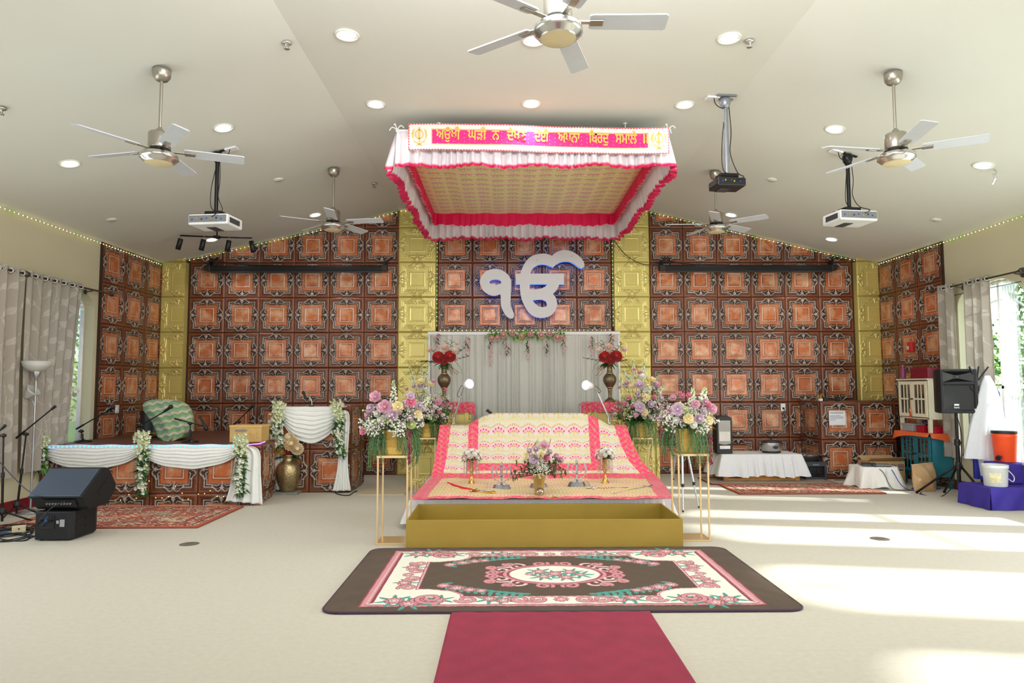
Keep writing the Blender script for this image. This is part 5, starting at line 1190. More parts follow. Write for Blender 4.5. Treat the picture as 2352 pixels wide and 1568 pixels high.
for (bp, pl, x0, x1, Y, lab, ml, ma, mb) in (((190, 1016), (187, 990), (175, 985), (244, 945), 9.3, 'short boom microphone stand at the left end of the stage', 'microphone pointing up right at the left end of the stage', (243, 946), (263, 932)),
        ((326, 1012), (326, 977), (313, 982), (376, 946), 9.2, 'short boom microphone stand in front of the green blanket', 'microphone in front of the green blanket', (376, 946), (396, 931)),
        ((437, 1012), (437, 972), (401, 961), (466, 978), 9.2, 'short boom microphone stand right of the green blanket', 'microphone hanging down right of the green blanket', (459, 957), (476, 988)),
        ((548, 1000), (549, 968), (536, 976), (570, 943), 10.4, 'boom microphone stand behind the bamboo storage box', 'microphone above the bamboo storage box', (569, 944), (584, 928))):
    q = at(*bp, Y); micstand(lab, (q.x, Y, SZ), at(*pl, Y), at(*x0, Y), at(*x1, Y), 'round', clip=False); mic(ml, at(*ma, Y), at(*mb, Y), .027)
# ================================================================ lectern, urn
LX0, LX1, LY0, LY1 = at(637, 1100, 9.78).x, at(804, 1100, 9.78).x, 9.78, 10.6; LZ = at(720, 936, 9.78).z
t = thing('lectern', 'square lectern faced in copper tiles with a white swag', 'lectern', ((LX0 + LX1) / 2, (LY0 + LY1) / 2, 0)); Lo = np.array(t.location)
m = MB(); m.bb(LX0, LX1, LY0, LY1, 0, LZ); m.build('body', MATS['dark_brown_laminate'], t, True)
tiles('front_panel', np.array((LX0, LY0 - .004, 0)) - Lo, (1, 0, 0), (0, 0, 1), (0, -1, 0), split(LX1 - LX0, .61, -.16), split(LZ, .61), parent=t)
tiles('side_panel', np.array((LX1 + .004, LY0, 0)) - Lo, (0, 1, 0), (0, 0, 1), (1, 0, 0), split(LY1 - LY0, .61), split(LZ, .61), parent=t)
a, b = at(646, 936, 9.7).x, at(779, 936, 9.7).x
swag('white satin swag across the lectern front', a, b, LZ + .012, .18, .52, LY0 - .01, 'white satin swags on the lectern', nf=8, thick=.07)
m = MB(); m.bb(a - .05, b + .03, LY0 - .05, LY0 + .3, LZ + .002, LZ + .012); tag(m.build('satin_cover', satin_m), 'white satin cloth laid over the lectern top edge', 'cloth')
Yg = LY0 - .10
hang('satin_drape', 'white satin drape falling down the right edge of the lectern', [(at(779, 942, Yg), at(795, 942, Yg)), (at(780, 985, Yg), at(803, 960, Yg)), (at(776, 1070, Yg), at(799, 1060, Yg)), (at(764, 1128, Yg), at(806, 1126, Yg))], 3, .02, 2)
hang('satin_drape', 'white satin drape falling down the left edge of the lectern behind the urn', [(at(634, 945, Yg), at(650, 945, Yg)), (at(632, 1010, Yg), at(650, 1010, Yg)), (at(634, 1125, Yg), at(648, 1125, Yg))], 2, .02, 2)
garland('white blossom garland down the left edge of the lectern', [at(644, 928, Yg - .05), at(640, 960, Yg - .05), at(632, 985, Yg - .05), at(648, 1004, Yg - .05), at(640, 1022, Yg - .05)], .10, 7, .3)
garland('white blossom garland down the right edge of the lectern', [at(774, 926, Yg - .05), at(780, 955, Yg - .05), at(776, 985, Yg - .05), at(780, 1010, Yg - .05), at(784, 1036, Yg - .05)], .09, 8, .3)
q = at(716, 936, 10.0); t = thing('gooseneck_microphone', 'gooseneck microphone standing on the lectern top', 'microphone', (q.x, 10.0, LZ)); m = MB(); m.cyl((0, 0, .012), (0, 0, .03), .04, n=14); m.build('base', blackp, t)
m = MB(); m.tube(crv([(0, 0, .02), (.0, 0, .08), (-.03, 0, .14), (-.08, -.02, .16)], 6), .006, 6); m.build('gooseneck', chrome, t); m = MB(); m.cyl((-.06, -.02, .10), (-.115, -.03, .21), .018, n=10); m.ell((-.118, -.03, .215), .026, 10, 8); m.build('head', blackp, t)
q = fl(662, 1131); t = thing('floor_slab', 'grey stone slab under the brass urn', 'slab', (q.x, q.y - .06, 0)); m = MB(); m.bb(-.19, .19, -.16, .15, 0, .03); m.build('slab', M('grey_stone', (140, 138, 128), .7, noise=(12, .15)), t, bev=.004)
ham = M('hammered_brass', (176, 158, 118), .28, .85, noise=(20, .1), bump=(42, .5, .012))
rr = random.Random(31); t = thing('brass_urn', 'hammered brass urn of yellow and red flowers in front of the lectern', 'urn', (q.x + .01, q.y - .05, .031)); m = MB(); m.lathe([(0, 0), (.10, 0), (.11, .01), (.105, .03), (.135, .08), (.162, .18), (.17, .27), (.16, .35), (.13, .40), (.095, .425), (.085, .45), (.092, .49), (.11, .51), (.105, .51), (.07, .46)], n=36); m.build('body', ham, t)
for s in (-1, 1): m = MB(); m.tube(crv([(s * .09, 0, .49), (s * .15, 0, .50), (s * .165, 0, .45), (s * .125, 0, .41)], 6), .010, 8); m.build('handle', ham, t)
for x, z, r, cc in [(.07, .13, .115, ((238, 212, 150), (252, 238, 208))), (-.05, .17, .095, ((238, 214, 156), (250, 238, 212))), (.15, .06, .095, ((240, 218, 170), (252, 240, 220))), (.04, .22, .08, ((242, 220, 170), (252, 242, 220))), (-.19, .02, .07, ((190, 20, 22), (206, 44, 34))), (-.22, -.04, .065, ((190, 20, 22), (206, 44, 34))), (.03, .02, .05, ((170, 20, 22), (206, 44, 34))), (-.10, .06, .085, ((220, 156, 50), (236, 190, 96))), (-.18, .12, .08, ((214, 130, 44), (236, 176, 80))), (-.03, .03, .05, ((206, 140, 40), (236, 186, 80))), (-.15, .22, .085, ((232, 226, 190), (246, 244, 226)))]:
    put_flower(t, 'chrysanthemum', 'mum', (x, -.09, .53 + z), r, (x * 2, -1, .45), *cc)
m = MB()
for k in range(34): a = rr.uniform(-.5, pi + .5); L = rr.uniform(.12, .24); leafblade(m, (0, 0, .5), (L * cos(a), -.08 + rr.uniform(-.05, .05), .5 + L * sin(a) * .8 + .03), .028, rr.choice([(44, 88, 40), (70, 110, 50), (50, 90, 70)]), droop=.2)
m.build('foliage', leaf_m, t)
q = fl(817, 1096); m = MB(); m.lathe([(0, 0), (.09, 0), (.10, .03), (.095, .2), (.06, .29), (.02, .33), (0, .335)], n=20); o = m.build('bag', M('blue_nylon', (28, 44, 104), .5, noise=(10, .15))); o.location = (-2.33, 10.75, 0); tag(o, 'dark blue bag on the floor behind the lectern', 'bag')
# ================================================================ monitors at left
x0, x1 = at(80, 1200, 6.74).x, at(165, 1200, 6.74).x
t = thing('subwoofer', 'black loudspeaker cabinet on the floor under the tilted monitor', 'loudspeaker', ((x0 + x1) / 2, 6.98, 0)); cab = M('speaker_cabinet', (22, 23, 26), .55, spec=.35, noise=(60, .1), bump=(200, .2, .002))
m = MB(); m.prism([(x0, 6.74), (x1 - .03, 6.74), (x1, 6.79), (x1, 7.12), (x1 - .03, 7.2), (x0, 7.2)], .275, Matrix.Translation((0, 0, .012))); m.build('cabinet', cab, t, True, bev=.012)
for y in (6.86, 7.0): m = MB(); m.bb(x1 - .012, x1 + .003, y - .045, y + .05, .09, .12); m.bb(x1 - .012, x1 + .003, y - .045, y + .05, .17, .20); m.build('side_grip', M('recess_black', (8, 8, 9), .6), t, True)
m = MB(); m.bb(x0 + .05, x0 + .19, 6.733, 6.742, .12, .25); m.build('connector_plate', blackp, t, True)
for k in range(3): m = MB(); m.cyl((x0 + .08 + .04 * k, 6.734, .2), (x0 + .08 + .04 * k, 6.72, .2), .013, n=12); m.build('socket', M('socket_blue', (40, 70, 150), .4) if k == 1 else blackm, t, True)
m = MB(); m.bb(x0 + .21, x0 + .235, 6.734, 6.7385, .17, .2); m.bb(x0 + .245, x0 + .29, 6.734, 6.7385, .14, .21); m.build('spec_label', M('label_grey', (150, 152, 156), .6, noise=(200, .5)), t, True)
for x in (x0 + .04, x1 - .05):
    for y in (6.8, 7.14): m = MB(); m.cyl((x, y, 0), (x, y, .014), .02, n=10); m.build('rubber_foot', blackp, t, True)
t = thing('stage_monitor', 'black wedge stage monitor tilted on top of the lower loudspeaker', 'loudspeaker', (-4.45, 6.9, .289)); m = MB(); P = [(6.64, .435), (6.97, .675), (7.03, .68), (7.10, .66), (7.24, .48), (7.22, .42), (7.1, .30), (6.80, .30), (6.76, .33), (6.70, .42)]
xa, xb2 = at(60, 1137, 6.64).x, at(186, 1137, 6.64).x; m.prism(P, xb2 - xa, Matrix(((0, 0, 1, xa), (1, 0, 0, 0), (0, 1, 0, 0), (0, 0, 0, 1)))); m.build('cabinet', cab, t, True, bev=.012)
d = Vector((0, .33, .24)).normalized(); n_ = Vector((0, -d.z, d.y)); c0 = Vector(((xa + xb2) / 2, 6.805, .555)); m = MB(); M4 = Matrix(((1, 0, 0, 0), (0, d.y, n_.y, 0), (0, d.z, n_.z, 0), (0, 0, 0, 1))); m.box((0, 0, 0), (xb2 - xa - .03, .385, .012), M4=Matrix.Translation(c0 + n_ * .004) @ M4); m.build('grille', M('grille_slate', (66, 76, 92), .35, .3, noise=(300, .1)), t, True, bev=.004)
m = MB(); m.box((0, 0, 0), (.30, .012, .085), M4=Matrix.Translation(((xa + xb2) / 2 + .02, 6.722, .37)) @ Matrix.Rotation(.5, 4, 'X')); m.build('connector_plate', M('recess_black'), t, True)
for k in range(9): m = MB(); x = (xa + xb2) / 2 - .10 + .028 * k; m.cyl((x, 6.722, .375), (x, 6.695, .365), .009, n=10); m.build('control_knob', M('knob_grey', (110, 112, 118), .4), t, True)
m = MB(); m.box((0, 0, 0), (.008, .14, .05), M4=Matrix.Translation((xb2 - .001, 6.98, .47)) @ Matrix.Rotation(.75, 4, 'X')); m.box((0, 0, 0), (.008, .05, .035), M4=Matrix.Translation((xb2 - .001, 7.06, .54)) @ Matrix.Rotation(.75, 4, 'X')); m.build('side_grip', M('recess_black'), t, True)
cable_m = M('black_cable', (18, 18, 20), .5); blue_c = M('blue_cable', (36, 70, 120), .5)
def cable(lab, pts, r=.006, mat=None, grp=None, world=True):
    P = [V3(p) for p in pts]; m = MB(); m.tube(crv(P, 8), r, 6); o = m.build('cable', mat or cable_m); return tag(o, lab, 'cable', grp)
cable('black cable looping from the wedge monitor down to the floor at left', [at(150, 1150, 6.66), at(120, 1165, 6.6), at(95, 1190, 6.55), fl(72, 1222, .01), fl(60, 1240, .008), fl(20, 1240, .008), fl(-20, 1232, .008)])
cable('blue cable plugged into the lower loudspeaker', [at(112, 1185, 6.72), at(100, 1200, 6.6), fl(90, 1222, .02), fl(70, 1232, .01), fl(30, 1224, .01), fl(-20, 1222, .01)], .006, blue_c)
cable('thin black cable hanging from the left stand to the wedge monitor', [at(-10, 1050, 7.4), at(30, 1095, 7.2), at(62, 1125, 6.9), at(86, 1138, 6.6), at(100, 1143, 6.66)], .005)
rr = random.Random(3)
for i, lab in enumerate(('coiled black cable on the floor at the left edge, nearest the camera', 'coiled black cable on the floor around the power adapter', 'coiled black cable on the floor beside the left rug')):
    c = fl(26 + 14 * i, 1236 - 12 * i, .008); P = []
    for k in range(26): a = 2 * pi * k / 9 + i; P.append(c + Vector(((.16 + .05 * rr.random()) * cos(a) - .004 * k, (.13 + .05 * rr.random()) * sin(a), .004 * (k % 7))))
    cable(lab, P, .006)
q = fl(44, 1222); t = thing('power_adapter', 'cream power adapter block among the cables at lower left', 'adapter', q, .5); m = MB(); m.box((0, 0, .035), (.12, .07, .065)); m.build('body', M('cream_plastic', (222, 206, 168), .5), t, bev=.008); m = MB(); m.cyl((.06, 0, .035), (.10, 0, .03), .016, n=10); m.ell((0, -.036, .04), .008); m.build('socket', blackp, t)
# floor lamp
lp = fl(80, 1160); LX, LY = -5.72, 8.28; k = at(80, 840, LY)
LX = at(84, 850, LY).x; t = thing('floor_lamp', 'silver torchiere floor lamp with frosted bowl in front of the left curtain', 'lamp', (LX, LY, 0)); zt = at(84, 852, LY).z; slv = M('silver_metal', (170, 172, 176), .35, .7); frost = M('frosted_glass', (226, 226, 220), .5, transl=.4)
m = MB(); m.lathe([(0, 0), (.13, 0), (.13, .015), (.05, .03), (.014, .05)], n=24); m.build('base', slv, t); m = MB(); m.cyl((0, 0, .04), (0, 0, zt - .08), .0125, n=10); m.lathe([(.012, zt - .12), (.02, zt - .08), (.055, zt - .01), (.05, zt)], n=20); m.build('pole', slv, t)
m = MB(); m.lathe([(.04, zt - .01), (.09, zt + .01), (.14, zt + .055), (.162, zt + .12), (.157, zt + .12), (.13, zt + .06), (.06, zt + .02)], n=32); m.build('bowl_shade', frost, t)
m = MB(); m.tube(crv([(0, 0, zt - .45), (-.02, -.02, zt - .36), (-.09, -.02, zt - .32), (-.06, -.03, zt - .26)], 6), .007, 6); m.build('reading_arm', slv, t); m = MB(); m.lathe([(.018, 0), (.035, .03), (.06, .10), (.085, .14), (.08, .14), (.05, .09)], n=20, M4=Matrix.Translation((-.10, -.03, zt - .32)) @ Matrix.Rotation(.8, 4, 'Y')); m.build('reading_shade', frost, t)
# switch plates
for p, n_, nm, lab in ((at(271, 939, 10.45), (1, 0), 'switch_plate', 'white switch plate on the copper tiles of the left wall'), (at(1797, 935, YB), (0, -1), 'outlet_plate', 'white outlet plate on the copper wall above the slow cooker')):
    if n_[0]: o = thing(nm, lab, 'switch', (XL + .03, sY(271, XL + .03), p.z)); m = MB(); m.bb(-.008, .008, -.04, .04, -.06, .06); m.build('plate', lampwhite, o, bev=.002); m = MB(); m.bb(.008, .014, -.012, .012, -.025, .025); m.build('rocker', lampwhite, o)
    else:
        o = thing(nm, lab, 'outlet', (p.x, YB - .028, p.z)); m = MB(); m.bb(-.04, .04, -.008, .008, -.065, .065); m.build('plate', lampwhite, o, bev=.002); m = MB(); m.bb(-.015, .015, -.013, -.008, -.03, .0); m.build('socket', blackp, o); m = MB(); m.tube([(0, -.03, -.02), (.02, -.03, -.07), (-.03, -.02, -.12)], .006); m.cyl((0, -.012, -.015), (0, -.035, -.018), .014, n=10); m.build('plug', blackp, o)
# ================================================================ low table group at right
wood_y = M('yellow_pine', (206, 140, 56), .5, noise=(9, .15)); TBX0, TBX1, TBY0, TBY1, TBZ = 3.42, 4.62, 10.72, 11.3, at(1730, 1044, 10.72).z
t = thing('low_table', 'low pine table under a shiny white cloth against the right copper wall', 'table', (4.0, 11.0, 0))
m = MB(); m.bb(TBX0, TBX1, TBY0, TBY1, TBZ - .03, TBZ); m.build('tabletop', wood_y, t, True)
for x in (TBX0 + .04, TBX1 - .04):
    for y in (TBY0 + .04, TBY1 - .04): m = MB(); m.bb(x - .04, x + .04, y - .04, y + .04, 0, TBZ - .03); m.build('leg', wood_y, t, True, bev=.004)
m = MB(); m.bb(TBX0 + .08, TBX1 - .08, TBY0 + .02, TBY0 + .05, .015, .05); m.bb(TBX0 + .3, TBX1 - .35, TBY0 + .02, TBY0 + .06, .05, .12); m.build('stretcher', wood_y, t, True)
t = thing('tablecloth', 'shiny white satin cloth over the low pine table', 'tablecloth', (4.0, 11.0, TBZ)); m = MB(); m.bb(TBX0 - .02, TBX1 + .02, TBY0 - .02, TBY1, TBZ + .002, TBZ + .008); m.build('top', satin_m, t, True)
skirt('drape', [(TBX0 - .03, TBY1), (TBX0 - .03, TBY0 - .03), (TBX1 + .03, TBY0 - .03), (TBX1 + .03, TBY1)], TBZ + .008, .09, satin_attr, t, amp=.035, lam=.21, flare=.10, colr=(242, 243, 246), seed=6)
q = at(1660, 1040, 10.9); z0 = TBZ + .009; t = thing('napkin_dispenser', 'tall black napkin dispenser with a clear window at the left end of the white table', 'dispenser', (q.x, 10.9, z0)); w, h = .125, .60
m = MB(); P = [(-w, 0), (w, 0), (w, h - .05)] + [(w * cos(a), h - .05 + .05 * sin(a)) for a in [pi * k / 10 for k in range(1, 10)]] + [(-w, h - .05)]; m.prism(P, .22, wallM(0, .11, 0)); m.build('housing', blackp, t, bev=.012)
m = MB(); P = [(-.095, .20)] + [(-.095 + .19 * k / 8, .165 - .02 * sin(pi * k / 8)) for k in range(9)] + [(.095, .20), (.095, h - .075), (-.095, h - .075)]; m.prism(P, .006, wallM(0, -.111, 0)); m.build('window', M('smoke_window', (172, 168, 162), .15, noise=(3, .06)), t)
m = MB(); m.bb(-.085, .085, -.122, -.111, .20, .35); m.build('napkin_stack', M('napkin_white', (226, 222, 214), .8), t); m = MB(); m.bb(-.085, .085, -.13, -.11, .075, .13); m.build('outlet_mouth', M('label_white', (232, 232, 230), .5), t, bev=.01)
q = at(1772, 1038, 10.95); t = thing('slow_cooker', 'silver slow cooker with black lid on the white table', 'slow cooker', (q.x, 10.95, z0)); E_ = Matrix.Diagonal((1.12, .85, 1, 1))
m = MB(); m.lathe([(0, 0), (.125, 0), (.13, .01), (.13, .03), (0, .03)], n=32, M4=E_); m.build('base', blackp, t); m = MB(); m.lathe([(.128, .03), (.138, .05), (.145, .15), (.145, .165), (0, .165)], n=36, M4=E_); m.build('body', M('brushed_steel', (186, 186, 188), .28, .9, noise=(60, .05)), t)
m = MB(); m.lathe([(.15, .165), (.15, .175), (.11, .20), (.03, .215), (0, .215)], n=32, M4=E_); m.build('lid', M('dark_glass_lid', (50, 46, 46), .1), t); m = MB(); m.cyl((0, 0, .21), (0, 0, .235), .012, n=8); m.ell((0, 0, .245), (.03, .022, .013), 12, 8); m.build('lid_knob', blackp, t)
m = MB(); m.prism([(.042 * cos(a), .1 + .032 * sin(a) * (1 if sin(a) < 0 else .6)) for a in [2 * pi * k / 18 for k in range(18)]], .012, wallM(.02, -.118, 0)); m.build('control_dial', blackp, t)
for s in (-1, 1): m = MB(); m.bb(s * .16 - .02, s * .16 + .02, -.03, .03, .12, .14); m.build('handle', blackp, t, bev=.005)
q = at(1862, 1100, 10.95); cr_m = M('crate_plastic', (58, 60, 66), .5, noise=(20, .1)); t = thing('milk_crate', 'dark grey plastic milk crate on the floor right of the white table', 'crate', (4.93, 11.0, 0)); w, h = .165, .29
m = MB()
for x0, x1, y0, y1, z0_, z1_ in [(-w, w, -.17, -.15, .22, h), (-w, w, -.17, -.15, 0, .05), (-w, -w + .03, -.17, -.15, .05, .22), (w - .03, w, -.17, -.15, .05, .22), (-w, -w + .02, -.15, .17, 0, h), (w - .02, w, -.15, .17, 0, h), (-w, w, .15, .17, 0, h), (-w, w, -.15, .15, 0, .02)]: m.bb(x0, x1, y0, y1, z0_, z1_)
m.build('shell', cr_m, t); m = MB()
for k in range(-3, 9):
    for s in (1, -1):
        a = Vector((-.135 + .045 * k, -.158, .05)); b = a + Vector((s * .17, 0, .17)); 
        if s < 0: a, b = a + Vector((.0, 0, 0)), b
        lo, hi = (-.135, .135); pa = [p for p in (a.lerp(b, i / 12) for i in range(13)) if lo <= p.x <= hi]
        if len(pa) > 1: m.tube([pa[0], pa[-1]], .004, 4)
m.build('lattice', cr_m, t); m = MB(); text_mesh(m, 'DANOLD', .032, .002, Matrix.Translation((0, -.1705, .235)) @ Matrix.Rotation(pi / 2, 4, 'X') @ Matrix.Rotation(pi, 4, 'Z')@ Matrix.Translation((0,-.02,0)), width=.10); m.build('moulded_lettering', M('letter_grey', (170, 172, 176), .5), t)
t = thing('foil_tray', 'large foil wrapped roasting tray on top of the dark grey crate', 'tray', (4.86, 10.98, .291)); foil = M('foil', (206, 206, 208), .2, .95, bump=(38, .9, .02)); m = MB(); m.lathe([(0, 0), (.15, 0), (.21, .09), (.225, .10), (.205, .10), (.14, .02)], n=32, M4=Matrix.Diagonal((1, .7, 1, 1))); m.build('tray_body', M('brushed_steel'), t); m = MB(); m.grid(lambda a, b: (-.235 + .47 * a, -.17 + .34 * b, .104 + .012 * sin(a * 30 + b * 9) * sin(b * 22) - .06 * max(0, abs(a - .5) * 2 - .93) * 8), 50, 36); m.build('foil_cover', foil, t)
# tiled cabinet
BX0, BX1, BY0, BZ = at(1886, 1000, 10.95).x, 6.30, 10.95, at(1970, 921, 10.95).z
t = thing('tiled_cabinet', 'box cabinet faced in copper tiles in the right corner', 'cabinet', ((BX0 + BX1) / 2, 11.3, 0)); Lo = np.array(t.location)
m = MB(); m.bb(BX0, BX1, BY0, YB - .03, 0, BZ); m.build('body', MATS['dark_brown_laminate'], t, True)
tiles('front_panel', np.array((BX0, BY0 - .004, 0)) - Lo, (1, 0, 0), (0, 0, 1), (0, -1, 0), split(BX1 - BX0, .612), split(BZ - .02, .61, .02), parent=t)
tiles('side_panel', np.array((BX0 - .004, BY0, 0)) - Lo, (0, 1, 0), (0, 0, 1), (-1, 0, 0), [(0, YB - .03 - BY0, 0, 1)], split(BZ - .02, .61, .02), parent=t)
q0, q1 = at(1904, 943, BY0 - .03), at(1943, 976, BY0 - .03); t = thing('paper_notice', 'white printed paper notice taped to the copper tiled cabinet', 'notice', ((q0.x + q1.x) / 2, BY0 - .024, q1.z)); w, h = (q1.x - q0.x) / 2, q0.z - q1.z
m = MB(); m.bb(-w, w, -.001, .001, 0, h); m.build('sheet', M('paper_white', (232, 236, 242), .7), t); m = MB(); rr = random.Random(4)
for z, L in ((.9, .95), (.84, .93), (.66, .80), (.57, .95), (.48, .90), (.37, .45)):
    x = -w + .015
    while x < -w + 2 * w * L - .02: l_ = rr.uniform(.006, .02); m.bb(x, x + l_, -.0025, -.001, h * z - .006, h * z + .002); x += l_ + .005
tag(m.build('printed_line', M('print_grey', (96, 100, 110), .7), t), kind='stuff')
for i, (px, lab) in enumerate(((1884, 'connector box on the left end of the tiled cabinet top'), (1895, 'tangled connectors on the tiled cabinet top'), (1924, 'small mixer plug bundle in the middle of the tiled cabinet top'))):
    q = at(px, 915, 11.1); t = thing('connector', lab, 'connector', (q.x, 11.1, BZ + .001), 0, 'connectors on top of the tiled cabinet'); m = MB(); m.bb(-.03, .03, -.03, .03, 0, .04 + .015 * i); m.build('plug_body', [M('label_white'), blackp, blackp][i], t, bev=.004)
    m = MB()
    for k in range(3): m.tube(crv([(-.02 + .02 * k, 0, .03), (-.03 + .03 * k, 0, .10 + .01 * k), (-.05 + .06 * k, 0, .05), (-.07 + .07 * k, .02, .006)], 6), .0035, 5)
    m.build('lead', cable_m if i else M('yellow_cable', (200, 170, 60), .5), t)
# covered box + laptop + carton
q = at(2002, 1112, 10.1); CX, CY = 5.46, 10.12; t = thing('cloth_covered_box', 'small box under a crumpled white cloth beside the carton', 'box', (CX, CY, 0)); m = MB(); m.bb(-.24, .24, -.16, .18, 0, .30); m.build('box', MATS['label_white'], t)
NU, NV = 150, 60; vs_ = []
for j in range(NV + 1):
    for i in range(NU + 1):
        a = 2 * pi * i / NU; r = j / NV; bx, by = .26, .20; k = 1 / max(abs(cos(a)) / bx, abs(sin(a)) / by, 1e-6); k = min(k, .30)
        if r < .45: vs_.append((k * r / .45 * cos(a), k * r / .45 * sin(a) + .01, .308))
        else:
            d = (r - .45) / .55; f = .05 * d * (sin(a * 7) + .5 * sin(a * 13 + 1)); vs_.append(((k + .02 + .07 * d + f) * cos(a), (k + .02 + .06 * d + f) * sin(a) + .01, .308 - d * (.29 + .02 * sin(a * 5))))
npmesh('draped_cloth', vs_, gfaces(NU, NV), M('white_cotton', (236, 234, 228), .8, noise=(20, .03), sheen=.2), None, t)
t = thing('laptop', 'closed grey laptop lying on the white cloth covered box', 'laptop', (CX + .02, CY - .02, .312), -.25); m = MB(); m.bb(-.19, .19, -.13, .13, 0, .014); m.build('base', M('laptop_dark', (60, 62, 66), .4), t, bev=.004); m = MB(); m.bb(-.19, .19, -.13, .13, .0145, .024); m.build('lid', M('laptop_grey', (170, 174, 180), .3, .5), t, bev=.004); m = MB(); m.bb(-.21, -.02, -.15, -.06, .025, .05); m.build('charger', blackp, t, bev=.006)
cable('blue network cable from the laptop down to the floor', [(CX + .1, CY - .14, .33), (CX + .16, CY - .22, .26), (CX + .2, CY - .32, .1), (CX + .3, CY - .36, .008), (CX + .5, CY - .33, .008), (CX + .62, CY - .25, .008), (CX + .5, CY - .2, .012), (CX + .42, CY - .28, .012), (CX + .8, CY - .3, .008)], .006, M('bright_blue_cable', (30, 60, 170), .5))
cable('black cable from the laptop over the front of the white cloth', [(CX - .1, CY - .12, .34), (CX + .0, CY - .25, .25), (CX + .05, CY - .34, .06), (CX + .12, CY - .38, .008), (CX + .35, CY - .4, .008)], .005)
cable('black cable hanging in front of the tiled cabinet', [(5.98, BY0 - .05, .55), (5.82, BY0 - .07, .3), (5.72, BY0 - .06, .06), (5.5, BY0 - .1, .008), (5.2, BY0 - .15, .008)], .005)
t = thing('carton', 'brown cardboard carton printed in blue behind the cloth covered box', 'carton', (5.80, 10.50, 0), .04); cm = M('cardboard', (186, 150, 104), .8, noise=(30, .05)); m = MB(); w, h = .27, .345; m.bb(-w, w, -.15, .17, 0, h); m.build('body', cm, t)
for s in (-1, 1): m = MB(); m.box((0, 0, 0), (2 * w, .13, .004), M4=Matrix.Translation((0, s * .13, h + .03)) @ Matrix.Rotation(s * .5, 4, 'X')); m.build('flap', cm, t)
ink = M('carton_ink', (58, 60, 120), .7); m = MB(); text_mesh(m, 'DX 900', .085, .002, Matrix.Translation((.155, -.151, .245)) @ Matrix.Rotation(pi / 2, 4, 'X'), width=.2); m.build('lettering', ink, t)
m = MB(); m.bb(.10, .245, -.1525, -.1505, .205, .225); m.build('underline', ink, t); m = MB(); m.prism([(.03 * cos(a), .028 * sin(a) + .15) for a in [pi / 3 * k for k in range(6)]], .002, wallM(.0, -.151, 0)); m.bb(.0, .025, -.153, -.151, .13, .168); m.build('box_symbol', ink, t)
m = MB(); m.bb(.05, .25, -.1525, -.1505, .03, .034); m.bb(.05, .25, -.1525, -.1505, .07, .074)
for k in range(14): m.bb(.055 + k * .0135, .061 + k * .0135, -.1525, -.1505, .04, .064)
m.build('barcode', ink, t); m = MB(); m.bb(-.24, -.21, -.1525, -.1505, .25, .29); m.bb(-.16, -.05, -.1525, -.1505, .2, .26); m.build('printed_panel', ink, t)
# cabinets against the right wall
def slat_cabinet(nm, lab, x0, x1, y0, y1, zf, zb, z1, mat, dark, cat, seed, frontname):
    """cabinet facing -x; legs from zf, body from zb to z1"""
    t = thing(nm, lab, cat, ((x0 + x1) / 2, (y0 + y1) / 2, zf)); m = MB()
    m.bb(x0 + .02, x1, y0, y0 + .016, zb, z1); m.build('side_panel', mat, t, True); m = MB(); m.bb(x0 + .02, x1, y1 - .016, y1, zb, z1); m.build('side_panel', mat, t, True)
    m = MB(); m.bb(x1 - .012, x1, y0 + .016, y1 - .016, zb, z1); m.build('back_panel', mat, t, True)
    m = MB(); m.bb(x0 + .02, x1 - .012, y0 + .016, y1 - .016, zb, zb + .016); m.build('bottom_panel', mat, t, True); m = MB(); m.bb(x0 + .05, x1 - .02, y0 + .016, y1 - .016, (zb + z1) / 2 - .02, (zb + z1) / 2 - .008); m.build('shelf', mat, t, True)
    m = MB(); m.bb(x0 - .012, x1, y0 - .015, y1 + .015, z1, z1 + .018); m.build('top_panel', mat, t, True, bev=.003)
    for x in (x0 + .02, x1 - .045):
        for y in (y0, y1 - .045): m = MB(); m.bb(x, x + .045, y, y + .045, zf, zb + .02); m.build('leg', mat, t, True)
    ym = (y0 + y1) / 2
    for a, b in ((y0 + .02, ym - .002), (ym + .002, y1 - .02)):
        d = thing('door', None, None, (0, 0, 0)); d.parent = t; d.location = (x0 - t.location.x, 0, 0); del_ = MB(); zt0, zt1 = zb + .03, z1 - .02; s = .05
        for bx in ((a, a + s, zt0, zt1), (b - s, b, zt0, zt1), (a + s, b - s, zt0, zt0 + s), (a + s, b - s, zt1 - s, zt1), (a + s, b - s, (zt0 + zt1) / 2 - .012, (zt0 + zt1) / 2 + .012)): del_.bb(x0, x0 + .02, bx[0], bx[1], bx[2], bx[3])
        for k in (1, 2): yk = a + s + (b - a - 2 * s) * k / 3; del_.bb(x0 + .002, x0 + .018, yk - .009, yk + .009, zt0 + s, zt1 - s)
        o = del_.build('door', mat, t, True, bev=.002); g = MB(); g.bb(x0 + .009, x0 + .011, a + s, b - s, zt0 + s, zt1 - s); bpy.data.objects.remove(d)
        gl = g.build('pane', glassmat('cabinet_glass', (225, 232, 232), .2), t, True); gl.parent = o
        kn = MB(); yk = (b - .025) if b < ym + .001 else (a + .025); kn.cyl((x0, yk, (zt0 + zt1) / 2), (x0 - .02, yk, (zt0 + zt1) / 2), .006, n=8); kn.ell((x0 - .024, yk, (zt0 + zt1) / 2), .012, 8, 6); kk_ = kn.build('knob', blackm, t, True); kk_.parent = o
    return t
CBX0, CBX1, CBY0, CBY1 = 6.16, 6.475, 9.84, 10.60
teal = M('teal_paint', (34, 118, 134), .4, noise=(5, .05)); cream = M('cream_paint', (232, 224, 198), .45, noise=(5, .03))
tt = slat_cabinet('teal_cabinet', 'teal cabinet with glazed doors under an orange cloth', CBX0, CBX1, CBY0, CBY1, 0, .17, .775, teal, None, 'cabinet', 1, 'door')
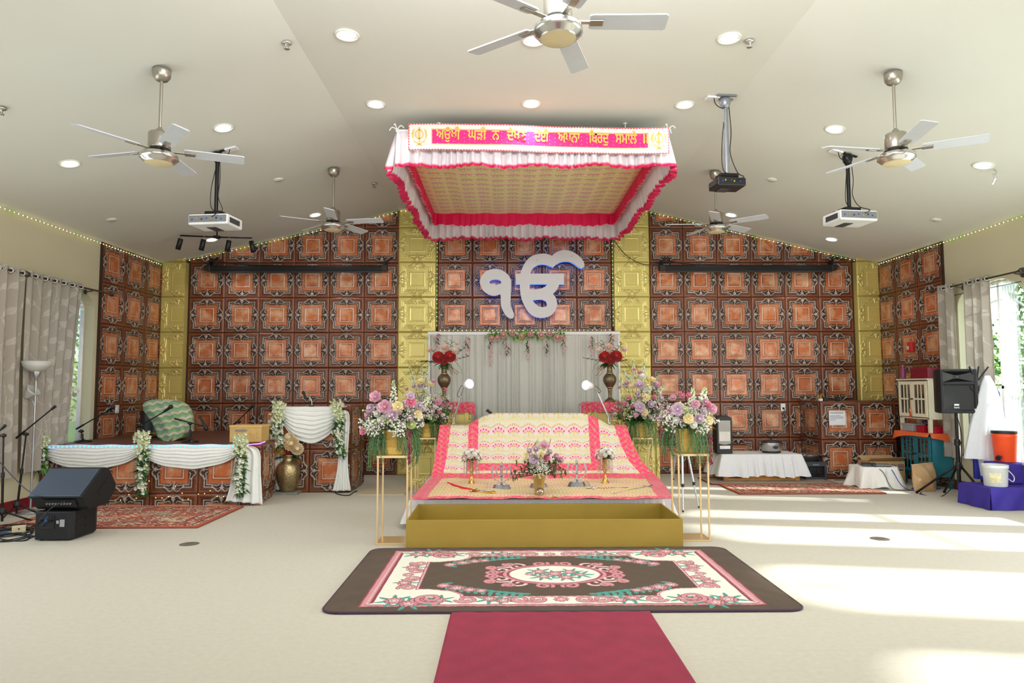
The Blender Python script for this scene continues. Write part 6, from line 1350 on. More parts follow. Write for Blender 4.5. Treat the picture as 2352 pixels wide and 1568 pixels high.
ct = slat_cabinet('cream_cabinet', 'cream cabinet with glazed doors standing on the teal cabinet', CBX0 - .02, CBX1, CBY0, CBY1 - .02, .806, 1.00, 1.58, cream, None, 'cabinet', 2, 'door')
t = thing('orange_cloth', 'orange cloth between the teal cabinet and the cream cabinet', 'cloth', ((CBX0 + CBX1) / 2, (CBY0 + CBY1) / 2, .795)); oc = M('orange_cotton', (238, 104, 52), .75, noise=(20, .04))
m = MB(); m.grid(lambda a, b: (CBX0 - .03 + (CBX1 - CBX0 + .03) * a, CBY0 - .03 + (CBY1 - CBY0 + .05) * b, .797 + .002 * sin(a * 9 + b * 7)), 20, 30)
m.grid(lambda a, b: (CBX0 - .02 + (CBX1 - CBX0 + .02) * a, CBY0 - .034 - .02 * b - .012 * sin(a * 11) * b, .797 - (.06 + .07 * a) * b), 30, 10)
m.grid(lambda a, b: (CBX0 - .034 - .03 * b - .012 * sin(a * 9) * b, CBY0 - .03 + (CBY1 - CBY0 + .12) * a, .797 - (.05 + .09 * a ** 4) * b), 40, 10); m.build('fabric', oc, t, True, solid=.004)
rr = random.Random(9)
def small_box(nm, lab, c, d, mat, grp=None, bev=.004, cat=None):
    t = thing(nm, lab, cat or 'box', (c[0], c[1], c[2]), 0, grp); m = MB(); m.bb(-d[0] / 2, d[0] / 2, -d[1] / 2, d[1] / 2, 0, d[2] * .8); m.build('body', mat, t, bev=bev); m = MB(); m.bb(-d[0] / 2 - .004, d[0] / 2 + .004, -d[1] / 2 - .004, d[1] / 2 + .004, d[2] * .72, d[2]); m.build('lid', mat, t, bev=bev); return t
redfoil = M('red_gold_print', (190, 24, 50), .35, .3, noise=(70, .5)); maroon = M('maroon_card', (122, 16, 42), .4)
small_box('gift_box', 'red gold printed gift box under the cream cabinet, nearest the camera', (6.33, 9.93, .80), (.2, .15, .10), redfoil, 'red gift boxes under the cream cabinet'); small_box('gift_box', 'red gold printed gift box under the cream cabinet, behind the nearest one', (6.27, 10.13, .80), (.16, .18, .10), redfoil, 'red gift boxes under the cream cabinet')
small_box('plastic_container', 'clear plastic container under the far end of the cream cabinet', (6.26, 10.42, .80), (.2, .3, .12), M('cloudy_plastic', (196, 200, 202), .25, trans=.4), None, .008, 'container')
small_box('keepsake_box', 'maroon box on top of the cream cabinet', (6.30, 10.05, 1.60), (.28, .42, .16), maroon)
t = thing('bottle', 'purple bottle at the far end of the cream cabinet top', 'bottle', (6.19, 10.50, 1.60)); m = MB(); m.lathe([(0, 0), (.035, 0), (.036, .01), (.034, .15), (.02, .17), (.018, .19), (0, .19)], n=18); m.build('bottle_body', M('purple_label', (140, 60, 110), .4, noise=(30, .3)), t); m = MB(); m.cyl((0, 0, .19), (0, 0, .215), .02, n=14); m.build('cap', M('purple_cap', (160, 90, 150), .4), t)
t = thing('garland_bundle', 'small bundle of yellow and black tinsel on the cream cabinet top', 'ornament', (6.22, 10.34, 1.60)); m = MB()
for k in range(40): a = rr.random() * 6.28; m.ell((.05 * cos(a) * rr.random(), .09 * sin(a) * rr.random(), .02 + .04 * rr.random()), .014, 6, 5)
m.build('tinsel', M('tinsel_yellow', (186, 150, 60), .4, .4, noise=(60, .7)), t)
t = thing('hanging_charm', 'orange and red tasselled charm hanging from the cream cabinet doors', 'ornament', (CBX0 - .05, 10.22, 1.02)); m = MB(); m.cyl((0, 0, .26), (0, 0, .10), .003, n=5); m.build('thread', M('orange_thread', (214, 110, 60), .6), t); m = MB(); m.ell((0, 0, .10), (.012, .022, .03), 10, 8); m.build('bead', M('bead_gold', (220, 170, 70), .35, .5), t); m = MB(); m.cyl((0, 0, .07), (0, 0, .0), .008, .016, n=10); m.build('tassel', M('tassel_red', (186, 48, 40), .7), t)
for i, (y, z, c_, d) in enumerate(((9.98, 1.02, (176, 96, 60), .1), (10.12, 1.02, (150, 150, 150), .09), (10.3, 1.02, (120, 100, 96), .11), (10.47, 1.02, (170, 180, 176), .1), (10.0, 1.30, (160, 120, 110), .1), (10.18, 1.30, (120, 60, 56), .1), (10.34, 1.30, (224, 90, 40), .13), (10.5, 1.30, (190, 196, 200), .1))):
    m = MB(); m.bb(-.06, .06, -.055, .055, 0, d); o = m.build('packet', M('packet_%d' % i, c_, .5, noise=(30, .35)), bev=.006); o.location = (6.32, y, z - (.004 if z < 1.1 else .028 - .0)); tag(o, ['brown packet low in the cream cabinet nearest the camera', 'grey packet low in the cream cabinet', 'dark packet low in the cream cabinet', 'pale packet low in the cream cabinet at the far end', 'tan packet on the upper shelf of the cream cabinet nearest the camera', 'dark red packet on the upper shelf of the cream cabinet', 'orange packet on the upper shelf of the cream cabinet', 'white packet on the upper shelf of the cream cabinet at the far end'][i], 'packet', 'packets inside the cream cabinet')
for i in range(6):
    y = 9.96 + .11 * i; zc = .187 if i % 2 else .4665; m = MB(); m.lathe([(0, 0), (.045, 0), (.047, .01), (.047, .14), (.03, .16), (.03, .18), (0, .18)], n=16); o = m.build('jar', M('jar_mixed_%d' % (i % 3), [(150, 146, 140), (120, 110, 104), (170, 160, 130)][i % 3], .3, noise=(40, .5))); o.location = (6.30, y, zc); tag(o, 'jar on the %s shelf of the teal cabinet, %s along from the camera' % (('lower', 'upper')[1 - i % 2], ('nearest', 'second', 'third', 'fourth', 'fifth', 'farthest')[i]), 'jar', 'jars inside the teal cabinet')
# sack
t = thing('sack', 'tan filled sack leaning in front of the teal cabinet', 'sack', (5.93, 9.66, 0), .15); m = MB()
def sk(a, b):
    x = (a - .5) * .34 * (1 + .10 * sin(pi * b)); z = b * .36; th = .075 * (sin(pi * a) ** .5) * (sin(pi * min(1, b * .96 + .02)) ** .5); lean = .10 * b; return x + .05 * b, th, z + .03 * a * b, lean
m.grid(lambda a, b: (sk(a, b)[0] , -sk(a, b)[1] + sk(a, b)[3] - .02 + .008 * sin(a * 13 + b * 7), sk(a, b)[2]), 30, 30); m.grid(lambda a, b: (sk(1 - a, b)[0], sk(a, b)[1] + sk(a, b)[3] - .02, sk(1 - a, b)[2]), 30, 30); m.build('sack_body', M('tan_plastic_sack', (192, 154, 108), .4, noise=(12, .08), bump=(24, .5, .01)), t)
m = MB(); m.tube([(-.12, .09, .362), (.05, .082, .376), (.225, .09, .392)], .006, 5); m.build('stitched_seam', M('seam_cream', (226, 206, 170), .7), t)
# PA speaker on tripod
SPX, SPY = at(2198, 1000, 9.0).x, 9.0; zt = at(2200, 948, SPY).z
t = thing('speaker_stand', 'black tripod stand under the loudspeaker at right', 'speaker stand', (SPX, SPY, 0)); m = MB(); m.cyl((0, 0, .16), (0, 0, .75), .024, n=12); m.build('lower_pole', blackm, t); m = MB(); m.cyl((0, 0, .70), (0, 0, zt + .02), .0185, n=12); m.build('upper_pole', blackm, t)
for z in (.44, .74): m = MB(); m.cyl((0, 0, z - .04), (0, 0, z + .04), .036, n=14); m.cyl((0, -.03, z), (0, -.07, z), .016, n=10); m.build('collar', blackp, t)
m = MB(); m.cyl((0, 0, .15), (0, 0, .20), .034, n=14); m.build('lower_hub', blackp, t)
fa = fl(2106, 1131, .012); fb = fl(2240, 1139, .012)
for e in (Vector((fa.x - SPX, fa.y - SPY, .018)), Vector((.24, -.2, .018)), Vector((.12, .5, .018))):
    m = MB(); m.tube([Vector((0, 0, .44)) + e.normalized() * .02, e], .015, 8); m.ell(e, .02, 8, 6); m.build('leg', blackm, t); m = MB(); m.tube([(0, 0, .17), Vector((0, 0, .44)).lerp(e, .5)], .010, 6); m.build('brace', blackm, t)
t = thing('pa_speaker', 'black loudspeaker on the tripod stand in front of the right curtains', 'loudspeaker', (SPX - .03, SPY, zt + .001), -.13); w, h = .228, .58
m = MB(); m.prism([(-w, -.10), (w, -.10), (w, -.04), (w * .66, .19), (-w * .66, .19), (-w, -.04)], h); m.build('cabinet', cab, t, bev=.02)
m = MB()
for bx in ((-w, -w + .042, 0, h), (w - .042, w, 0, h), (-w + .04, w - .04, 0, .04), (-w + .04, w - .04, .37, .412), (-w + .04, w - .04, h - .037, h)): m.bb(bx[0], bx[1], -.17, -.095, bx[2], bx[3])
m.build('front_bezel', cab, t, bev=.008)
m = MB(); m.bb(-w + .04, w - .04, -.158, -.10, .04, .37); m.build('grille', M('speaker_grille', (20, 20, 22), .55, noise=(400, .4), bump=(500, .5, .003)), t, bev=.006)
m = MB(); m.add([(-.187, -.165, .412), (.187, -.165, .412), (.187, -.165, .543), (-.187, -.165, .543), (-.03, -.105, .455), (.03, -.105, .455), (.03, -.105, .50), (-.03, -.105, .50)], [(0, 1, 5, 4), (1, 2, 6, 5), (2, 3, 7, 6), (3, 0, 4, 7), (4, 5, 6, 7)]); m.build('horn', M('horn_black', (12, 12, 13), .35), t); m = MB(); m.ell((0, -.112, .478), .012, 10, 8); m.build('tweeter', M('knob_grey'), t)
m = MB(); text_mesh(m, 'Peavey', .04, .003, Matrix.Translation((-.035, -.160, .065)) @ Matrix.Rotation(pi / 2, 4, 'X') @ Matrix.Rotation(.12, 4, 'Z'), width=.062); m.bb(-.066, -.008, -.163, -.157, .10, .122); m.build('logo', M('logo_white', (226, 230, 236), .4), t)
cable('black cable hanging from the loudspeaker at right down its stand', [(SPX + .06, SPY + .18, zt + .2), (SPX + .12, SPY + .1, .9), (SPX + .08, SPY + .05, .6), (SPX + .04, SPY + .05, .3), (SPX - .1, SPY + .2, .008), (SPX - .3, SPY + .35, .008), (SPX - .2, SPY + .5, .008)], .006)
# coat stand with robes
KX, KY = at(2266, 1000, 8.72).x, 8.85; KZ_ = at(2266, 868, KY).z; t = thing('coat_stand', 'black metal coat stand with splayed hooks by the right window', 'coat stand', (KX, KY, 0)); m = MB(); m.cyl((0, 0, 0), (0, 0, KZ_), .014, n=10); m.build('pole', blackm, t)
for dx, dy, dz in ((-.125, -.05, .14), (-.06, .04, .15), (.065, .05, .145), (.12, -.05, .14)): m = MB(); m.cyl((dx * .1, dy * .1, KZ_ - .03), (dx, dy, KZ_ + dz), .010, n=8); m.ell((dx, dy, KZ_ + dz), .011, 8, 6); m.build('hook', blackm, t)
for dx, dz in ((-.05, -.12), (.10, -.12), (-.10, -.13)): m = MB(); m.tube(crv([(0, -.01, KZ_ + dz - .03), (dx * .6, -.03, KZ_ + dz - .04), (dx, -.03, KZ_ + dz), (dx, -.03, KZ_ + dz + .03)], 5), .008, 6); m.build('lower_hook', blackm, t)
for k in range(3): a = 2 * pi * k / 3 + .8; m = MB(); m.tube([(0, 0, .10), (.2 * cos(a), .12 * sin(a), .012)], .012, 7); m.build('foot', blackm, t)
robe_w = M('white_cotton_robe', (236, 238, 244), .75, noise=(14, .02), sheen=.2, transl=.25); robe_b = M('royal_blue_cotton', (38, 44, 150), .7, noise=(14, .08))
def robe(lab, rows, mat, seed, grp, Yd=.16, nf=7):
    i = np.arange(len(rows)); t = thing('robe', lab, 'robe', (KX, KY - .03, at(2266, rows[-1][0], KY).z), 0, grp); m = MB(); N = len(rows) - 1
    def fn(a, b):
        py = np.interp(b * N, i, [r[0] for r in rows]); l = np.interp(b * N, i, [r[1] for r in rows]); r_ = np.interp(b * N, i, [r[2] for r in rows]); th = 2 * pi * a; c = at((l + r_) / 2 + (r_ - l) / 2 * cos(th), py, KY); k = 1 + .10 * b * sin(nf * th + seed + 1.4 * b)
        cx = at((l + r_) / 2, py, KY).x; return (cx + (c.x - cx) * k, KY - .02 + Yd * b ** .6 * sin(th) * k * .8 + seed * .004, c.z)
    m.grid(fn, 110, 50); m.build('fabric', mat, t, True); return t
robe('blue cotton robe hanging at the back of the coat stand', [(868, 2262, 2274), (900, 2246, 2300), (960, 2240, 2304), (1050, 2240, 2304), (1100, 2244, 2296)], robe_b, 14, 'robes on the coat stand', .10)
robe('white cotton robe hanging at the front of the coat stand', [(862, 2260, 2272), (880, 2252, 2282), (920, 2240, 2296), (980, 2226, 2306), (1040, 2216, 2306), (1052, 2215, 2306)], robe_w, 2, 'robes on the coat stand')
robe('white cotton cloth hanging lowest from the front of the coat stand', [(895, 2256, 2270), (960, 2244, 2282), (1040, 2244, 2284), (1092, 2250, 2282)], robe_w, 0, 'robes on the coat stand', .2, 5)
# blue draped steps with buckets
bl = M('royal_blue_drape', (58, 44, 150), .7, noise=(10, .1), bump=(14, .4, .02)); t = thing('draped_step', 'royal blue draped two level step by the right wall', 'step', (6.12, 8.5, 0))
m = MB(); m.bb(5.80, 6.46, 8.15, 8.72, .0, .262); m.build('lower_step', bl, t, True, bev=.02); m = MB(); m.bb(6.12, 6.46, 8.47, 8.72, .262, .53); m.build('upper_step', bl, t, True, bev=.02)
m = MB(); m.grid(lambda a, b: (5.79 + .68 * a, 8.142 - .012 * b * (1 + sin(a * 16 + b * 3)), .255 - .25 * b), 60, 12); m.grid(lambda a, b: (5.792 - .012 * b * (1 + sin(a * 14 + b)), 8.72 - .58 * a, .255 - .25 * b), 50, 12); m.build('cloth_fold', bl, t, True)
t = thing('orange_bucket', 'orange drinks bucket with a tap on the upper blue step', 'bucket', (6.315, 8.585, .532)); m = MB(); m.lathe([(0, 0), (.112, 0), (.115, .008), (.132, .30), (.136, .31), (.136, .33), (.132, .34), (.138, .36), (.135, .365)], n=36); m.build('bucket_body', M('orange_plastic', (250, 84, 32), .4, transl=.1), t)
m = MB(); m.lathe([(.138, .352), (.142, .365), (.138, .385), (0, .385)], n=36); m.build('lid', blackp, t); m = MB(); m.cyl((-.10, -.06, .06), (-.15, -.09, .06), .018, n=12); m.cyl((-.14, -.085, .06), (-.165, -.10, .05), .03, n=14); m.build('tap', blackp, t); m = MB(); m.cyl((-.152, -.092, .06), (-.16, -.097, .095), .007, n=8); m.build('tap_lever', M('tap_blue', (40, 70, 190), .4), t)
t = thing('white_bucket', 'white plastic pail with a label on the lower blue step', 'bucket', (5.995, 8.33, .264)); m = MB(); m.lathe([(0, 0), (.118, 0), (.122, .008), (.134, .22), (.14, .225), (.14, .24), (.136, .245), (.142, .26), (.138, .262), (.135, .25)], n=36); m.build('pail_body', M('white_plastic', (236, 238, 236), .35, transl=.15), t)
m = MB(); n = 20; vv_ = [(.1275 * cos(a) if z < .1 else .1325 * cos(a), .1275 * sin(a) if z < .1 else .1325 * sin(a), z) for z in (.05, .17) for a in [pi * 1.15 + .95 * k / n for k in range(n + 1)]]; m.add(vv_, [(k, k + 1, n + 2 + k, n + 1 + k) for k in range(n)], True); m.build('label', M('pail_label', (232, 222, 176), .5, noise=(26, .25)), t)
m = MB(); m.tube(crv([(.13, -.03, .20), (.19, -.05, .12), (.17, -.06, .06), (.135, -.03, .09)], 6), .006, 6); m.build('handle', M('white_plastic'), t)
q = at(2097, 797, 10.6); t = thing('fire_alarm', 'red fire alarm strobe on the copper tiles of the right wall', 'fire alarm', (XR - .03, 10.72, at(2097, 797, 10.72).z)); m = MB(); m.bb(-.035, .01, -.065, .065, -.08, .08); m.build('housing', M('alarm_red', (206, 36, 46), .4), t, bev=.008); m = MB(); m.bb(-.055, -.035, .0, .05, -.04, .02); m.build('strobe_lens', frost, t, bev=.008)
# silver tripod behind the flowers
ap = at(1567, 1000, 8.4); t = thing('camera_tripod', 'silver tripod standing behind the right gold flower stand', 'tripod', (ap.x, 8.4, 0)); alu = M('aluminium', (196, 198, 202), .3, .8)
for px, py, lx in ((1569, 1176, 1567), (1605, 1166, 1580), (1541, 1140, 1551)):
    e = fl(px, py, .012); a = at(lx, 1043, 8.4 + (e.y - 8.4) * .12); mid = a.lerp(e, .55); m = MB(); m.cyl(a, mid, .014, n=8); m.cyl(mid, e, .009, n=8); lg = m.build('leg', alu, t, True)
    for p in (a, mid, e): m = MB(); m.cyl(p - Vector((0, 0, .018)) if p is not e else p, p + Vector((0, 0, .022)), .018 if p is not e else .011, n=8); k_ = m.build('leg_clamp' if p is not e else 'rubber_foot', blackp, t, True); k_.parent = lg
m = MB(); m.cyl((ap.x, 8.4, .50), (ap.x, 8.4, 1.0), .013, n=10); m.build('centre_column', alu, t, True); m = MB(); m.lathe([(0, 0), (.04, 0), (.05, .03), (.03, .06), (0, .06)], c=(ap.x, 8.4, .64), n=14); m.build('spider', blackp, t, True); m = MB(); m.bb(ap.x - .04, ap.x + .04, 8.36, 8.44, 1.0, 1.05); m.build('head', blackp, t, True, bev=.006)
# ================================================================ ceiling fans
nick = M('brushed_nickel', (176, 170, 158), .3, .85, noise=(4, .04)); nick2 = M('bright_nickel', (206, 204, 200), .2, .9); blade_m = M('fan_blade_white', (206, 210, 216), .4, noise=(6, .04)); fdisc = M('opal_disc', (222, 208, 166), .5)
def fan(lab, hub, th0, src=None, RB=.695):
    x, y, z = hub; top = ceil_z(x); t = thing('ceiling_fan', lab, 'ceiling fan', (x, y, z), 0, 'brushed nickel ceiling fans')
    m = MB(); m.lathe([(0, -.115), (.02, -.115), (.05, -.105), (.072, -.075), (.078, -.03), (.078, -.004), (0, -.004)], c=(0, 0, top - z + (.0 if x > XA and x < XB else -.005)), n=24); m.build('canopy_cup', nick, t)
    m = MB(); m.cyl((0, 0, .22), (0, 0, top - z - .06), .0135, n=12); m.build('downrod', nick, t); m = MB(); m.lathe([(.014, .27), (.03, .25), (.05, .215), (.016, .215)], n=20); m.build('yoke_cover', nick, t)
    m = MB(); m.lathe([(.0, .22), (.085, .22), (.092, .21), (.092, .085), (.088, .075), (0, .075)], n=28); m.build('motor_housing', nick, t); m = MB(); m.lathe([(.07, .075), (.098, .068), (.098, .056), (.07, .05)], n=28); m.build('flywheel', blackp, t)
    m = MB(); m.lathe([(.06, .05), (.14, .035), (.155, .02), (.158, -.01), (.145, -.018), (.138, -.03), (.118, -.04), (.112, -.052)], n=36); m.build('light_ring', nick2, t)
    m = MB(); m.lathe([(.115, -.05), (.10, -.056), (0, -.058)], n=32); m.build('opal_cover', fdisc, t)
    for k in range(5):
        a = radians(th0 + 72 * k); Mz = Matrix.Rotation(a, 4, 'Z'); tilt = Mz @ Matrix.Translation((0, 0, .06)) @ Matrix.Rotation(radians(-13), 4, 'X'); m = MB()
        m.box((0, 0, 0), (.14, .035, .006), M4=Mz @ Matrix.Translation((.14, 0, .06))); m.build('blade_arm', nick, t)
        P = [(.20, -.055), (.22, -.062), (RB - .015, -.068), (RB, -.055), (RB, .055), (RB - .015, .068), (.22, .062), (.20, .055)]; m = MB(); m.prism(P, .008, tilt); b = m.build('blade', blade_m, t)
        m = MB(); m.box((0, 0, 0), (.085, .05, .010), M4=tilt @ Matrix.Translation((.245, 0, -.004))); k_ = m.build('blade_clamp', nick, t, bev=.004); k_.parent = b
    return t
fan('ceiling fan nearest the camera at the top of the picture', (.335, 4.15, 3.735), 0)
fan('ceiling fan on the left slope nearer the camera', (-3.04, 5.84, 3.50), 22)
fan('ceiling fan on the right slope nearer the camera', (3.53, 5.95, 3.54), -28)
fan('far ceiling fan at left near the copper wall', (-2.34, 9.06, 3.66), -8)
fan('far ceiling fan at right near the copper wall', (2.92, 9.22, 3.67), -38)
# recessed downlights
dl_w = M('downlight_trim', (236, 234, 222), .4); dl_r = M('downlight_reflector', (196, 206, 224), .15, .9); dl_e = M('downlight_glow', (244, 248, 255), .5, emit=16)
DL = [(797, 80, 'left of the nearest fan'), (1675, 87, 'right of the nearest fan'), (1226, 92, 'behind the nearest fan hub'), (863, 239, 'left in front of the canopy'), (1220, 238, 'middle in front of the canopy'), (1573, 240, 'right in front of the canopy'), (513, 293, 'above the left projector'), (1918, 296, 'above the right projector'),
      (160, 375, 'far left beyond the left fan'), (2259, 379, 'far right beyond the right fan'), (724, 493, 'beside the far left fan'), (1679, 493, 'beside the far right fan'), (486, 550, 'behind the track light'), (1910, 549, 'below the right projector')]
for px, py, wh in DL:
    q = cl(px, py); t = thing('downlight', 'round recessed downlight ' + wh, 'downlight', q, 0, 'round recessed downlights'); sl = 0
    if q.x < XA: sl = -atan((ZF - ZS) / (XA - XL))
    if q.x > XB: sl = atan((ZF - ZS) / (XR - XB))
    t.rotation_euler = (0, sl, 0); m = MB(); m.lathe([(.085, -.001), (.108, -.002), (.108, -.010), (.094, -.012), (.085, -.006)], n=32); m.build('trim_ring', dl_w, t)
    m = MB(); m.lathe([(.087, -.006), (.086, .0), (.070, .055), (.0, .06)], n=28); m.build('reflector', dl_r, t); m = MB(); m.lathe([(0, -.0055), (.066, -.0055)], n=28); m.build('glowing_lens', dl_e, t)
    lamp('downlight_beam', 'SPOT', (q.x, q.y, q.z - .03), 20, (1, .97, .92), (0, 0, -1), .06, spot=2.3)
for px, py, lab in ((659, 97, 'chrome sprinkler head left of the nearest fan'), (1721, 93, 'chrome sprinkler head right of the nearest fan'), (860, 421, 'chrome sprinkler head left of the canopy'), (3, 247, 'chrome sprinkler head at the left edge of the picture')):
    q = cl(px, py); t = thing('sprinkler', lab, 'sprinkler', q, 0, 'chrome ceiling sprinklers'); m = MB(); m.lathe([(0, -.002), (.042, -.003), (.045, -.012), (.03, -.022), (.012, -.026), (.012, -.05), (0, -.05)], n=20); m.build('escutcheon', nick2, t)
    m = MB(); m.lathe([(0, -.062), (.026, -.062), (.026, -.058), (0, -.058)], n=14); m.tube([(.011, 0, -.045), (.018, 0, -.06)], .003, 5); m.tube([(-.011, 0, -.045), (-.018, 0, -.06)], .003, 5); m.build('deflector', nick2, t)
for px, py, lab in ((640, 412, 'white round ceiling cover right of the left fan'), (1773, 412, 'white round ceiling cover left of the right projector'), (257, 504, 'white round ceiling cover near the left wall'), (2150, 504, 'white round ceiling cover near the right wall')):
    q = cl(px, py); t = thing('ceiling_cover', lab, 'ceiling cover', q, 0, 'white round ceiling covers'); t.rotation_euler = (0, -.22 if q.x < XA else (.235 if q.x > XB else 0), 0); m = MB(); m.lathe([(0, -.016), (.06, -.014), (.068, -.004), (.068, -.001)], n=24); m.build('disc', M('cover_white', (226, 224, 208), .6), t)
# projectors
pj_w = M('projector_white', (226, 226, 224), .4); pj_g = M('projector_grey', (116, 118, 122), .45, noise=(40, .1))
def projector(lab, px, py_top, py_c, rz, kind, col_pole):
    c = cl(px, py_top); x, y = c.x, c.y; zc = at(px, py_c, y).z; t = thing('ceiling_projector', lab, 'projector', (x, y, zc), rz, 'ceiling projectors on drop poles'); top = c.z - zc
    dk = kind == 'dark'; w, d, h = (.155, .125, .045) if dk else (.235, .17, .06); pm = M('pole_grey', (150, 154, 160), .35, .5) if col_pole == 'grey' else blackm
    m = MB(); m.cyl((0, 0, h + .05), (0, 0, top - .09), .022 if not dk else .028, n=12); m.build('drop_pole', pm, t)
    sl = -.22 if x < XA else (.23 if x > XB else 0)
    for s in (-1, 1): m = MB(); m.box((0, 0, 0), (.10 if not dk else .22, .035, .012), M4=Matrix.Translation((s * (.075 if not dk else 0), 0 if not dk else s * .05, top - .010 - s * .075 * (sl and tan(-sl)) * (0 if dk else -1))) @ Matrix.Rotation(sl, 4, 'Y')); m.build('ceiling_bracket', pm, t, bev=.003)
    m = MB(); m.lathe([(0, top - .14), (.025, top - .14), (.05, top - .10), (.06, top - .05), (.05, top - .02), (0, top - .02)], n=16); m.build('swivel_joint', pm, t)
    m = MB(); m.bb(-.10, .10, -.07, .07, h + .028, h + .06); m.build('mount_plate', blackm, t, bev=.004); m = MB()
    for a in (-1, 1): m.bb(-.17 if not dk else -.1, .17 if not dk else .1, a * .05 - .01, a * .05 + .01, h + .008, h + .03)
    m.build('mount_arms', blackm, t)
    m = MB(); m.bb(-w, w, -d, d, -h, h); m.build('body', blackp if dk else pj_w, t, bev=.014); m = MB(); m.bb(-w + .012, w - .012, -d - .003, -d + .01, -h * .55, h * .75); m.build('rear_panel', blackp if dk else pj_g, t)
    for k in range(7): m = MB(); xx = -w + .05 + k * (2 * w - .12) / 6; m.cyl((xx, -d - .002, .0 + .01 * (k % 2)), (xx, -d - .01, .0 + .01 * (k % 2)), .008, n=8); m.build('port', [M('port_blue', (44, 70, 160), .4), M('port_yellow', (200, 150, 50), .4), blackp][k % 3], t)
    for s in (-1, 1): m = MB(); m.bb(s * w - .004, s * w + .004, -d * .7, d * .6, -h * .5, h * .5); m.build('side_vent', M('vent_dark', (60, 62, 66), .5), t)
    m = MB(); m.bb(-.09, .02, -d * .2, d * .9, -h - .006, -h + .004); m.build('lens_recess', M('vent_dark'), t); m = MB(); m.cyl((.08 if not dk else .04, d, 0), (.08 if not dk else .04, d + .03, 0), .038, n=18); m.build('lens', blackp, t)
    m = MB(); m.tube(crv([(.03, -.01, top - .03), (.05, -.02, top * .6), (.035, -.02, top * .35), (.10, -.04, h + .08), (.12, -d - .02, h), (.06, -d - .015, .02)], 8), .005, 5); m.tube(crv([(.02, .01, top - .03), (-.05, -.02, top * .5), (-.05, -.02, h + .12), (.04, -.03, h + .06)], 8), .005, 5); m.build('hanging_cable', cable_m, t)
    m = MB(); bx = -.13 if px > 1200 else .16; zz = ceil_z(x + bx) - zc; m.box((0, 0, 0), (.14, .09, .02), M4=Matrix.Translation((bx, .02, zz - .013)) @ Matrix.Rotation(sl, 4, 'Y')); m.build('ceiling_outlet', lampwhite, t, bev=.003)
    m = MB(); m.tube(crv([(bx, -.02, zz - .03), (bx * .9, -.03, zz - .10), (bx * .4, -.03, zz - .14), (0, -.02, top - .12)], 6), .005, 5); m.build('power_lead', cable_m, t)
    return t
projector('white projector on a black pole at left above the track light', 500, 347, 511, -.12, 'white', 'black')
projector('white projector on a black pole at right', 1946, 352, 502, .15, 'white', 'black')
projector('small dark projector on a grey pole right of the canopy', 1665, 222, 424, .1, 'dark', 'grey')
# track light
tc_ = cl(499, 520); t = thing('track_light', 'black bar light with four cylinder spots on the left slope', 'track light', tc_)
m = MB(); m.lathe([(0, -.05), (.06, -.05), (.07, -.035), (.07, .01), (0, .01)], n=20); m.build('canopy_cup', blackm, t); m = MB(); m.cyl((0, 0, -.04), (0, 0, -.16), .012, n=8); m.lathe([(0, -.185), (.05, -.185), (.055, -.17), (.055, -.15), (0, -.15)], n=18); m.build('drop_stem', blackm, t)
for s, dz in ((-1, .02), (1, -.02)):
    m = MB(); m.tube([(s * .03, -.01, -.165), (s * .10, -.01, -.168 + dz * .2), (s * .55, -.03, -.168 + dz)], .012, 6); m.build('bar', blackm, t)
for i, (x, tl_) in enumerate(((-.54, .25), (-.19, .2), (.2, .15), (.54, -.22))):
    dz = -.168 - .036 * x; m = MB(); m.cyl((x, -.025, dz), (x, -.03, dz - .06), .006, n=8); m.build('stem', nick2, t); m = MB(); Q = Matrix.Translation((x, -.03, dz - .05)) @ Matrix.Rotation(tl_, 4, 'Y'); m.lathe([(0, 0), (.036, 0), (.038, -.004), (.038, -.17), (.034, -.172), (.03, -.15), (0, -.15)], n=20, M4=Q); m.build('spot_head', blackm, t)
# projection screens
for lab, xa, xb, py in (('black projection screen case across the left copper wall', 476, 886, 617), ('black projection screen case across the right copper wall', 1518, 1916, 616)):
    y = YB - .16; a, b = at(xa, py, y), at(xb, py, y); z = a.z; t = thing('projection_screen', lab, 'projection screen', ((a.x + b.x) / 2, y, z), 0, 'black projection screen cases')
    m = MB(); m.prism([(-.05, -.04), (.04, -.04), (.055, -.02), (.055, .03), (.04, .05), (-.03, .05), (-.05, .035)], b.x - a.x, Matrix(((0, 0, 1, a.x), (1, 0, 0, y), (0, 1, 0, z), (0, 0, 0, 1)))); m.build('case', blackm, t, True, bev=.006)
    m = MB(); m.bb(a.x + .08, b.x - .06, y - .035, y - .015, z - .075, z - .04); m.build('weight_bar', blackp, t, True)
    for x in (a.x + .02, b.x - .02): m = MB(); m.bb(x - .05, x + .05, y - .06, y + .06, z - .045, z + .055); m.build('end_cap', blackp, t, True, bev=.01); m = MB(); m.bb(x - .02, x + .02, y + .02, YB - .004, z - .02, z + .14); m.box((0, 0, 0), (.2, .03, .02), M4=Matrix.Translation((x + .04, y + .08, z + .16)) @ Matrix.Rotation(-.5, 4, 'Y')); m.build('wall_bracket', blackm, t, True)
    m = MB(); m.tube(crv([(a.x + .02, y, z + .06), (a.x + .08, y + .05, z + .15), (a.x + .5, y + .12, z + .10), (a.x + 1.4, y + .12, z + .075)], 8), .008, 6)
    for k in range(3): m.lathe([(.07, -.006), (.076, 0), (.07, .006), (.064, 0), (.07, -.006)], n=18, M4=Matrix.Translation((a.x + .08 + .01 * k, y - .02, z + .09)) @ Matrix.Rotation(pi / 2 + .2 * k, 4, 'X')) 
    m.build('coiled_cable', cable_m, t, True)
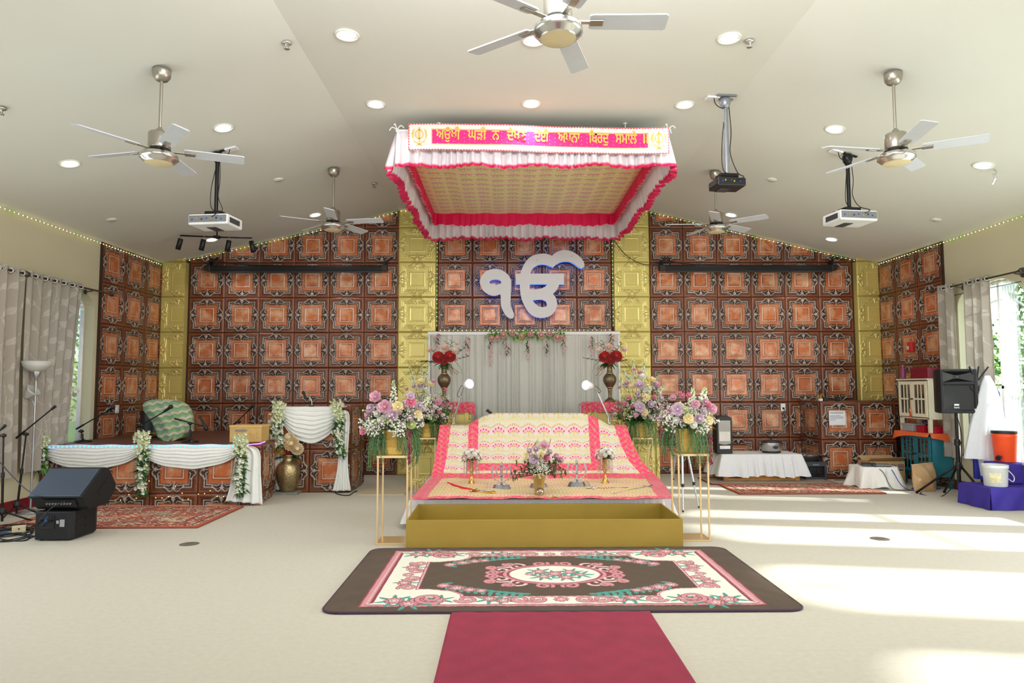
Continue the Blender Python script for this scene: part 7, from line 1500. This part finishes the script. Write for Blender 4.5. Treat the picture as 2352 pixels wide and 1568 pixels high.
cable('black cable slanting from the canopy across the right gold pilaster to the screen', [at(1406, 545, 11.3), at(1432, 580, 11.45), at(1460, 600, 11.55), at(1485, 608, 11.56), at(1512, 606, 11.57)], .007)
q = cl(2282, 388); t = thing('ceiling_hook', 'small ceiling hook holding a scrap of clear plastic at right', 'hook', q); m = MB(); m.tube(crv([(0, 0, -.0), (.03, 0, -.03), (.02, 0, -.06), (-.02, 0, -.05)], 6), .004, 6); m.build('hook', nick, t); m = MB(); m.grid(lambda a, b: (-.02 + .04 * a + .02 * sin(b * 4), .01 * sin(a * 7), -.05 - .12 * b), 8, 8); m.build('plastic_scrap', glassmat('clear_plastic', (240, 240, 240), .35), t)
# ================================================================ rugs
rug_m = M('rug_pile', rough=.95, attr=True, noise=(120, .10), bump=(300, .6, .006), sheen=.04)
def ell_(x, y, cx, cy, rx, ry, a=0.0):
    dx, dy = x - cx, y - cy; p, q = dx * cos(a) + dy * sin(a), -dx * sin(a) + dy * cos(a); return np.hypot(p / rx, q / ry)
def paint(c, m, col): return np.where(m[..., None], np.array(lin(col)), c)
def rug(nm, lab, x0, x1, y0, y1, colfn, corner, nx, ny, skew=0, hem=None, mat=None):
    t = thing(nm, lab, 'rug', ((x0 + x1) / 2, (y0 + y1) / 2, 0)); u, v = np.meshgrid(np.linspace(-1, 1, nx + 1), np.linspace(-1, 1, ny + 1)); hx, hy = (x1 - x0) / 2, (y1 - y0) / 2
    X, Y = u * hx, v * hy; k = corner
    if k: # rounded corners
        ex = np.clip((abs(Y) - (hy - k)) / k, 0, 1); lim = hx - k + k * np.sqrt(np.clip(1 - ex ** 2, 0, 1)); X = X * np.minimum(1, lim / hx) 
    c = colfn(X, Y, hx, hy); Z = .016 + .0015 * np.sin(X * 31) * np.sin(Y * 27); ed = np.maximum(abs(u), abs(v)) > .9999; Z = np.where(ed, .001, Z)
    npmesh('pile', np.stack([X + skew * Y, Y, Z], -1).reshape(-1, 3), gfaces(nx, ny), mat or rug_m, c.reshape(-1, 3), t)
    if hem:
        m = MB(); r = []
        for i in list(range(0, nx + 1, 6)): r.append((X[0, i] + skew * Y[0, i], Y[0, i]))
        for j in range(0, ny + 1, 4): r.append((X[j, -1] + skew * Y[j, -1], Y[j, -1]))
        for i in list(range(nx, -1, -6)): r.append((X[-1, i] + skew * Y[-1, i], Y[-1, i]))
        for j in range(ny, -1, -4): r.append((X[j, 0] + skew * Y[j, 0], Y[j, 0]))
        m.tube([(p[0], p[1], .010) for p in r + [r[0]]], .009, 5); m.build('bound_edge', hem, t)
    return t
PK, DPK, CR, TL, BR = (206, 142, 146), (142, 56, 72), (232, 230, 214), (74, 152, 138), (84, 67, 52)
def flower_(c, x, y, cx, cy, r, ctr=(230, 214, 204)):
    d = np.hypot(x - cx, y - cy) / r; th = np.arctan2(y - cy, x - cx); R1 = 1 + .13 * np.cos(9 * th)
    for cut, col in ((R1, DPK), (R1 * .86, PK), (.62 + .06 * np.cos(7 * th + 1), DPK), (.52, (226, 186, 186)), (.30, DPK), (.22, ctr)): c = paint(c, d < cut, col)
    return c
def leaf_(c, x, y, cx, cy, L, w, a, col=TL): return paint(c, ell_(x, y, cx + .5 * L * cos(a), cy + .5 * L * sin(a), L * .5, w, a) < 1, col)
def scroll_(c, x, y, cx, cy, r, a0, s, w=.012, col=PK, out=DPK, turns=1.35):
    P = [(cx + r * (1 - .78 * k / 26) * cos(a0 + s * turns * 2 * pi * k / 26), cy + r * (1 - .78 * k / 26) * sin(a0 + s * turns * 2 * pi * k / 26)) for k in range(27)]
    d = seg_d(x, y, P); c = paint(c, d < w * 1.45, out) if out else c; return paint(c, d < w, col)
def floral(X, Y, hx, hy):
    x, y = abs(X), abs(Y); c = np.broadcast_to(np.array(lin(BR)), X.shape + (3,)).copy()
    blot = np.sin(X * 9 + 2 * np.sin(Y * 7)) * np.sin(Y * 11 + 2 * np.sin(X * 5)); c = c * (1 + .10 * blot)[..., None]
    ox, oy = hx - .23, hy - .10; band = np.maximum(x - ox, y - oy); bw_ = np.where(x - ox > y - oy, .085, .045); tri = np.where(x - ox > y - oy, abs(((Y / .034) % 1) - .5), abs(((X / .05) % 1) - .5)) * .02
    c = paint(c, band < -tri * 0 + .004, DPK); c = paint(c, (band < -.004 - tri) & (band > -bw_), PK); c = paint(c, (band < -bw_ * .45) & (band > -bw_ * .6) & (tri > .006), (236, 214, 212)); c = paint(c, (band < -bw_ * .8 + tri) & (band > -bw_), DPK)
    w_in = band < -bw_; c = paint(c, w_in, CR)
    ix, iy = ox - .36, oy - .225; cut = .12
    inner = np.maximum(np.maximum(x - ix, y - iy), np.minimum(.30 - np.hypot(np.maximum(0, x - ix + .0) * 0 + (x - ix), (y - iy) * 1.6), 9) * 0 - 9); notch = .34 - np.hypot((x - ix), (y - iy) * 1.9); inner = np.maximum(inner, notch)
    c = paint(c, inner < .03, DPK); c = paint(c, inner < .024, PK); c = paint(c, (inner < .008), DPK); c = paint(c, inner < .0, BR)
    wob = abs(np.sin((X + Y) * 60)); c = paint(c, (inner < .024) & (inner > .008) & (wob > .8), (232, 196, 196))
    # border flowers on the cream band
    for cx, cy in ((ox - .22, oy - .13), (ox - .42, oy - .12), (ox - .33, oy - .06)):
        for k in range(7): c = leaf_(c, x, y, cx, cy, .14, .016, k * .9 + .3)
    for cx, cy in ((ox - .22, oy - .13), (ox - .42, oy - .12), (ox - .33, oy - .065)): c = flower_(c, x, y, cx, cy, .068)
    yb2 = oy - .145
    for cx in (.0, .42, .50, .84): 
        for k in range(6): c = leaf_(c, x, y, cx, yb2 + .0, .11, .014, k * 1.05 + .5) if cx else c
    for cx, dy in ((.0, 0), (.40, .02), (.50, -.02), (.85, .0)): c = flower_(c, x, y, cx, yb2 + dy, .052)
    for cx, s in ((.17, 1), (.28, -1), (.66, 1), (.98, -1)): c = scroll_(c, x, y, cx, yb2, .075, 1.5 - s * 1.2, s)
    xb2 = ox - .245
    for cy in (.22,): 
        for k in range(6): c = leaf_(c, x, y, xb2, cy, .11, .014, k * 1.05)
        c = flower_(c, x, y, xb2 + .02, cy, .055)
    c = flower_(c, x, y, xb2 + .02, .0, .045)
    for cy, s in ((.105, 1), (.34, -1)): c = scroll_(c, x, y, xb2 - .02, cy, .07, .5, s)
    c = scroll_(c, x, y, ix - .10, iy + .05, .11, 2.4, -1, .016)
    # corner sprays
    for k in range(12):
        q = k / 11; cx, cy = ix - .14 - .60 * q, iy - .30 + .26 * q ** .6
        for s in (-1, 1): c = leaf_(c, x, y, cx, cy, .10 - .03 * q, .018, 2.6 + s * .85 - .3 * q)
    for q, r in ((.05, .055), (.22, .062), (.38, .05), (.52, .042)): c = flower_(c, x, y, ix - .14 - .60 * q, iy - .30 + .26 * q ** .6, r)
    # medallion
    for cx, cy, r, a0, s in ((.28, .25, .10, 3.6, 1), (.42, .13, .09, 2.2, -1), (.10, .31, .07, 2.6, 1), (.50, .05, .06, 1.5, 1), (.36, .29, .05, .5, -1), (.50, .20, .05, 4.0, 1)): c = scroll_(c, x, y, cx, cy, r, a0, s, .013, (226, 200, 196) if r > .08 else PK, DPK)
    e = np.hypot(x / .42, y / .285); c = paint(c, e < 1.0 + .05 * np.cos(np.arctan2(y, x) * 8), DPK); c = paint(c, e < .97, PK); c = paint(c, (e < .90) & (e > .86), DPK); c = paint(c, e < .84, CR)
    for cx, cy in ((0, 0), (.13, .05), (-.12, .07), (.08, -.09), (-.10, -.07), (.2, -.02)):
        for k in range(7): c = leaf_(c, X, Y, cx, cy, .115, .014, k * .9 + cx * 9)
    for cx, cy, r in ((0, .01, .06), (.12, .06, .05), (-.12, .07, .055), (.08, -.09, .055), (-.09, -.07, .05), (.2, -.02, .04), (-.2, 0, .035)): c = flower_(c, X, Y, cx, cy, r)
    return c
a, b, c_, d = fl(745, 1411), fl(1866, 1406), fl(850, 1266), fl(1645, 1261)
RX0, RX1, RY0, RY1 = (a.x + c_.x) / 2 - .01, (b.x + d.x) / 2 + .02, a.y, TY0 - .012
rug('floral_rug', 'brown rug with cream floral border and oval medallion in front of the gold trough', RX0, RX1, RY0, RY1, floral, .11, 1000, 540, hem=M('rug_edge_plum', (70, 48, 66), .9))
def runner(X, Y, hx, hy): return np.broadcast_to(np.array(lin((146, 34, 62))), X.shape + (3,)) * (1 + .08 * np.sin(X * 13 + 3 * np.sin(Y * 5)) * np.sin(Y * 17 + 2 * np.sin(X * 9)))[..., None]
a, b = fl(1031, 1424), fl(1506, 1424)
rug('aisle_runner', 'crimson carpet runner leading to the brown floral rug', a.x, b.x, 1.6, RY0 - .004, runner, 0, 120, 240)
def oriental(X, Y, hx, hy):
    x, y = abs(X), abs(Y); c = np.broadcast_to(np.array(lin((186, 84, 54))), X.shape + (3,)).copy(); e = np.minimum(hx - x, (hy - y))
    mo = np.sin(X * 60 + 3 * np.sin(Y * 47)) * np.sin(Y * 66 + 3 * np.sin(X * 41)); mo2 = np.sin(X * 31 + 2 * np.sin(Y * 29)) * np.sin(Y * 37 + 2 * np.sin(X * 23))
    CRM_, DK_, MR_ = (210, 194, 160), (74, 52, 44), (134, 44, 50)
    c = paint(c, (e > .05) & (e < .09), DK_); c = paint(c, (e > .05) & (e < .09) & (mo > .0), CRM_); c = paint(c, (e > .09) & (e < .12), MR_); c = paint(c, (e > .12) & (e < .25) & (mo2 > .15), CRM_); c = paint(c, (e > .12) & (e < .25) & (mo < -.45), DK_)
    c = paint(c, (e > .25) & (e < .28), MR_); inn = e > .28; c = paint(c, inn & (mo > .62), (208, 168, 100)); c = paint(c, inn & (mo < -.72), DK_)
    m = np.hypot(X / (hx * .5), Y / (hy * .52)) + .06 * np.cos(np.arctan2(Y, X) * 12); c = paint(c, inn & (m < 1) & (mo2 > -.1), CRM_); c = paint(c, inn & (m < 1) & (mo > .35), MR_); c = paint(c, inn & (m < 1) & (mo < -.5), DK_); c = paint(c, inn & (m < .5), (178, 82, 56)); c = paint(c, inn & (m < .5) & (mo2 > .3), CRM_)
    k = np.hypot((x - (hx - .28)) / .5, (y - (hy - .28)) / .32); c = paint(c, inn & (k < 1) & (mo2 > .0), CRM_); c = paint(c, inn & (k < 1) & (mo > .4), MR_); return c
a, b, c_ = fl(590, 1158), fl(432, 1213), fl(4, 1210)
rug('oriental_rug', 'rust coloured oriental rug in front of the stage at left', c_.x + .02, (a.x + b.x) / 2, b.y, SY - .16, oriental, 0, 520, 300, hem=M('rug_edge_rust', (160, 70, 48), .9))
a, b, c_ = fl(1676, 1136), fl(2020, 1131), fl(1625, 1113)
rug('oriental_rug', 'rust coloured oriental rug in front of the low white table at right', 3.22, 5.25, 9.42, 10.34, oriental, 0, 420, 220, hem=M('rug_edge_rust'))
def greymat(X, Y, hx, hy): return np.broadcast_to(np.array(lin((158, 142, 124))), X.shape + (3,)) * (1 + .25 * np.sin(X * 140 + 3 * np.sin(Y * 90)) * np.sin(Y * 150))[..., None]
rug('entrance_mat', 'grey speckled mat with dark red edge under the low white table', 3.12, 5.05, 10.36, 11.1, greymat, 0, 160, 60, hem=M('rug_edge_red', (140, 36, 48), .9))
def shag(X, Y, hx, hy): return np.broadcast_to(np.array(lin((196, 182, 152))), X.shape + (3,)) * (1 + .14 * np.sin(X * 120 + 3 * np.sin(Y * 100)) * np.sin(Y * 130))[..., None]
a, b = fl(820, 1138), fl(932, 1138)
rug('shag_mat', 'small beige shag mat on the floor between lectern and flower stand', a.x, b.x - .02, a.y, a.y + .72, shag, .03, 90, 50)
cable('black cable on the floor from the lectern to the beige mat', [fl(766, 1124, .008), fl(775, 1134, .008), fl(800, 1137, .008), fl(812, 1130, .008), fl(820, 1127, .012)], .007)
for px, py, lab in ((435, 1249, 'round metal floor box cover at left on the carpet'), (2021, 1237, 'round metal floor box cover at right on the carpet')):
    q = fl(px, py); t = thing('floor_box_cover', lab, 'floor cover', q, 0, 'round metal floor box covers'); m = MB(); m.lathe([(0, .004), (.075, .004), (.088, .002), (.09, .0005)], n=28); m.build('cover', M('floor_brass', (130, 124, 110), .4, .6, noise=(60, .4)), t); m = MB(); m.lathe([(.03, .0045), (.04, .006), (.045, .0045)], n=24); m.build('flap_ring', M('steel_bolt'), t)
# ================================================================ outdoors beyond the windows
rr = random.Random(17); grass_m = M('lawn', (96, 132, 62), .95, noise=(3, .25))
for nm, x0, x1, lab in (('lawn', XR + .25, XR + 30, 'green lawn outside the right windows'), ('lawn', XL - 30, XL - .25, 'green lawn outside the left windows')):
    m = MB(); m.bb(x0, x1, -14, 34, -.3, -.12); tag(m.build(nm, grass_m), lab, 'lawn', None, 'structure')
tree_leaf = M('tree_leaf', rough=.6, attr=True, noise=(30, .2), transl=.35); bark = M('bark', (88, 70, 54), .9, noise=(12, .3))
def tree(x, y, h, w, lab, grp, seed):
    rr = random.Random(seed); t = thing('tree', lab, 'tree', (x, y, -.12), 0, grp); m = MB(); m.tube([(0, 0, 0), (.05, .02, h * .35), (.0, .05, h * .75)], [.14, .10, .04], 8)
    for k in range(6): a = rr.random() * 6.28; m.tube([(0, 0, h * (.25 + .08 * k)), (w * .4 * cos(a), w * .4 * sin(a), h * (.4 + .09 * k))], [.05, .015], 5)
    m.build('trunk', bark, t); n = 2600; v, f, c = [], [], []
    for k in range(n):
        z = rr.random(); ph = rr.random() * 6.28; ra = w * (.35 + .65 * sin(pi * min(1, .12 + z * .95))) * rr.random() ** .45; p = np.array((ra * cos(ph), ra * sin(ph), h * (.10 + .9 * z))); d = np.array([rr.gauss(0, 1) for _ in range(3)]); d /= np.linalg.norm(d); e = np.cross(d, [rr.gauss(0, 1) for _ in range(3)]); e /= np.linalg.norm(e); s = rr.uniform(.07, .14)
        o = len(v); v += [p - d * s, p - e * s * .5, p + d * s, p + e * s * .5]; f.append((o, o + 1, o + 2, o + 3)); cc = lin(rr.choice([(92, 148, 62), (120, 172, 76), (70, 122, 54), (150, 190, 90)])); c += [cc] * 4
    tag(npmesh('foliage', v, f, tree_leaf, c, t, smooth=False), kind='stuff')
for i, (x, y, h, w) in enumerate(((14.6, 15.2, 5.2, 1.55), (15.4, 18.6, 5.6, 1.6), (14.2, 21.8, 4.6, 1.5), (15.6, 12.0, 5.0, 1.5), (16.5, 25.0, 6.0, 1.6))): tree(x, y, h, w, 'leafy green tree outside the right window, ' + ('middle of the view', 'right of the tall ones', 'low and far', 'nearest the frame edge', 'farthest away')[i], 'trees outside the right windows', 40 + i)
for i, (x, y, h, w) in enumerate(((-13.5, 17.0, 4.6, 1.9), (-14.5, 20.5, 5.2, 2.0))): tree(x, y, h, w, 'leafy green tree outside the left window, ' + ('nearer', 'farther')[i], 'trees outside the left windows', 60 + i)
